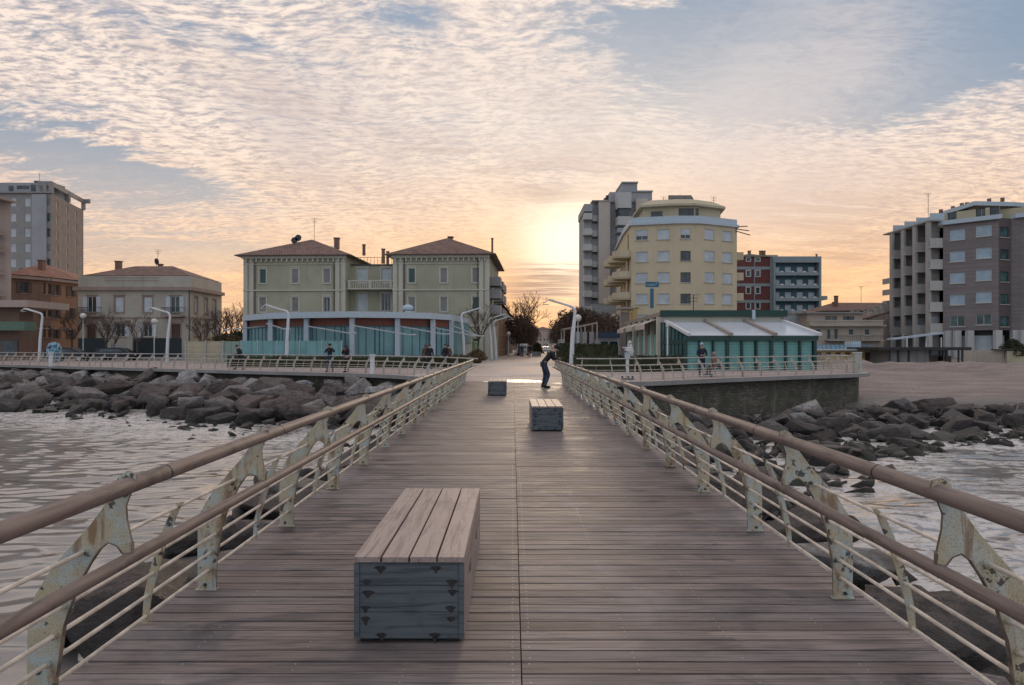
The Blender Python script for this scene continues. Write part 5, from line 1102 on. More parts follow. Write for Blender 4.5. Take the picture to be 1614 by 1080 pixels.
# stepped balconies west of the brick face
WBl = dict(frame='frame_w', fill=('shutter', 'grey_door'), mull=0, part='balcony_door'); M['bal_wall'] = plaster('grey_beige_balcony', (.36, .345, .325), .07, .2); M['bal_back_shade'] = plaster('shaded_balcony_wall', (.30, .285, .27), .07, .2)  # shade of the balcony recess put into the darker back wall colour
M['grey_door'] = ribbed('grey_balcony_shutter', (.38, .38, .37), .06, 2, .3); M['par_pale'] = plaster('pale_parapet', (.44, .425, .40), .06, .2)
cols = [(1464, 1486.6, 94.5, 374.5 - 1), (1443, 1463.8, 97.5, 380), (1424.5, 1442.8, 101, 385.5), (1406.5, 1424.3, 105, 391)]
for i, (pa, pb, dd, yy) in enumerate(cols):
    a, b = X(pa, dd), X(pb, dd); top = Z(yy - 22, dd) + .2
    stp = st * 1.0; ops = []
    for k in range(6):
        z = Z(yy + 15.5, dd) - stp * k
        if z > 2.6: ops.append((.5, b - a - .12, z + .05, z + 2.15, WBl if k < 4 else WR))
    body('balcony_wall', t, [(a, dd + .8), (b, dd + .8), (X(pb, dd + 9), dd + 9), (X(pa, dd + 9), dd + 9)], top, {0: ops}, M['bal_back_shade'])
    part('fin_wall', t, 'bal_wall', (a - .003, a + .3, dd - .05, dd + .79, 3.4, top)); part('roof_slab', t, 'bal_wall', (a - .1, b, dd - .3, dd + 2.5, top + .003, top + .2)); 
    for k in range(6):
        z = Z(yy + 15.5, dd) - stp * k
        if z < 3: break
        mb = MB(); mb.box(a - .04, b, dd - .35, dd - .06, z - .18, z); mb.box(a + .31, b, dd - .06, dd + .79, z - .16, z); bl = mb.build('balcony', M['twr_white'], t); mb = MB(); mb.box(a - .04, b, dd - .35, dd - .25, z, z + 1.15); mb.build('parapet', M['par_pale'], bl)
    part('ground_pier', t, 'twr_white', (a, a + .5, dd, dd + .5, 0, 3.4))
for z in (Z(447, 112), Z(464.5, 112), Z(482, 112)): part('side_balcony', t, 'bal_wall', (X(1396, 112), X(1408, 110), 110, 113, z - .1, z + .8))
mb = MB(); a = PA + V(.004, .01, 0); b = V(X(1481, 106), 106, 0); mb.quad(a, b, b + V(0, 0, H), a + V(0, 0, H)); mb.build('flank_wall', M['brick'], t)
# roof terrace, white eaves, pots
HPh = Z(337, 96)
inn = [PA + V(.8, 2.5, 0), PB + V(-.2, 3.0, 0), PC + V(0, 3, 0), PD + V(0, 3, 0), PD + V(0, 12, 0), PA + V(3, 12, 0)]
body('penthouse', t, inn, HPh, {0: [(q, q + 1.1, H + .6, H + 2, dict(frame='frame_d', fill=('pane', 'glass'), mull=0)) for q in (1.2, 4.6, 6.2)]}, M['ylw_pale'], z0=H)
mb = MB(); pl_ = [PA + V(-.3, -.4, 0), PB + V(-.1, -.8, 0), PB + V(-.1, .3, 0), PA + V(-.3, .8, 0)]; mb.prism([(p.x, p.y) for p in pl_], H - .02, H + .55)
pl_ = [PC + V(.1, -.7, 0), PD + V(0, -.7, 0), PD + V(0, .3, 0), PC + V(.1, .3, 0)]; mb.prism([(p.x, p.y) for p in pl_], H + .2, H + .75); mb.build('white_eave', M['bluewhite'], t)
for i, (pa, pb, dd, yy) in enumerate(cols): a, b = X(pa, dd), X(pb, dd); part('terrace_parapet', t, 'bluewhite', (a, b, dd - .3, dd - .15, Z(yy - 22, dd) + .41, Z(yy - 22, dd) + 1.3))
mb = MB(); q = [V(X(1418, 108), 108, Z(371, 108)), V(X(1450, 103), 103, Z(353, 103)), V(X(1487, 97), 97, Z(339, 97)), V(X(1536, 92.5), 92.5, Z(323.5, 92.5)), V(X(1600, 92), 92, Z(325, 92)), V(X(1700, 88), 88, Z(333, 88))]
for a, b in zip(q, q[1:]):
    vs = [a, b, b * (1 + 5 / b.y) + V(0, 0, -b.z * 5 / b.y + .3), a * (1 + 5 / a.y) + V(0, 0, -a.z * 5 / a.y + .3)]; mb.add([p for p in vs] + [p + V(0, 0, .55) for p in vs], ((0, 3, 2, 1), (4, 5, 6, 7), (0, 1, 5, 4), (2, 3, 7, 6), (1, 2, 6, 5), (3, 0, 4, 7)))
mb.build('upper_roof', M['bluewhite'], t)
for (p, y_) in ((1483, 336), (1502, 331), (1516, 326), (1524, 325), (1559, 319), (1580, 317.5)):
    c = V(X(p, 96), 96, Z(y_, 96)); mb = MB(); mb.tube([c - V(0, 0, 1.4), c], .16, 8); mb.tube([c, c + V(0, 0, .5)], .26, 8); mb.build('chimney_pot', M['chim'], t)
antenna(t, X(1463, 100), 100, Z(341, 100), 3.4)
# ground floor awning frame of the bar under the balconies
t = thing('white_awning', (X(1445, 92), 92, 0), 'long white sloping awning below the side balconies of the brick block', 'awning')
a, b = V(X(1408, 91), 91, Z(536, 91)), V(X(1487, 88), 88, Z(526.5, 88)); mb = MB(); mb.add([a, b, b + V(0, 1.6, .0), a + V(0, 1.6, .0), a + V(0, 0, .22), b + V(0, 0, .22), b + V(0, 1.6, .22), a + V(0, 1.6, .22)], ((0, 1, 5, 4), (4, 5, 6, 7), (0, 3, 2, 1), (1, 2, 6, 5), (3, 0, 4, 7), (2, 3, 7, 6))); mb.build('canopy', M['bluewhite'], t)
for p in (1430, 1460, 1484): part('post', t, 'white_metal', (X(p, 90) - .06, X(p, 90) + .06, 90, 90.12, 0, Z(532, 90)))

# ---- seafront restaurant with teal shutters (right) ---------------------------------------
M['fascia_green'] = plain('dark_green_fascia', (.005, .040, .032), .45, 0, .1, 1); M['teal_roller'] = ribbed('teal_roller_shutter', (.17, .40, .375), .19, 2, .5, .5)
M['green_frame'] = plain('dark_green_frame', (.012, .05, .045), .45); M['awn_white'] = plain('white_glazed_roof', (.56, .60, .66), .18, 0, .04, .4, .02); M['beam_brown'] = plain('pale_brown_beam', (.30, .25, .22), .6)
M['stripe'] = ribbed('striped_beige_awning', (.52, .44, .38), .28, 1, .45, .8); M['fascia_grey'] = plaster('brown_grey_fascia', (.24, .20, .175), .08, .2)
f0 = V(X(1040, 50), 50, 0); ang = R(-2.5); t = thing('seafront_restaurant', f0, 'seafront restaurant with dark green fascia, white sloping glazed roof and teal roller shutters', 'restaurant')
side_u = V(sd.x, sd.y, 0); W = X(1238, 50) - f0.x; dep = 22
zf1, zf0 = Z(489.5, 50), Z(499.5, 50)
mb = MB(); mb.box(f0.x, f0.x + W * .715, 49.6, 50, zf0, zf1); mb.box(f0.x + W * .745, f0.x + W, 49.6, 50, zf0, zf1); mb.build('green_fascia', M['fascia_green'], t)
part('fascia_gap', t, 'bluewhite', (f0.x + W * .718, f0.x + W * .742, 49.5, 50, zf0 - .2, zf1 + .02))
mb = MB(); c = [f0, f0 + V(W, 0, 0), f0 + V(W, dep, 0), f0 + side_u * dep]
mb.prism([(p.x, p.y + .003) for p in c], zf0 + .05, zf1 - .12); mb.build('roof', M['fascia_grey'], t)
part('upper_band', t, 'cream_trim', (f0.x, f0.x + W - .4, 49.85, 50.3, zf0 - .42, zf0 - .004))
# main front wall
x0, x1 = X(1079, 46), X(1286, 46); zl = Z(529.5, 46)
part('front_wall', t, 'green_frame', (f0.x + .2, f0.x + W - .1, 50.3, 50.5, 0, zf0 - .43))
# glazed lean-to: 3 roof bays between beams
tops = [X(1047, 50), X(1110, 50), X(1172, 50), X(1231, 50)]; bots = [X(1082, 46), X(1148, 46), X(1217, 46), X(1286, 46)]; zt1 = Z(507.5, 50)
for i in range(3):
    mb = MB(); vs = [V(bots[i], 45.6, zl), V(bots[i + 1], 45.6, zl), V(tops[i + 1], 50, zt1), V(tops[i], 50, zt1)]; mb.add(vs + [v + V(0, 0, .05) for v in vs], ((0, 3, 2, 1), (4, 5, 6, 7), (0, 1, 5, 4), (1, 2, 6, 5), (2, 3, 7, 6), (3, 0, 4, 7))); mb.build('glazed_roof', M['awn_white'], t)
for i in range(4): mb = MB(); mb.beam(V(bots[i], 45.3, zl + .08), V(tops[i], 50.0, zt1 + .12), .22, .2); mb.build('roof_beam', M['beam_brown'] if 0 < i < 3 else M['white_metal'], t)
part('eave_beam', t, 'green_frame', (x0, x1, 45.62, 45.85, zl - .32, zl - .01))
sh = [(1082, 1100), (1103, 1121), (1125, 1142.5), (1147.5, 1166), (1169.5, 1188), (1193, 1212), (1216, 1235), (1238.5, 1257), (1260.5, 1278.5)]
for (a, b) in sh: part('roller_shutter', t, 'teal_roller', (X(a, 46), X(b, 46), 45.9, 45.96, .02, zl - .33))
e = [1079.5] + [(sh[i][1] + sh[i + 1][0]) / 2 for i in range(8)] + [1282]
for i, p in enumerate(e): w_2 = .06 if i % 3 else .10; part('post', t, 'green_frame', (X(p, 46) - w_2, X(p, 46) + w_2, 45.7, 46.0, 0, zl - .33))
part('end_glazing', t, 'glass_teal', (x1 - .15, x1 - .1, 46.0, 50, .5, zl - .35)); part('end_base', t, 'green_frame', (x1 - .2, x1 - .05, 46.01, 50, 0, .5), (x0 + .05, x0 + .2, 46.01, 50, 0, .45))
# glazed west end of the lean-to
mb = MB(); a, b = V(x0 + .1, 46.0, 0), V(f0.x + .1, 50, 0)
mb.quad(a + V(0, 0, .45), b + V(0, 0, .45), b + V(0, 0, zt1), a + V(0, 0, zl)); dd = b - a
for k in range(8): p = a + dd * (k / 7); h = zl + (zt1 - zl) * k / 7; mb.beam(p + V(-.02, -.02, .1), p + V(-.02, -.02, h), .07, .07, 1)
mb.beam(a + V(-.03, 0, 1.9), b + V(-.03, 0, 1.9), .08, .25, 1); mb.build('end_screen', [M['glass_teal'], M['green_frame']], t)
# street side: columns, teal shutters, striped awnings
ux = side_u; nn = V(-ux.y, ux.x, 0)
mb = MB(); a = f0 + V(.15, .4, 0); b = a + ux * (dep - 1); mb.quad(a, b, b + V(0, 0, zf0), a + V(0, 0, zf0)); mb.build('side_wall', M['green_frame'], t)
for k, q in enumerate((.2, 3.1, 6.4, 9.6, 13.4, 17.2)):
    p = f0 + ux * q; part('column', t, 'cream_trim', (p.x - .2, p.x + .18, p.y - .22, p.y + .22, 0, zf0 - .01))
    if k < 5: p2 = f0 + ux * (q + 1.6) + V(.08, 0, 0); part('side_shutter', t, 'teal_roller', (p2.x - .03, p2.x + .03, p2.y - 1.15, p2.y + 1.15, .05, 2.5))
for (q0, q1) in ((.8, 6.2), (7.8, 12.4), (14.0, 19.4)):
    a, b = f0 + ux * q0, f0 + ux * q1; o = nn * 1.0; zt2, zb2 = zf0 - .1, zf0 - .5; mb = MB()
    mb.add([a + V(0, 0, zt2), b + V(0, 0, zt2), b + o + V(0, 0, zb2), a + o + V(0, 0, zb2), a + o + V(0, 0, zb2 - .38), b + o + V(0, 0, zb2 - .38)], ((0, 1, 2, 3), (3, 2, 5, 4))); mb.build('awning', M['stripe'], t)
mb = MB()
for q in (14, 15.2, 17.4, 19): p = f0 + ux * q; mb.box(p.x + .2, p.x + .32, p.y - .06, p.y + .06, zf1 - .2, zf1 + 1.0); mb.box(p.x + .2, p.x + .5, p.y - .06, p.y + .5, zf1 + .9, zf1 + 1.0)
mb.build('roof_bracket', plain('yellow_bracket', (.42, .28, .08), .6), t)
antenna(t, X(1093, 52), 52, zf1, 1.3)
# rooftop shelter behind its corner
t = thing('rooftop_pergola', (X(985, 76), 76, 0), 'small timber roof shelter with pale slatted edge at the back of the restaurant', 'pergola')
part('roof', t, 'beam_brown', (X(976, 76), X(1000, 76), 76, 79, Z(487, 76), Z(484, 76))); part('post', t, 'beam_brown', (X(977, 76), X(978.5, 76), 76, 76.2, 0, Z(487, 76))); part('post', t, 'beam_brown', (X(998, 76), X(999.5, 76), 76, 76.2, 0, Z(487, 76))); part('screen', t, 'fascia_grey', (X(978.6, 76), X(997.9, 76), 76.5, 76.6, 0, Z(492, 76)))

# ================================================================== promenade furniture
def arclen(P):
    L = [0]
    for a, b in zip(P, P[1:]): L.append(L[-1] + math.dist(a, b))
    return L
M['prail'] = plain('grey_steel_rail', (.40, .38, .36), .4, .3); M['ppost'] = rusty('promenade_post_paint', (.50, .50, .45), (.44, .40, .33), .75)
pe = offset(LEs, .62); pe = [p for p in pe if p[0] > -62] ; Lp = arclen(pe)
r = thing('promenade_railing', (-20, 46.6, 0), 'long curving pale railing along the left promenade above the boulders', 'railing')
railing(r, pe, [k * 1.48 + .3 for k in range(int((Lp[-1] - .6) / 1.48))], ('ppost', 'ppost', 'rod'), side=1, detail=False, rail_r=.03, rail_mat='prail', rod_r=.012)
pe = offset(REs, .62)[:-3]; Lp = arclen(pe)
r = thing('promenade_railing', (10, 34, 0), 'curving pale railing along the right promenade above the stone wall', 'railing')
railing(r, pe, [k * 1.48 + .3 for k in range(int((Lp[-1] - .4) / 1.48))], ('ppost', 'ppost', 'rod'), side=1, detail=False, rail_r=.03, rail_mat='prail', rod_r=.012)

def lamp(px, base_d, top_py, dirx, label, lean=.035):
    x = X(px, base_d); h = Z(top_py, base_d); t = thing('street_lamp', (x, base_d, 0), label, 'street lamp', 'tall angular white promenade lamps')
    mb = MB(); mb.box(x - .24, x + .24, base_d - .2, base_d + .2, 0, .12); mb.build('foot', M['grey_metal'], t)
    e = V(x - dirx * lean * h * 1.6, base_d, h - .62); mb = MB(); mb.tube([(x, base_d, .12), (x - dirx * lean * h * .5, base_d, h * .45), (e.x, base_d, h - 1.0), (e.x + dirx * .02, base_d, h - .72)], [.16, .14, .105, .10], 10)
    mb.tube([(e.x + dirx * .02, base_d, h - .74), (e.x + dirx * .12, base_d, h - .58), (e.x + dirx * .35, base_d, h - .47)], [.10, .10, .09], 10); mb.build('pole', M['white_metal'], t)
    mb = MB(); a = V(e.x + dirx * .32, base_d, h - .48); b = V(e.x + dirx * 1.75, base_d, h - .04); n = (b - a).normalized()
    for k in range(1): mb.add([a + V(0, -.10, -.06), a + V(0, .10, -.06), a + V(0, .10, .06), a + V(0, -.10, .06), b + V(0, -.3, -.06), b + V(0, .3, -.06), b + V(0, .3, .05), b + V(0, -.3, .05)], ((0, 1, 2, 3), (4, 7, 6, 5), (0, 4, 5, 1), (1, 5, 6, 2), (2, 6, 7, 3), (3, 7, 4, 0)))
    c = b + V(dirx * .42, 0, -.24); mb.add([b + V(0, -.26, -.03), b + V(0, .26, -.03), b + V(0, .26, .04), b + V(0, -.26, .04), c + V(0, -.2, -.03), c + V(0, .2, -.03), c + V(0, .2, .02), c + V(0, -.2, .02)], ((0, 1, 2, 3), (4, 7, 6, 5), (0, 4, 5, 1), (1, 5, 6, 2), (2, 6, 7, 3), (3, 7, 4, 0)))
    mb.build('lamp_head', M['white_metal'], t)
    mb = MB(); mb.box(min(b.x, c.x) - .02, max(b.x, c.x), base_d - .15, base_d + .15, c.z - .10, c.z - .06); mb.build('lens', M['frame_w'], t)
lamp(62, 72, 486, -1, 'angular white lamp post in front of the ochre orange building')
lamp(263, 68, 484.5, -1, 'angular white lamp post in front of the pale grey villa')
lamp(451.5, 55, 480, -1, 'angular white lamp post in front of the teal pavilion, by the two people taking pictures', .02)
lamp(731.5, 66, 485, 1, 'angular white lamp post beside the right end of the teal pavilion, head to the right', .03)
lamp(775, 76.5, 494.5, 1, 'nearer and taller of the two paired angular lamps by the sage villa corner')
lamp(782, 79, 498.5, 1, 'farther and lower of the two paired angular lamps by the sage villa corner')
lamp(900.5, 46, 471.5, -1, 'tallest-looking angular lamp post rising behind the leaning person, right of the street', .032)
M['globe'] = plain('opal_globe', (.62, .58, .54), .3, 0, .03)
def globe(px, d, py, label):
    x, h = X(px, d), Z(py, d); t = thing('globe_lamp', (x, d, 0), label, 'street lamp', 'globe lamps on thin posts')
    mb = MB(); mb.tube([(x, d, 0), (x, d, .5), (x, d, .52), (x, d, h - .25)], [.09, .09, .05, .045], 7); mb.build('pole', M['grey_metal'], t)
    mb = MB(); mb.ball((x, d, h), .31, 0, 14, 8); mb.build('globe', M['globe'], t)
globe(44, 82, 505.5, 'globe lamp by the left-hand awning, before the ochre building'); globe(131, 74, 498, 'globe lamp at the left corner of the pale grey villa')
globe(243, 74, 506.5, 'globe lamp before the middle of the pale grey villa'); globe(333, 84, 500, 'globe lamp before the right flank of the pale grey villa')
globe(911, 60, 501.5, 'globe lamp just right of the tallest angular lamp post'); globe(801.5, 105, 526, 'lowest globe lamp, in the street left of the walkers'); globe(884 - 72, 118, 516, 'globe lamp against the dark left tree row of the street')

def pale_post(x, y, h, label, w=.16, rz=0):
    t = thing('marker_post', (x, y, 0), label, 'post'); mb = MB(); mb.tube([(x, y, 0), (x, y, h - .15)], [w, w * .8], 10); mb.build('shaft', M['white_metal'], t); mb = MB(); mb.tube([(x, y, h - .15), (x, y, h)], [w * 1.15, w * 1.1], 10); mb.build('cap', M['frame_w'], t)
pale_post(X(80, 54.6), 54.6, 1.12, 'thick pale post at the far left railing, below the blue recycling bin'); pale_post(X(587, 40.3), 40.3, 1.15, 'thick pale post in the left railing, right of the two people taking pictures')
t = thing('railing_cabinet', (X(1354, 41.3), 41.3, 0), 'pale metal cabinet at the far right corner of the promenade railing', 'cabinet'); part('body', t, 'ppost', (X(1349, 41.3), X(1360, 41.3), 41.4, 41.7, 0, 1.2)); part('lid', t, 'frame_w', (X(1348.4, 41.3), X(1360.6, 41.3), 41.37, 41.73, 1.2, 1.26))
# coin telescope
x, y = X(989, 33.5), 33.5; t = thing('coin_telescope', (x, y, 0), 'pale coin-operated telescope on a round base by the right promenade railing', 'telescope')
mb = MB(); mb.tube([(x, y, 0), (x, y, .06)], .34, 14); 
for a in (0, 1.57, 3.14, 4.71): mb.tube([(x + .25 * math.cos(a), y + .25 * math.sin(a), .06), (x + .25 * math.cos(a), y + .25 * math.sin(a), .16)], .05, 6)
mb.build('base', M['darksteel'], t); mb = MB(); mb.tube([(x, y, .06), (x, y, .5), (x, y, 1.05)], [.08, .075, .08], 12); mb.build('column', M['white_metal'], t)
mb = MB(); mb.box(x - .12, x + .12, y - .12, y + .12, 1.05, 1.32); mb.build('coin_box', M['bluewhite'], t); mb = MB(); mb.box(x - .10, x + .10, y - .28, y + .25, 1.40, 1.53); mb.box(x - .24, x + .16, y - .16, y + .14, 1.54, 1.58); mb.tube([(x, y, 1.3), (x, y, 1.42)], .05, 8); mb.build('optics_head', M['white_metal'], t)
# white carved figure and totem by the restaurant corner
x, y = X(994, 44), 44; t = thing('garden_statue', (x, y, 0), 'small pale statue-like ornament on a plinth beside the restaurant columns', 'statue')
mb = MB(); mb.box(x - .2, x + .2, y - .2, y + .2, 0, 1.0); mb.build('plinth', M['stone_trim'], t); mb = MB(); mb.tube([(x, y, 1.0), (x + .03, y, 1.3), (x - .03, y, 1.55), (x, y, 1.75)], [.14, .2, .13, .09], 10); mb.ball((x - .05, y, 1.86), .12, 0); mb.tube([(x, y, 1.5), (x - .22, y - .05, 1.62), (x - .1, y, 1.95)], [.07, .05, .04], 6); mb.build('figure', M['frame_w'], t)
x, y = X(1052, 44), 44; t = thing('slim_pole', (x, y, 0), 'slim pale pole with a small head standing left of the glazed roof', 'pole'); mb = MB(); mb.tube([(x, y, 0), (x, y, 3.0)], .05, 7); mb.build('shaft', M['white_metal'], t); mb = MB(); mb.ball((x, y, 3.0), .11, 0, 8, 6, (1, 1, 2.2)); mb.build('head', M['frame_w'], t)

# ---- street-side kiosk, pergola frames, signs --------------------------------------------
t = thing('pergola', (X(920, 72), 72, 0), 'pale open pergola frame with posts to the right of the street', 'pergola')
mb = MB(); ps = [(889, 74, 519), (905, 72, 516), (922, 70, 513), (941, 68, 509)]
for (p, d, q), (p2, d2, q2) in zip(ps, ps[1:]): mb.beam(V(X(p, d), d, Z(q, d)), V(X(p2, d2), d2, Z(q2, d2)), .14, .16); mb.beam(V(X(p, d), d + 4, Z(q, d)), V(X(p2, d2), d2 + 4, Z(q2, d2)), .14, .16)
for (p, d, q) in ps: mb.beam(V(X(p, d), d, Z(q, d) + .05), V(X(p, d), d + 4, Z(q, d) + .05), .1, .1)
mb.build('top_frame', M['beam_brown'], t)
for (p, d, q) in ps:
    for dy in (0, 4): part('post', t, 'beam_brown', (X(p, d) - .07, X(p, d) + .07, d + dy - .07, d + dy + .07, 0, Z(q, d)))
for i in range(3): part('infill_screen', t, 'twr_grey', (X(907 + i * 11, 76), X(914 + i * 11, 76), 76.0, 76.05, .8, 3.2))
t = thing('blue_kiosk', (X(958, 76), 76, 0), 'low kiosk with navy awning and white band behind the big green bush', 'kiosk'); M['navy'] = plain('navy_canvas', (.025, .045, .085), .7)
part('body', t, 'bluewhite', (X(944, 76), X(976, 76), 76, 80, 0, Z(533, 76))); part('awning', t, 'navy', (X(942, 75), X(977, 75), 74.8, 80, Z(533, 75) + .003, Z(524, 75))); part('window', t, 'glass', (X(947, 76), X(958, 76), 75.95, 75.997, 1.0, 2.1), (X(961, 76), X(973, 76), 75.95, 75.997, 1.0, 2.1)); part('white_band', t, 'frame_w', (X(943, 75.5), X(977, 75.5), 75.5, 75.9, Z(535, 75.5), Z(533.3, 75.5)))
t = thing('ring_sign', (X(884, 62), 62, 0), 'white outline of oval rings on a short stand behind the leaning person', 'sign'); mb = MB()
for k in range(3):
    c = V(X(880.8 + k * 3.3, 62), 62, Z(538.5 - k * .4, 62)); mb.tube([c + V(.085 * math.cos(a * math.pi / 7), 0, .16 * math.sin(a * math.pi / 7)) for a in range(15)], .022, 5, 0, False)
mb.build('oval_ring', M['frame_w'], t); part('stand', t, 'frame_w', (X(883.4, 62), X(884.6, 62), 62, 62.08, 0, Z(541, 62)))
t = thing('beige_kiosk', (X(716, 70), 70, 0), 'low pinkish beige box kiosk between the pavilion and the lamp on its right', 'kiosk'); part('wall', t, 'cream_trim', (X(709, 70), X(740, 70), 70, 73, 0, Z(541.5, 70))); part('roof', t, 'stone_trim', (X(708.4, 70), X(740.6, 70), 69.9, 73.1, Z(541.4, 70), Z(540.6, 70))); part('panel_seam', t, 'louvre_brown', (X(724, 70), X(725, 70), 69.97, 69.997, 0, Z(542, 70)))
M['col_green'] = plain('light_green_paint', (.17, .26, .12), .6); t = thing('green_pillar', (X(748.5, 71), 71, 0), 'short light green advertising pillar right of the beige kiosk', 'pillar'); c = V(X(748.5, 71), 71, 0)
mb = MB(); mb.tube([c, c + V(0, 0, Z(540, 71))], .26, 14); mb.build('drum', M['col_green'], t); mb = MB(); mb.tube([c + V(0, 0, Z(540, 71)), c + V(0, 0, Z(538, 71))], [.32, .2], 14); mb.build('cap', M['col_green'], t)
# recycling bin with a mural
def mural():
    m, g, b = new_mat('mural_paint'); p = pos(g); n = g.noise(g.map(p, scale=(1.9, 1.9, 2.2)), 1.0, 2, .5, 2.5); n2 = g.noise(g.map(p, scale=(3, 3, 3), loc=(4, 0, 0)), 1.0, 2, .4, 1.5)
    c = g.mix(g.ss(n, .50, .54), (.025, .10, .19), (.22, .42, .50)); c = g.mix(g.ss(n2, .60, .63), c, (.45, .52, .52)); c = g.mix(g.ss(g.m('ABSOLUTE', g.m('SUBTRACT', n, .5)), .02, .01), c, (.01, .02, .05)); setb(g, b, col=c, rough=.5); return m
M['mural'] = mural(); x, y = X(85, 66), 66; t = thing('recycling_bin', (x, y, 0), 'rounded blue recycling bin painted with a pale swirling mural', 'recycling bin')
mb = MB(); mb.tube([(x, y, .12), (x, y, .3), (x, y, 1.5), (x, y, 1.85), (x, y, 2.0)], [.56, .62, .62, .45, .12], 18); mb.build('body', M['mural'], t); mb = MB(); mb.tube([(x, y, 0), (x, y, .12)], .5, 14); mb.tube([(x, y - .5, 1.45), (x, y - .66, 1.45)], .12, 10); mb.build('base_and_hatch', M['darksteel'], t)
# cars
def car(x, y, rz, paint, label, van=False):
    t = thing('parked_van' if van else 'parked_car', (x, y, 0), label, 'van' if van else 'car', None, rz); l, w, h = (4.9, 1.9, 2.0) if van else (4.2, 1.72, 1.45)
    prof = [(-l / 2, .35), (-l / 2, .85), (-l / 2 + .15, h * .95), (-l * .1, h), (l * .12, h * .98), (l * .30, .98), (l / 2 - .1, .78), (l / 2, .35)] if not van else [(-l / 2, .35), (-l / 2 + .05, h * .97), (l * .22, h), (l * .36, 1.15), (l / 2, .95), (l / 2, .35)]
    def loft(pr, ins, y0, y1, nm, mt, par):
        mb = MB(); n = len(pr); ring_ = lambda yy, k: [V(a, yy * (1 - (.12 if b > .9 else 0) * k), b) for a, b in pr]
        vs = ring_(-w / 2, 1) + ring_(w / 2, 1); mb.add(vs, [(i, (i + 1) % n, n + (i + 1) % n, n + i) for i in range(n)] + [tuple(range(n - 1, -1, -1)), tuple(range(n, 2 * n))]); return mb.build(nm, M[mt], par, local=True)
    loft(prof, 0, 0, 0, 'body', paint, t)
    for s in (-1, 1):
        mb = MB(); zz = (1.0, h * .9)
        ys = s * (w / 2 * .895 + .012); fr, bk = l * .24, -l / 2 + .45; mb.add([V(bk, ys * 1.01, zz[0]), V(fr, ys * 1.01, zz[0]), V(l * .10, ys, zz[1]), V(bk + .15, ys, zz[1])], ((0, 1, 2, 3),)); mb.build('side_window', M['glass'], t, local=True)
        for wx in (-l * .31, l * .31):
            mb = MB(); mb.tube([(wx, s * (w / 2 - .2), .32), (wx, s * (w / 2 + .01), .32)], .32, 14); wh_ = mb.build('wheel', M['black'], t, local=True); mb = MB(); mb.tube([(wx, s * (w / 2), .32), (wx, s * (w / 2 + .02), .32)], .19, 10); mb.build('rim', M['grey_metal'], wh_, local=True)
        mb = MB(); mb.box(l / 2 - .04, l / 2 + .012, s * w * .36 - .15, s * w * .36 + .15, .62, .76); mb.build('headlight', M['frame_w'], t, local=True)
    mb = MB(); xx = l * .215 if not van else l * .295; mb.add([V(l * .125 + .02, -w * .36, h * .93), V(l * .125 + .02, w * .36, h * .93), V(l * .29, w * .41, 1.02), V(l * .29, -w * .41, 1.02)] if not van else [V(l * .235 + .01, -w * .38, h * .93), V(l * .235 + .01, w * .38, h * .93), V(l * .36 + .015, w * .42, 1.2), V(l * .36 + .015, -w * .42, 1.2)], ((0, 1, 2, 3),)); mb.build('windscreen', M['glass'], t, local=True); return t
M['car_dark'] = plain('dark_car_paint', (.012, .015, .025), .25, .2, .05); M['car_white'] = plain('white_car_paint', (.55, .55, .56), .3, 0, .04); M['car_blue'] = plain('blue_van_paint', (.03, .05, .10), .3)
car(X(110, 72), 72, R(5), 'car_dark', 'black parked car right behind the mural-painted recycling bin'); car(X(187, 73.5), 73.5, R(2), 'car_dark', 'dark parked car in front of the gate of the pale villa')
car(X(824, 118), 118, R(-95), 'car_white', 'white van in the street just behind the two walkers', True); car(X(860, 150), 150, R(-80), 'car_white', 'white car far along the right side of the street'); car(X(880, 120), 120, R(-88), 'car_white', 'white-roofed van in the street beyond the leaning person', True)
t = thing('planter_box', (X(843, 108), 108, 0), 'low grey planter with a rounded dark green bush in mid street', 'planter'); part('trough', t, 'concrete', (X(839, 108), X(853, 108), 108, 109.5, 0, .7))

# ================================================================== vegetation
M['leaf_hedge'] = leafy('hedge_leaves', (.035, .042, .018), (.10, .10, .045)); M['leaf_brown'] = leafy('brown_leaves', (.055, .036, .028), (.13, .085, .06)); M['bark'] = plain('bark', (.085, .065, .052), .9, 0, .25, 8, .5); M['twig'] = plain('twigs', (.10, .07, .058), .9)
M['leaf_dark'] = leafy('dark_evergreen', (.02, .028, .014), (.06, .065, .03)); M['leaf_rusty'] = leafy('rusty_bush_leaves', (.08, .06, .035), (.16, .11, .06))
def leaves(mb, pts, s, rr, mi=0):
    for p in pts:
        n = V(rr.gauss(0, 1), rr.gauss(0, 1), rr.gauss(0, 1)).normalized(); a = n.orthogonal().normalized(); b = n.cross(a); k = s * rr.uniform(.6, 1.35); q = rr.uniform(0, 6.28)
        a, b = a * math.cos(q) + b * math.sin(q), b * math.cos(q) - a * math.sin(q)
        mb.add([p - a * k, p - b * k * .5, p + a * k, p + b * k * .5], ((0, 1, 2, 3),), mi)
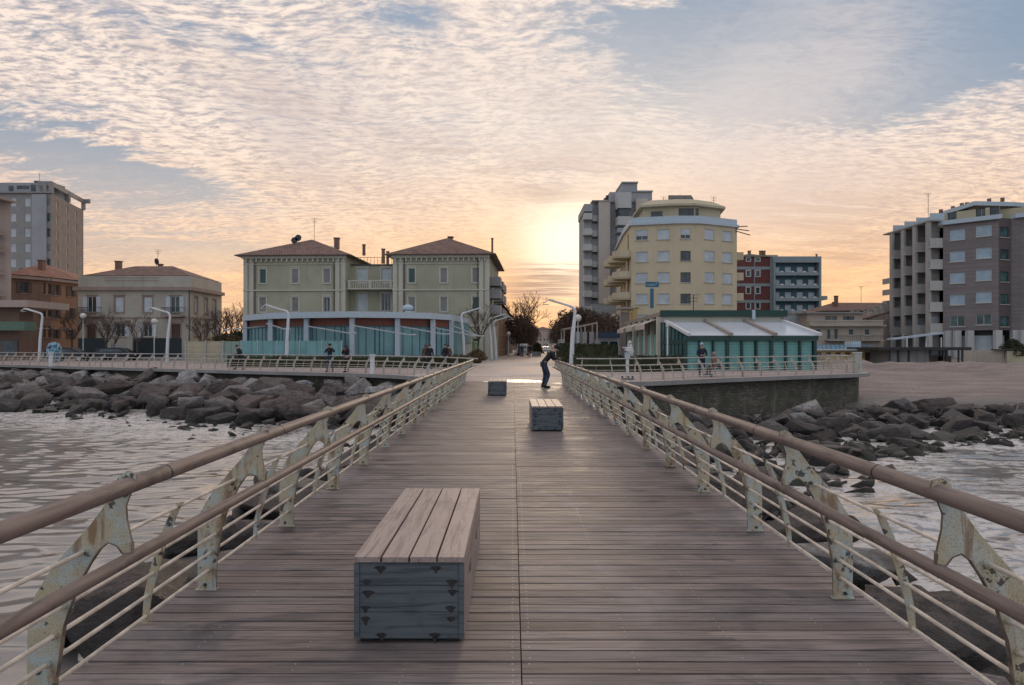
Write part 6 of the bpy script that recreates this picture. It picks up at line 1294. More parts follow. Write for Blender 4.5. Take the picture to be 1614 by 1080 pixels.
def hedge(x0, x1, y, dy, h, label, mat='leaf_hedge', seed=1, y1=None, dens=70, s=.055, name='hedge'):
    rr = random.Random(seed); y1 = y if y1 is None else y1; L_ = math.hypot(x1 - x0, y1 - y); t = thing(name, ((x0 + x1) / 2, (y + y1) / 2, 0), label, 'hedge' if name == 'hedge' else 'bush')
    mb = MB(); pts = []; n = int(L_ * dens * (h + dy))
    for _ in range(n):
        q = rr.random(); face = rr.random(); hh = h * (1 + .12 * noise.noise(V(q * L_ * .7, seed, 0))); cx_, cy_ = x0 + (x1 - x0) * q, y + (y1 - y) * q
        if face < .45: v = V(cx_, cy_ + rr.uniform(-.05, .08), rr.uniform(.02, hh))
        elif face < .85: v = V(cx_, cy_ + rr.uniform(0, dy), hh + rr.uniform(-.08, .05))
        else: v = V(cx_, cy_ + dy + rr.uniform(-.08, .05), rr.uniform(0, hh))
        pts.append(v)
    leaves(mb, pts, s * 1.5, rr); mb.build('foliage', M[mat], t)
    mb = MB(); a, b = V(x0, y + .06, 0), V(x1, y1 + .06, 0); vs = [a, b, b + V(0, dy - .12, 0), a + V(0, dy - .12, 0)]; mb.add(vs + [v + V(0, 0, h - .08) for v in vs], ((0, 1, 5, 4), (1, 2, 6, 5), (2, 3, 7, 6), (3, 0, 4, 7), (4, 5, 6, 7))); mb.build('twig_core', M['leaf_dark'], t)
hedge(X(353, 52), X(540, 51.5), 52.5, .9, .86, 'long clipped hedge in front of the teal windbreak fence', seed=2, y1=51)
hedge(X(545, 51), X(700, 50), 51, .9, .84, 'clipped hedge in front of the right half of the teal pavilion', seed=3, y1=50.5)
hedge(X(703, 55), X(742, 56), 55, .8, .9, 'short reddish brown hedge piece by the lamp at the pavilion end', 'leaf_rusty', seed=4)
hedge(X(905, 44), X(1000, 43), 44, .9, 1.0, 'dark clipped hedge right of the tallest lamp post', 'leaf_dark', seed=5, y1=43); hedge(X(1006, 43), X(1077, 43.6), 43, .9, .98, 'dark clipped hedge in front of the restaurant side glazing', 'leaf_dark', seed=6, y1=43.6)
hedge(X(878, 60), X(975, 57), 60, 1.6, 1.75, 'tall loose dark hedge below the pergola frames', 'leaf_dark', seed=7, y1=57, s=.08)
def bush(px, d, r, h, label, mat='leaf_hedge', seed=1, name='bush'):
    rr = random.Random(seed); x = X(px, d); t = thing(name, (x, d, 0), label, name.split('_')[-1]); mb = MB(); pts = []
    for _ in range(int(900 * r * h)):
        a, b = rr.uniform(0, 6.28), rr.uniform(-.2, 1.57); k = rr.uniform(.78, 1.05) * (1 + .18 * math.sin(3 * a + seed)); pts.append(V(x + r * k * math.cos(a) * math.cos(b), d + r * k * math.sin(a) * math.cos(b), h * .35 + h * .65 * k * math.sin(b)))
    leaves(mb, pts, .11, rr); mb.ball((x, d, h * .4), r * .72, 0, 10, 6, (1, 1, h / r * .6)); mb.build('foliage', M[mat], t)
bush(752, 64, .85, 1.15, 'rounded reddish bush at the foot of the green pillar', 'leaf_rusty', 3); bush(850.5 - 4, 109, .95, 1.9, 'rounded dark green bush growing out of the grey street planter', 'leaf_dark', 5)
bush(1598, 78.6, 1.3, 2.1, 'dark low bush over the yellow end wall below the brick block', 'leaf_dark', 7); bush(355, 72, 2.2, 2.6, 'tangled brown bush behind the beige hoarding', 'leaf_rusty', 8); bush(378, 76, 1.8, 2.8, 'dark bush right of the tangled brown one behind the hoarding', 'leaf_dark', 9)
def branchy(rr, h, spread, levels=4, up=.55, n0=5, trunk=.14):
    tr = MB(); cr = MB(); th = h * rr.uniform(.28, .36); top = V(rr.uniform(-.15, .15), rr.uniform(-.15, .15), th); tr.tube([V(0, 0, 0), top * .5 + V(.05, 0, 0), top], [trunk, trunk * .8, trunk * .7], 7)
    def grow(p, d, l, r, lv):
        q = p + d * l * .5 + V(rr.uniform(-.06, .06), rr.uniform(-.06, .06), 0) * l; e = p + d * l
        (tr if lv == levels else cr).tube([p, q, e], [r, r * .8, r * .55], 5 if lv > 2 else 3, 0, False)
        if lv == 0: return
        for _ in range(3 if lv > 1 else 4):
            nd = (d + V(rr.gauss(0, spread), rr.gauss(0, spread), rr.gauss(up * .4, spread * .6))).normalized(); grow(e if rr.random() < .6 else q, nd, l * rr.uniform(.55, .8), max(r * .55, .012), lv - 1)
    for k in range(n0):
        a = k * 6.28 / n0 + rr.uniform(-.4, .4); grow(top, V(math.cos(a) * .55, math.sin(a) * .55, rr.uniform(.7, 1.1)).normalized(), h * .24, trunk * .5, levels)
    return tr, cr
BT = []
for s in range(3):
    tr, cr = branchy(random.Random(20 + s), 6.0, .5); BT.append((tr.mesh('trunk', M['bark']), cr.mesh('crown', M['twig'])))
def bare(px, d, h, label, k):
    t = thing('bare_tree', (X(px, d), d, 0), label, 'tree', 'leafless winter trees', rz=k * 1.9); t.scale = (h / 6,) * 3
    obj_at('trunk', BT[k % 3][0], t, (0, 0, 0)); obj_at('crown', BT[k % 3][1], t, (0, 0, 0))
for i, (p, d, h, lb) in enumerate(((112, 84, 6.5, 'leafless tree between the ochre building and the pale villa'), (168, 74.5, 6.4, 'leafless tree before the second window of the pale villa'), (180, 77, 5.0, 'thinner leafless tree beside the villa gate pier'), (215, 74.5, 5.4, 'leafless tree before the third window of the pale villa'),
        (318, 80, 6.2, 'leafless tree along the right flank of the pale villa'), (341, 84, 6.6, 'leafless tree behind the beige hoarding'), (360, 82, 7.2, 'spreading leafless tree left of the sage villa'), (374, 92, 7.6, 'leafless tree half hidden by the sage villa corner'),
        (752, 76, 6.6, 'leafless tree leaning before the right wing of the sage villa'), (822, 150, 14, 'tall leafless tree rising above the left tree row of the street'), (829, 165, 14.5, 'tall thin leafless tree beside the other tall one above the street'))): bare(p, d, h, lb, i)
def crown_mesh(seed, r=2.7, h=5.6, n=2600, z0=1.7, mat='leaf_brown', s=.15):
    rr = random.Random(seed); mb = MB(); cl = [(rr.uniform(0, 6.28), rr.uniform(.15, .9) * r, rr.uniform(z0 + .6, z0 + h - .9), rr.uniform(.7, 1.35)) for _ in range(17)]; pts = []
    for _ in range(n):
        a, q, z, k = rr.choice(cl); c = V(q * math.cos(a), q * math.sin(a), z); q2 = (1 - abs((z - z0) / h - .5) * .9); v = V(rr.gauss(0, 1), rr.gauss(0, 1), rr.gauss(0, .8)).normalized() * k * rr.uniform(.6, 1.02); p = V(c.x * q2, c.y * q2, c.z) + v
        pts.append(p)
    leaves(mb, pts, s, rr); return mb.mesh('crown', M[mat])
CR = [crown_mesh(s) for s in (1, 2, 3)]
tk = MB(); tk.tube([(0, 0, 0), (.05, 0, 1.2), (0, .05, 3.0)], [.16, .13, .1], 7)
for a in (0, 2.1, 4.2): tk.tube([(0, 0, 1.9), (.8 * math.cos(a), .8 * math.sin(a), 3.2), (1.3 * math.cos(a), 1.3 * math.sin(a), 4.6)], [.09, .06, .03], 5, 0, False)
tkm = tk.mesh('trunk', M['bark']); ordn = ['first', 'second', 'third', 'fourth', 'fifth', 'sixth', 'seventh', 'eighth', 'ninth', 'tenth', 'eleventh', 'twelfth']
rr = random.Random(9); nn2 = V(sd.y, -sd.x, 0)
for s, nm, ds, off in ((-1, 'left', [112, 121, 131, 142, 155, 170, 188, 210, 235, 265], 4.1), (1, 'right', [92, 101, 111, 122, 134, 150, 168, 190, 220, 255], 4.3)):
    for i, q in enumerate(ds):
        p = V(3.05, 64, 0) + sd * (q - 64) + nn2 * s * (off + rr.uniform(-.35, .35)); t = thing('street_tree', p, f'brown-leaved street tree, {ordn[i]} from the promenade in the {nm} row of the street', 'tree', 'brown-leaved trees lining the street', rz=rr.uniform(0, 6.28)); k = rr.uniform(.92, 1.12); t.scale = (k, k, k * (1.0 if s > 0 else 1.02))
        obj_at('trunk', tkm, t, (0, 0, 0)); obj_at('crown', CR[i % 3], t, (0, 0, 0))
for i, (p, d, k, lb) in enumerate(((912, 92, .95, 'brown-leaved tree right behind the tallest angular lamp post'), (926, 105, 1.05, 'brown-leaved tree against the foot of the stepped tower'), (938, 84, .82, 'brown-leaved tree behind the left end of the pergola'), (960, 88, .85, 'brown-leaved tree below the stepped tower, above the navy kiosk'), (983, 90, .7, 'small brown-leaved tree nearest the yellow hotel base'), (372, 84, .5, 'small dark tree left of the sage villa corner'))):
    t = thing('street_tree', (X(p, d), d, 0), lb, 'tree', rz=i * 1.3); t.scale = (k, k, k); obj_at('trunk', tkm, t, (0, 0, 0)); obj_at('crown', CR[i % 3], t, (0, 0, 0))

# ================================================================== boulders
def rock_mesh(seed, sub=4):
    """an angular quarry block: convex hull of a few points, edges worn, surface broken by fine noise"""
    rr = random.Random(seed); bm = bmesh.new()
    for _ in range(15 if sub > 2 else 9):
        v = V(rr.uniform(-1, 1), rr.uniform(-1, 1), rr.uniform(-1, 1)); m_ = max(abs(v.x), abs(v.y), abs(v.z)); v /= m_ ** .75; v *= rr.uniform(.78, 1.0); bm.verts.new(v * .86)
    r = bmesh.ops.convex_hull(bm, input=bm.verts); bmesh.ops.delete(bm, geom=[e for e in r['geom_interior'] if isinstance(e, bmesh.types.BMVert)], context='VERTS')
    bmesh.ops.dissolve_limit(bm, angle_limit=R(9), verts=bm.verts, edges=bm.edges)
    if sub > 2:
        bmesh.ops.bevel(bm, geom=bm.edges[:], offset=.055, segments=2, affect='EDGES', profile=.6, clamp_overlap=True)
        bmesh.ops.triangulate(bm, faces=bm.faces); 
        for _ in range(3):
            le = [e for e in bm.edges if e.calc_length() > .16]
            if le: bmesh.ops.subdivide_edges(bm, edges=le, cuts=1, use_grid_fill=False); bmesh.ops.triangulate(bm, faces=[f for f in bm.faces if len(f.verts) > 3])
        so = V(rr.uniform(-9, 9), rr.uniform(-9, 9), rr.uniform(-9, 9))
        for v in bm.verts:
            p = v.co; n = p.normalized(); v.co = p + n * (noise.fractal(p * 2.2 + so, 1.0, 2.1, 5) * .035 + noise.fractal(V(p.x * 1.2, p.y * 1.2, p.z * 6) + so, 1.0, 2.0, 4) * .022 - max(0, noise.noise(p * 3.1 + so) - .25) * .14)
    else: bmesh.ops.triangulate(bm, faces=bm.faces)
    bmesh.ops.recalc_face_normals(bm, faces=bm.faces)
    me = bpy.data.meshes.new('boulder'); bm.to_mesh(me); bm.free()
    for f in me.polygons: f.use_smooth = sub > 2
    return me
RM = {k: [rock_mesh(103 + 7 * j + {'rock': 0, 'rock_dark': 50, 'rock_pale': 90}[k]) for j in range(7)] for k in ('rock', 'rock_dark', 'rock_pale')}
for k, L_ in RM.items():
    for me in L_: me.materials.append(M[k])
def nth(n): return f'{n}' + ('th' if 10 <= n % 100 <= 20 else {1: 'st', 2: 'nd', 3: 'rd'}.get(n % 10, 'th'))
tone = {'rock': 'grey', 'rock_dark': 'dark brown', 'rock_pale': 'pale grey'}
def boulder(x, y, z, s, kind, rr, where, grp, j, flat=.62):
    o = bpy.data.objects.new('boulder', RM[kind][j % 7]); COL.objects.link(o); o.location = (x, y, z); o.scale = (s * rr.uniform(.95, 1.35), s * rr.uniform(.75, 1.05), s * flat * rr.uniform(.8, 1.2))
    o.rotation_euler = (rr.gauss(0, .22), rr.gauss(0, .28), rr.uniform(0, 6.28) if rr.random() < .4 else rr.gauss(0, .45)); big = 'large' if s > 1.25 else 'medium' if s > .95 else 'small'
    tag(o, f'{big} {tone[kind]} boulder, {where}', 'boulder', grp)
rr = random.Random(77); R_L = 'top', 'second', 'third', 'fourth', 'fifth', 'waterline'
seg = [p for p in offset(LEs, 0) if -50 < p[0] < -2.6]; Ls = arclen(seg)
def at_len(P, L, s):
    s = max(0, min(L[-1] - 1e-6, s)); i = max(k for k in range(len(L) - 1) if L[k] <= s); t_ = (s - L[i]) / (L[i + 1] - L[i]); a, b = P[i], P[i + 1]
    tn = Vector((b[0] - a[0], b[1] - a[1])).normalized(); return a[0] + (b[0] - a[0]) * t_, a[1] + (b[1] - a[1]) * t_, tn
for r_i, dist in enumerate((-.1, 1.7, 3.7, 5.7, 7.7, 9.7)):
    n = 25
    for k in range(n):
        s = Ls[-1] - (k + .5 + rr.uniform(-.25, .25) + (.5 if r_i % 2 else 0)) * Ls[-1] / n
        x, y, tn = at_len(seg, Ls, s); w = dist * (1.0 + .12 * math.sin(s * .3)) + rr.uniform(-.45, .45); w *= min(1.0, .55 + .45 * (1 - s / Ls[-1]) * 3)
        x2, y2 = x + tn.y * w, y - tn.x * w
        kind = rr.choices(('rock', 'rock_dark', 'rock_pale'), ((3, 1.2, 2.0), (3, 2.2, 1.0), (2.2, 3.2, .3), (1.4, 4, .1), (1, 4, .1), (1, 4, .05))[r_i])[0]
        boulder(x2, y2, -.93 - .105 * w + rr.uniform(-.12, .15), rr.uniform(.82, 1.28) * (1.0 if r_i < 5 else .8), kind, rr, f'{nth(k + 1)} from the bridge in the {R_L[r_i]} row of the left breakwater', 'boulders of the left breakwater', rr.randrange(7))
TB = [(3.2, 29.0), (9, 31.2), (14, 33.6), (19, 36.8), (24, 37.8), (31, 37.2), (40, 36.5)]; BB = [(3.4, 12.5), (7, 17), (10.5, 20.5), (15.5, 25), (20, 27.2), (28, 29.5), (37, 30.5)]
TL, BL = arclen(TB), arclen(BB)
for r_i in range(6):
    n = 17
    for k in range(n):
        q = (k + .5 + rr.uniform(-.25, .25) + (.4 if r_i % 2 else 0)) / n; a = at_len(TB, TL, q * TL[-1]); b = at_len(BB, BL, q * BL[-1]); f = (r_i + .3 + rr.uniform(-.22, .22)) / 6
        kind = rr.choices(('rock', 'rock_dark', 'rock_pale'), ((3, 2, 1.2), (2, 3, 1), (1.5, 4, .5), (1, 4, .2), (1, 4, .1), (.5, 4, .05))[r_i])[0]
        boulder(a[0] + (b[0] - a[0]) * f, a[1] + (b[1] - a[1]) * f, -1.78 - .36 * f + rr.uniform(-.1, .1), rr.uniform(.75, 1.2) * (1 - .25 * f), kind, rr, f'{nth(k + 1)} from the bridge in the {R_L[r_i]} row of the right breakwater', 'boulders of the right breakwater', rr.randrange(7), .6)
for sgn, nm in ((-1, 'left'), (1, 'right')):
    for c_i, xo in enumerate((3.15, 4.75)):
        for k in range(12):
            y = 1.6 + k * 1.95 + rr.uniform(-.4, .4) + c_i * .8
            kind = rr.choices(('rock', 'rock_dark', 'rock_pale'), (3, 1.5, 3) if c_i == 0 else (2, 3.5, .6))[0]
            boulder(CX + sgn * (xo + rr.uniform(-.3, .3)), y, -1.62 - .22 * c_i + rr.uniform(-.12, .12), rr.uniform(.85, 1.3), kind, rr, f'{nth(k + 1)} along the {"inner" if c_i == 0 else "outer"} line beside the {nm} railing', f'boulders beside the {nm} railing', rr.randrange(7), .55)
# small rubble between and under the boulders: nobody could count it
mb = MB()
def strip(A, B, za, zb, n=150, m=26, amp=.35):
    LA, LB = arclen(A), arclen(B); vs = []
    for j in range(m):
        for i in range(n):
            a = at_len(A, LA, LA[-1] * i / (n - 1)); b = at_len(B, LB, LB[-1] * i / (n - 1)); f = j / (m - 1); x, y = a[0] + (b[0] - a[0]) * f, a[1] + (b[1] - a[1]) * f
            vs.append(V(x, y, za + (zb - za) * f + amp * (noise.cell(V(x * 1.9, y * 1.9, 1)) - .5) * .5 + amp * noise.fractal(V(x, y, 0), 1, 2, 4)))
    mb.add(vs, [(j * n + i, j * n + i + 1, (j + 1) * n + i + 1, (j + 1) * n + i) for j in range(m - 1) for i in range(n - 1)])
strip(offset(seg, .9), [(p[0] + .30 * 10.5, p[1] - 10.5 * .95) for p in offset(seg, 0)], -1.25, -2.4)
strip([(2, 30.5)] + [(p[0], p[1] + 1.6) for p in TB], [(2, 9)] + [(p[0], p[1]) for p in BB], -1.75, -2.45); strip([(-2.2, 31), (-2.2, 0)], [(-5.4, 29), (-5.4, 0)], -1.75, -2.45); strip([(2.2, 31), (2.2, 0)], [(5.4, 29), (5.4, 0)], -1.75, -2.45)
sm = [rock_mesh(300 + i, 2) for i in range(4)]
for _ in range(1900):
    z_ = rr.random()
    if z_ < .40: x, y, tn = at_len(seg, Ls, rr.uniform(0, Ls[-1])); w = rr.uniform(0, 11.5); x, y, z = x + tn.y * w, y - tn.x * w, -1.15 - .09 * w
    elif z_ < .8: q = rr.random(); a = at_len(TB, TL, q * TL[-1]); b = at_len(BB, BL, q * BL[-1]); f = rr.uniform(0, 1.12); x, y, z = a[0] + (b[0] - a[0]) * f, a[1] + (b[1] - a[1]) * f, -1.72 - .38 * f
    else: x = rr.choice((-1, 1)) * rr.uniform(2.4, 5.9); y, z = rr.uniform(.5, 27), -1.85
    s = rr.uniform(.16, .50) * rr.uniform(.7, 1); mt = Matrix.Translation(V(x, y, z)) @ Matrix.Rotation(rr.uniform(0, 6.28), 4, 'Z') @ Matrix.Rotation(rr.gauss(0, .4), 4, 'X') @ Matrix.Diagonal(V(s * 1.2, s, s * .65)).to_4x4(); me = sm[rr.randrange(4)]
    mb.add([mt @ v.co for v in me.vertices], [tuple(p.vertices) for p in me.polygons], 0, True)
tag(mb.build('rubble', [M['rock_dark']]), 'small wet stones filling the gaps under the boulders', kind='stuff')

# ================================================================== people
M['skin'] = plain('skin', (.42, .26, .19), .55, 0, .05, 20, .02); M['c_black'] = plain('black_cloth', (.016, .016, .020), .9, 0, .25, 9); M['c_jeans'] = plain('blue_jeans', (.032, .048, .085), .9, 0, .3, 12)
M['c_navy'] = plain('navy_cloth', (.02, .024, .04), .9, 0, .2, 9); M['c_brown'] = plain('brown_cloth', (.10, .06, .045), .9, 0, .2, 9); M['c_red'] = plain('dark_red_scarf_cloth', (.14, .03, .035), .9); M['c_beige'] = plain('pinkish_beige_cloth', (.30, .20, .17), .9, 0, .15, 9)
M['c_pale'] = plain('pale_blue_knit', (.35, .45, .56), .9, 0, .15, 30); M['hair'] = plain('dark_hair', (.025, .016, .012), .7, 0, .3, 40); M['shoe'] = plain('dark_shoe', (.012, .011, .011), .6); M['eye'] = plain('eye', (.02, .02, .02), .3)
def skin_obj(name, verts, edges, rad, mat, parent, root=0, sub=1):
    me = bpy.data.meshes.new(name); me.from_pydata([tuple(v) for v in verts], edges, []); o = bpy.data.objects.new(name, me); COL.objects.link(o); o.parent = parent; me.materials.append(M[mat])
    bm = bmesh.new(); bm.from_mesh(me); ly = bm.verts.layers.skin.verify(); bm.verts.ensure_lookup_table()
    for i, v in enumerate(bm.verts): v[ly].radius = rad[i] if isinstance(rad[i], tuple) else (rad[i], rad[i]); v[ly].use_root = (i == root)
    bm.to_mesh(me); bm.free(); md = o.modifiers.new('skin', 'SKIN'); md.use_smooth_shade = True; s = o.modifiers.new('sub', 'SUBSURF'); s.levels = s.render_levels = 2; return o
J0 = dict(pelvis=(0, 0, .94), waist=(0, 0, 1.08), chest=(0, .01, 1.30), neckb=(0, 0, 1.45), neck=(0, .01, 1.51), head=(0, .02, 1.585), crown=(0, .02, 1.70))
for s, k in ((-1, 'l'), (1, 'r')):
    J0.update({'sh' + k: (.17 * s, 0, 1.41), 'el' + k: (.23 * s, -.02, 1.14), 'wr' + k: (.235 * s, .09, .91), 'ha' + k: (.235 * s, .12, .84), 'hip' + k: (.095 * s, 0, .90), 'kn' + k: (.105 * s, .025, .50), 'an' + k: (.11 * s, -.01, .09), 'to' + k: (.125 * s, .17, .035)})
def person(loc, rz, label, J=None, h=1.72, top='c_black', legs='c_navy', hair='hair', hat=None, coat=0.0, group=None, hood=None, long_hair=False, scarf=None):
    P = {k: Vector(v) for k, v in J0.items()}; P.update({k: Vector(v) for k, v in (J or {}).items()})
    t = thing('person', loc, label, 'person', group, rz); k = h / 1.72; t.scale = (k, k, k)
    names = list(P); ix = {n: i for i, n in enumerate(names)}; vs = [P[n] for n in names]
    rd = dict(pelvis=(.135, .10), waist=(.12, .085), chest=(.145, .10), neckb=(.075, .06), neck=.052, head=(.072, .085), crown=(.055, .065))
    for s in 'lr': rd.update({'sh' + s: .058, 'el' + s: .042, 'wr' + s: .027, 'ha' + s: (.036, .018), 'hip' + s: .088, 'kn' + s: .058, 'an' + s: .038, 'to' + s: (.036, .024)})
    rads = [rd[n] for n in names]; E = [('pelvis', 'waist'), ('waist', 'chest'), ('chest', 'neckb'), ('neckb', 'neck'), ('neck', 'head'), ('head', 'crown')]
    for s in 'lr': E += [('neckb', 'sh' + s), ('sh' + s, 'el' + s), ('el' + s, 'wr' + s), ('wr' + s, 'ha' + s), ('pelvis', 'hip' + s), ('hip' + s, 'kn' + s), ('kn' + s, 'an' + s), ('an' + s, 'to' + s)]
    edges = [(ix[a], ix[b]) for a, b in E]
    for s, sg in (('l', -1), ('r', 1)):      # five fingers, unequal and curled
        ha, wr = P['ha' + s], P['wr' + s]; d = (ha - wr).normalized(); side = d.cross(V(0, 0, 1) if abs(d.z) < .8 else V(0, 1, 0)).normalized(); pal = side.cross(d)
        for q, (off, ln) in enumerate(((-.027, .062), (-.009, .075), (.009, .072), (.027, .056))):
            a = ha + side * off + d * .025; b = a + d * ln * .55 - pal * .01; c = b + d * ln * .3 - pal * .03
            i0 = len(vs); vs += [a, b, c]; rads += [.010, .009, .007]; edges += [(ix['ha' + s], i0), (i0, i0 + 1), (i0 + 1, i0 + 2)]
        a = wr.lerp(ha, .45) + side * -.038; b = a + side * -.02 + d * .035; i0 = len(vs); vs += [a, b]; rads += [.011, .009]; edges += [(ix['ha' + s], i0), (i0, i0 + 1)]
    skin_obj('body', vs, edges, rads, 'skin', t, 0, 1)
    hd = P['head']; up = (P['crown'] - P['head']).normalized(); fw = V(0, 1, 0); fw = (fw - up * fw.dot(up)).normalized(); sd_ = fw.cross(up)
    mb = MB()      # nose, brows, lips, ears
    mb.tube([hd + fw * .083 + up * .045, hd + fw * .112 + up * .0], [.009, .017], 6); mb.tube([hd + fw * .088 - up * .035 - sd_ * .02, hd + fw * .09 - up * .035 + sd_ * .02], .007, 5)
    for s in (-1, 1): mb.ball(hd + sd_ * s * .078 + up * .015 - fw * .005, .028, 0, 8, 5, (.4, .7, 1))
    mb.build('face_features', M['skin'], t, local=True)
    mb = MB()
    for s in (-1, 1): mb.ball(hd + fw * .083 + up * .038 + sd_ * s * .031, .010, 0, 6, 4)
    mb.build('eyes', M['eye'], t, local=True)
    g = lambda n, e=0: (rd[n][0] + e, rd[n][1] + e) if isinstance(rd[n], tuple) else rd[n] + e
    jn = ['waist', 'pelvis', 'chest', 'neckb', 'shl', 'ell', 'wrl', 'shr', 'elr', 'wrr']; jv = [P[n] for n in jn]; jr = [g(n, .028) for n in jn]; jr[3] = (.085, .075)
    for i, n in enumerate(jn):
        if n[:2] in ('el', 'sh'): jr[i] = g(n, .022)
        if n[:2] == 'wr': jr[i] = .042
    je = [(0, 1), (0, 2), (2, 3), (3, 4), (4, 5), (5, 6), (3, 7), (7, 8), (8, 9)]
    jr[1] = g('pelvis', .008)
    if coat: jv.append(P['pelvis'].lerp((P['knl'] + P['knr']) / 2, coat)); jr.append((.19, .14)); je.append((1, len(jv) - 1)); jr[1] = (.175, .13)
    skin_obj('jacket', jv, je, jr, top, t, 0, 1)
    ln = ['pelvis', 'hipl', 'knl', 'anl', 'hipr', 'knr', 'anr']; skin_obj('trousers', [P[n] for n in ln], [(0, 1), (1, 2), (2, 3), (0, 4), (4, 5), (5, 6)], [(.115, .10), g('hipl', .014), g('knl', .016), .052, g('hipr', .014), g('knr', .016), .052], legs, t, 0, 1)
    for s in 'lr': a, b = P['an' + s], P['to' + s]; mb = MB(); d = b - a; d.z = 0; d.normalize(); z_ = min(b.z, a.z - .05); mb.tube([V(a.x, a.y, z_ + .02) - d * .05, V(a.x, a.y, z_ + .025) + d * .03, V(a.x, a.y, z_ + .01) + d * .14, V(a.x, a.y, z_) + d * .20], [.042, .050, .046, .026], 8); mb.tube([V(a.x, a.y, z_ + .02), a + V(0, 0, .04)], .05, 8); mb.build('shoe', M['shoe'], t, local=True)
    c = hd.lerp(P['crown'], .55)
    mb = MB(); mb.ball(c - fw * .022 + up * .022, .098, 0, 12, 8, (.93, 1.0, .95))
    if long_hair: mb.tube([hd - fw * .05 + up * .08, hd - fw * .085, hd - fw * .08 - up * .16, hd - fw * .06 - up * .30], [.085, .098, .10, .06], 10)
    mb.build('hair', M[hair], t, local=True)
    if hat: mb = MB(); mb.ball(c - fw * .012 + up * .048, .108, 0, 12, 8, (.95, 1.02, .78)); mb.box(-.07, .07, .06, .15, 0, .012) if False else None; mb.tube([c + fw * .06 + up * .045, c + fw * .155 + up * .03], [.07, .05], 8) if hat != 'c_pale' else mb.ball(c + up * .15, .03, 0, 8, 5); mb.build('hat', M[hat], t, local=True)
    if scarf: mb = MB(); n0 = P['neck']; mb.tube([n0 + V(math.cos(a) * .085, math.sin(a) * .085 + .01, -.01) for a in [q * math.pi / 5 for q in range(11)]], .032, 6, 0, False); mb.tube([n0 + V(.02, .1, -.02), n0 + V(.03, .15, -.22)], [.035, .04], 6); mb.build('scarf', M[scarf], t, local=True)
    if hood: mb = MB(); mb.ball(c - fw * .035 + up * .01, .128, 0, 12, 8, (.95, 1, 1.1)); mb.tube([P['neckb'] - up * .02, P['neckb'] + up * .08], [.13, .10], 10); mb.build('hood', M[hood], t, local=True)
    return t
lean = dict(pelvis=(0, -.10, .93), waist=(0, .0, 1.05), chest=(0, .14, 1.22), neckb=(0, .26, 1.33), neck=(0, .31, 1.38), head=(0, .37, 1.43), crown=(0, .42, 1.545), shl=(-.17, .24, 1.30), shr=(.17, .24, 1.30),
            ell=(-.21, .27, 1.085), elr=(.21, .27, 1.085), wrl=(-.10, .46, 1.10), wrr=(.10, .46, 1.10), hal=(-.03, .50, 1.105), har=(.03, .50, 1.105), hipl=(-.09, -.09, .89), hipr=(.09, -.09, .89), knl=(-.10, -.02, .49), knr=(.10, .08, .50), anl=(-.11, -.12, .09), anr=(.11, -.06, .09), tol=(-.12, .06, .035), tor=(.12, .12, .035))
person((X(862, 26.6) - .03, 26.6, 0), R(-83), 'person in dark jacket and cap with blue jeans leaning forward on the right bridge railing', lean, 1.80, 'c_black', 'c_jeans', hat='c_black')
arms = dict(ell=(-.30, .10, 1.22), elr=(.29, .10, 1.20), wrl=(-.13, .26, 1.50), wrr=(.11, .27, 1.48), hal=(-.09, .28, 1.56), har=(.07, .28, 1.55), knl=(-.14, .03, .5), anl=(-.17, 0, .09), tol=(-.2, .16, .035), knr=(.14, .03, .5), anr=(.18, 0, .09), tor=(.21, .16, .035))
person((X(520, 42.8), 42.8, 0), R(184), 'person in navy jacket and dark cap standing legs apart, hands raised to the face', arms, 1.74, 'c_navy', 'c_jeans', hat='c_black', scarf='c_red')
arms2 = dict(ell=(-.24, .14, 1.18), elr=(.24, .14, 1.18), wrl=(-.10, .33, 1.44), wrr=(.08, .33, 1.44), hal=(-.06, .37, 1.50), har=(.05, .37, 1.50), head=(0, .06, 1.57), crown=(0, .09, 1.68), waist=(0, -.02, 1.08), pelvis=(0, -.06, .94))
person((X(544.5, 42.0), 42.3, 0), R(160), 'person with long dark hair, dark skirted coat and black leggings holding a camera up', arms2, 1.66, 'c_black', 'c_black', coat=.55, long_hair=True, scarf='c_red')
mb = MB(); c = V(X(546.5, 42), 41.85, 1.47); t = thing('camera', c, 'small dark camera held up by the long-haired person', 'camera'); mb.box(c.x - .07, c.x + .07, c.y - .03, c.y + .03, c.z - .045, c.z + .045); mb.build('camera_body', M['black'], t); mb = MB(); mb.tube([c, c + V(0, -.09, 0)], .033, 10); mb.build('lens', M['darksteel'], t)
walk = dict(knl=(-.10, .16, .52), anl=(-.10, .24, .10), tol=(-.11, .41, .05), knr=(.10, .02, .50), anr=(.10, -.26, .14), tor=(.11, -.12, .04), chest=(0, .07, 1.28), neckb=(0, .11, 1.42), neck=(0, .15, 1.47), head=(0, .21, 1.53), crown=(0, .26, 1.64), shl=(-.17, .1, 1.38), shr=(.17, .1, 1.38), wrl=(-.2, .26, .98), wrr=(.2, .2, .98), hal=(-.18, .32, .95), har=(.18, .27, .95))
person((X(361, 45), 46.8, 0), R(85), 'person in a black coat walking to the left with bowed head by the left hedge', walk, 1.74, 'c_black', 'c_navy', coat=.4)
w2 = dict(knl=(-.10, .10, .51), anl=(-.10, .12, .09), tol=(-.11, .28, .04), knr=(.10, .0, .50), anr=(.10, -.16, .10), tor=(.11, 0, .035))
person((X(667, 47), 48.3, 0), R(170), 'person in a brown hooded coat, left one of the pair before the pavilion column', w2, 1.70, 'c_brown', 'c_navy', coat=.5, hood='c_brown'); person((X(674.5, 47), 48.0, 0), R(190), 'person in a black coat, right one of the pair before the pavilion column', w2, 1.72, 'c_black', 'c_black', coat=.5)
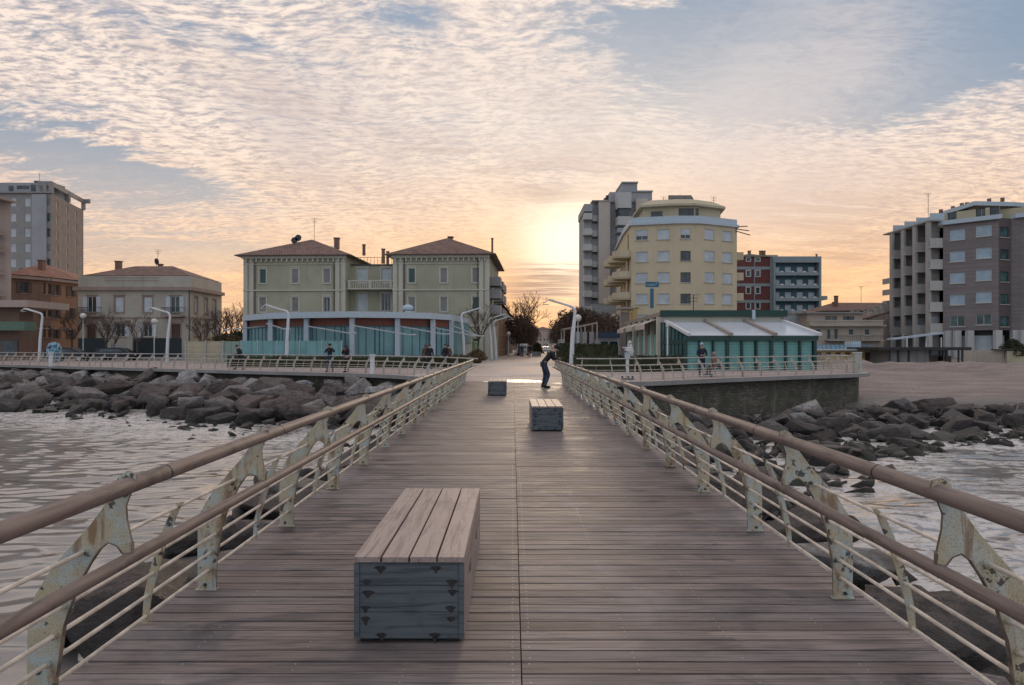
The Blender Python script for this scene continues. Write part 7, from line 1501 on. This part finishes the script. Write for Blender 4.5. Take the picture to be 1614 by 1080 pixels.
person((X(702, 50), 50.0, 0), R(150), 'person in a dark coat nearest the beige kiosk, before the last pavilion bay', w2, 1.76, 'c_black', 'c_navy', coat=.3); person((X(706, 51), 51.2, 0), R(20), 'person in brown half hidden behind the dark-coated one at the pavilion end', w2, 1.70, 'c_brown', 'c_black', coat=.3)
person((X(822.5, 98), 98, 0), R(5), 'left one of the two dark walkers in the street', w2, 1.74, 'c_navy', 'c_navy', group=None); person((X(834, 97), 97, 0), R(-6), 'right and slightly taller one of the two dark walkers in the street', w2, 1.84, 'c_black', 'c_black', coat=.3)
stand = dict(ell=(-.25, .08, 1.15), elr=(.25, .08, 1.15), wrl=(-.10, .24, 1.12), wrr=(.10, .24, 1.12), hal=(-.04, .27, 1.12), har=(.04, .27, 1.12))
person((X(1106, 36.6), 36.6, 0), R(178), 'person in a navy coat and pale blue woolly hat standing at the right promenade railing', stand, 1.76, 'c_navy', 'c_navy', hat='c_pale', coat=.5)
sit = dict(pelvis=(0, -.12, .55), waist=(0, -.13, .70), chest=(0, -.10, .92), neckb=(0, -.07, 1.07), neck=(0, -.05, 1.13), head=(0, -.01, 1.2), crown=(0, .02, 1.31), shl=(-.17, -.07, 1.03), shr=(.17, -.07, 1.03), ell=(-.23, -.02, .78), elr=(.23, -.02, .78), wrl=(-.12, .2, .72), wrr=(.12, .2, .72), hal=(-.08, .27, .70), har=(.08, .27, .70), hipl=(-.09, -.08, .54), hipr=(.09, -.08, .54), knl=(-.1, .36, .56), knr=(.1, .36, .56), anl=(-.1, .42, .17), anr=(.1, .42, .17), tol=(-.11, .58, .13), tor=(.11, .58, .13))
person((X(1125, 36.4), 36.4, 0), R(120), 'hooded person in pinkish beige sitting in the wheelchair beside the blue-hatted one', sit, 1.62, 'c_beige', 'c_brown', hood='c_beige')
wx, wy = X(1123, 36.4), 36.4; t = thing('wheelchair', (wx, wy, 0), 'wheelchair with large spoked wheels at the right promenade railing', 'wheelchair', None, R(120)); t.location = (X(1125, 36.4), 36.4, 0)
for s in (-1, 1):
    mb = MB(); mb.tube([V(s * .29, math.cos(a * .3142) * .30 - .08, .31 + math.sin(a * .3142) * .30) for a in range(21)], .018, 5, 0, False)
    for a in range(8): mb.tube([V(s * .29, -.08, .31), V(s * .29, math.cos(a * .785) * .29 - .08, .31 + math.sin(a * .785) * .29)], .004, 3)
    mb.build('wheel', M['grey_metal'], t, local=True); mb = MB(); mb.tube([V(s * .24, .42, .08), V(s * .26, .42, .08)], .08, 10); mb.build('caster', M['black'], t, local=True)
mb = MB(); mb.box(-.24, .24, -.26, .22, .42, .45); mb.box(-.24, .24, -.30, -.27, .45, .95); mb.build('seat', M['black'], t, local=True)
mb = MB()
for s in (-1, 1): mb.tube([V(s * .25, -.28, .2), V(s * .25, -.28, .98), V(s * .25, -.42, .99)], .014, 6); mb.tube([V(s * .25, -.28, .68), V(s * .25, .15, .68), V(s * .25, .2, .42), V(s * .2, .42, .12), V(s * .16, .62, .11)], .014, 6)
mb.box(-.2, .2, .45, .62, .09, .105); mb.build('frame', M['grey_metal'], t, local=True)
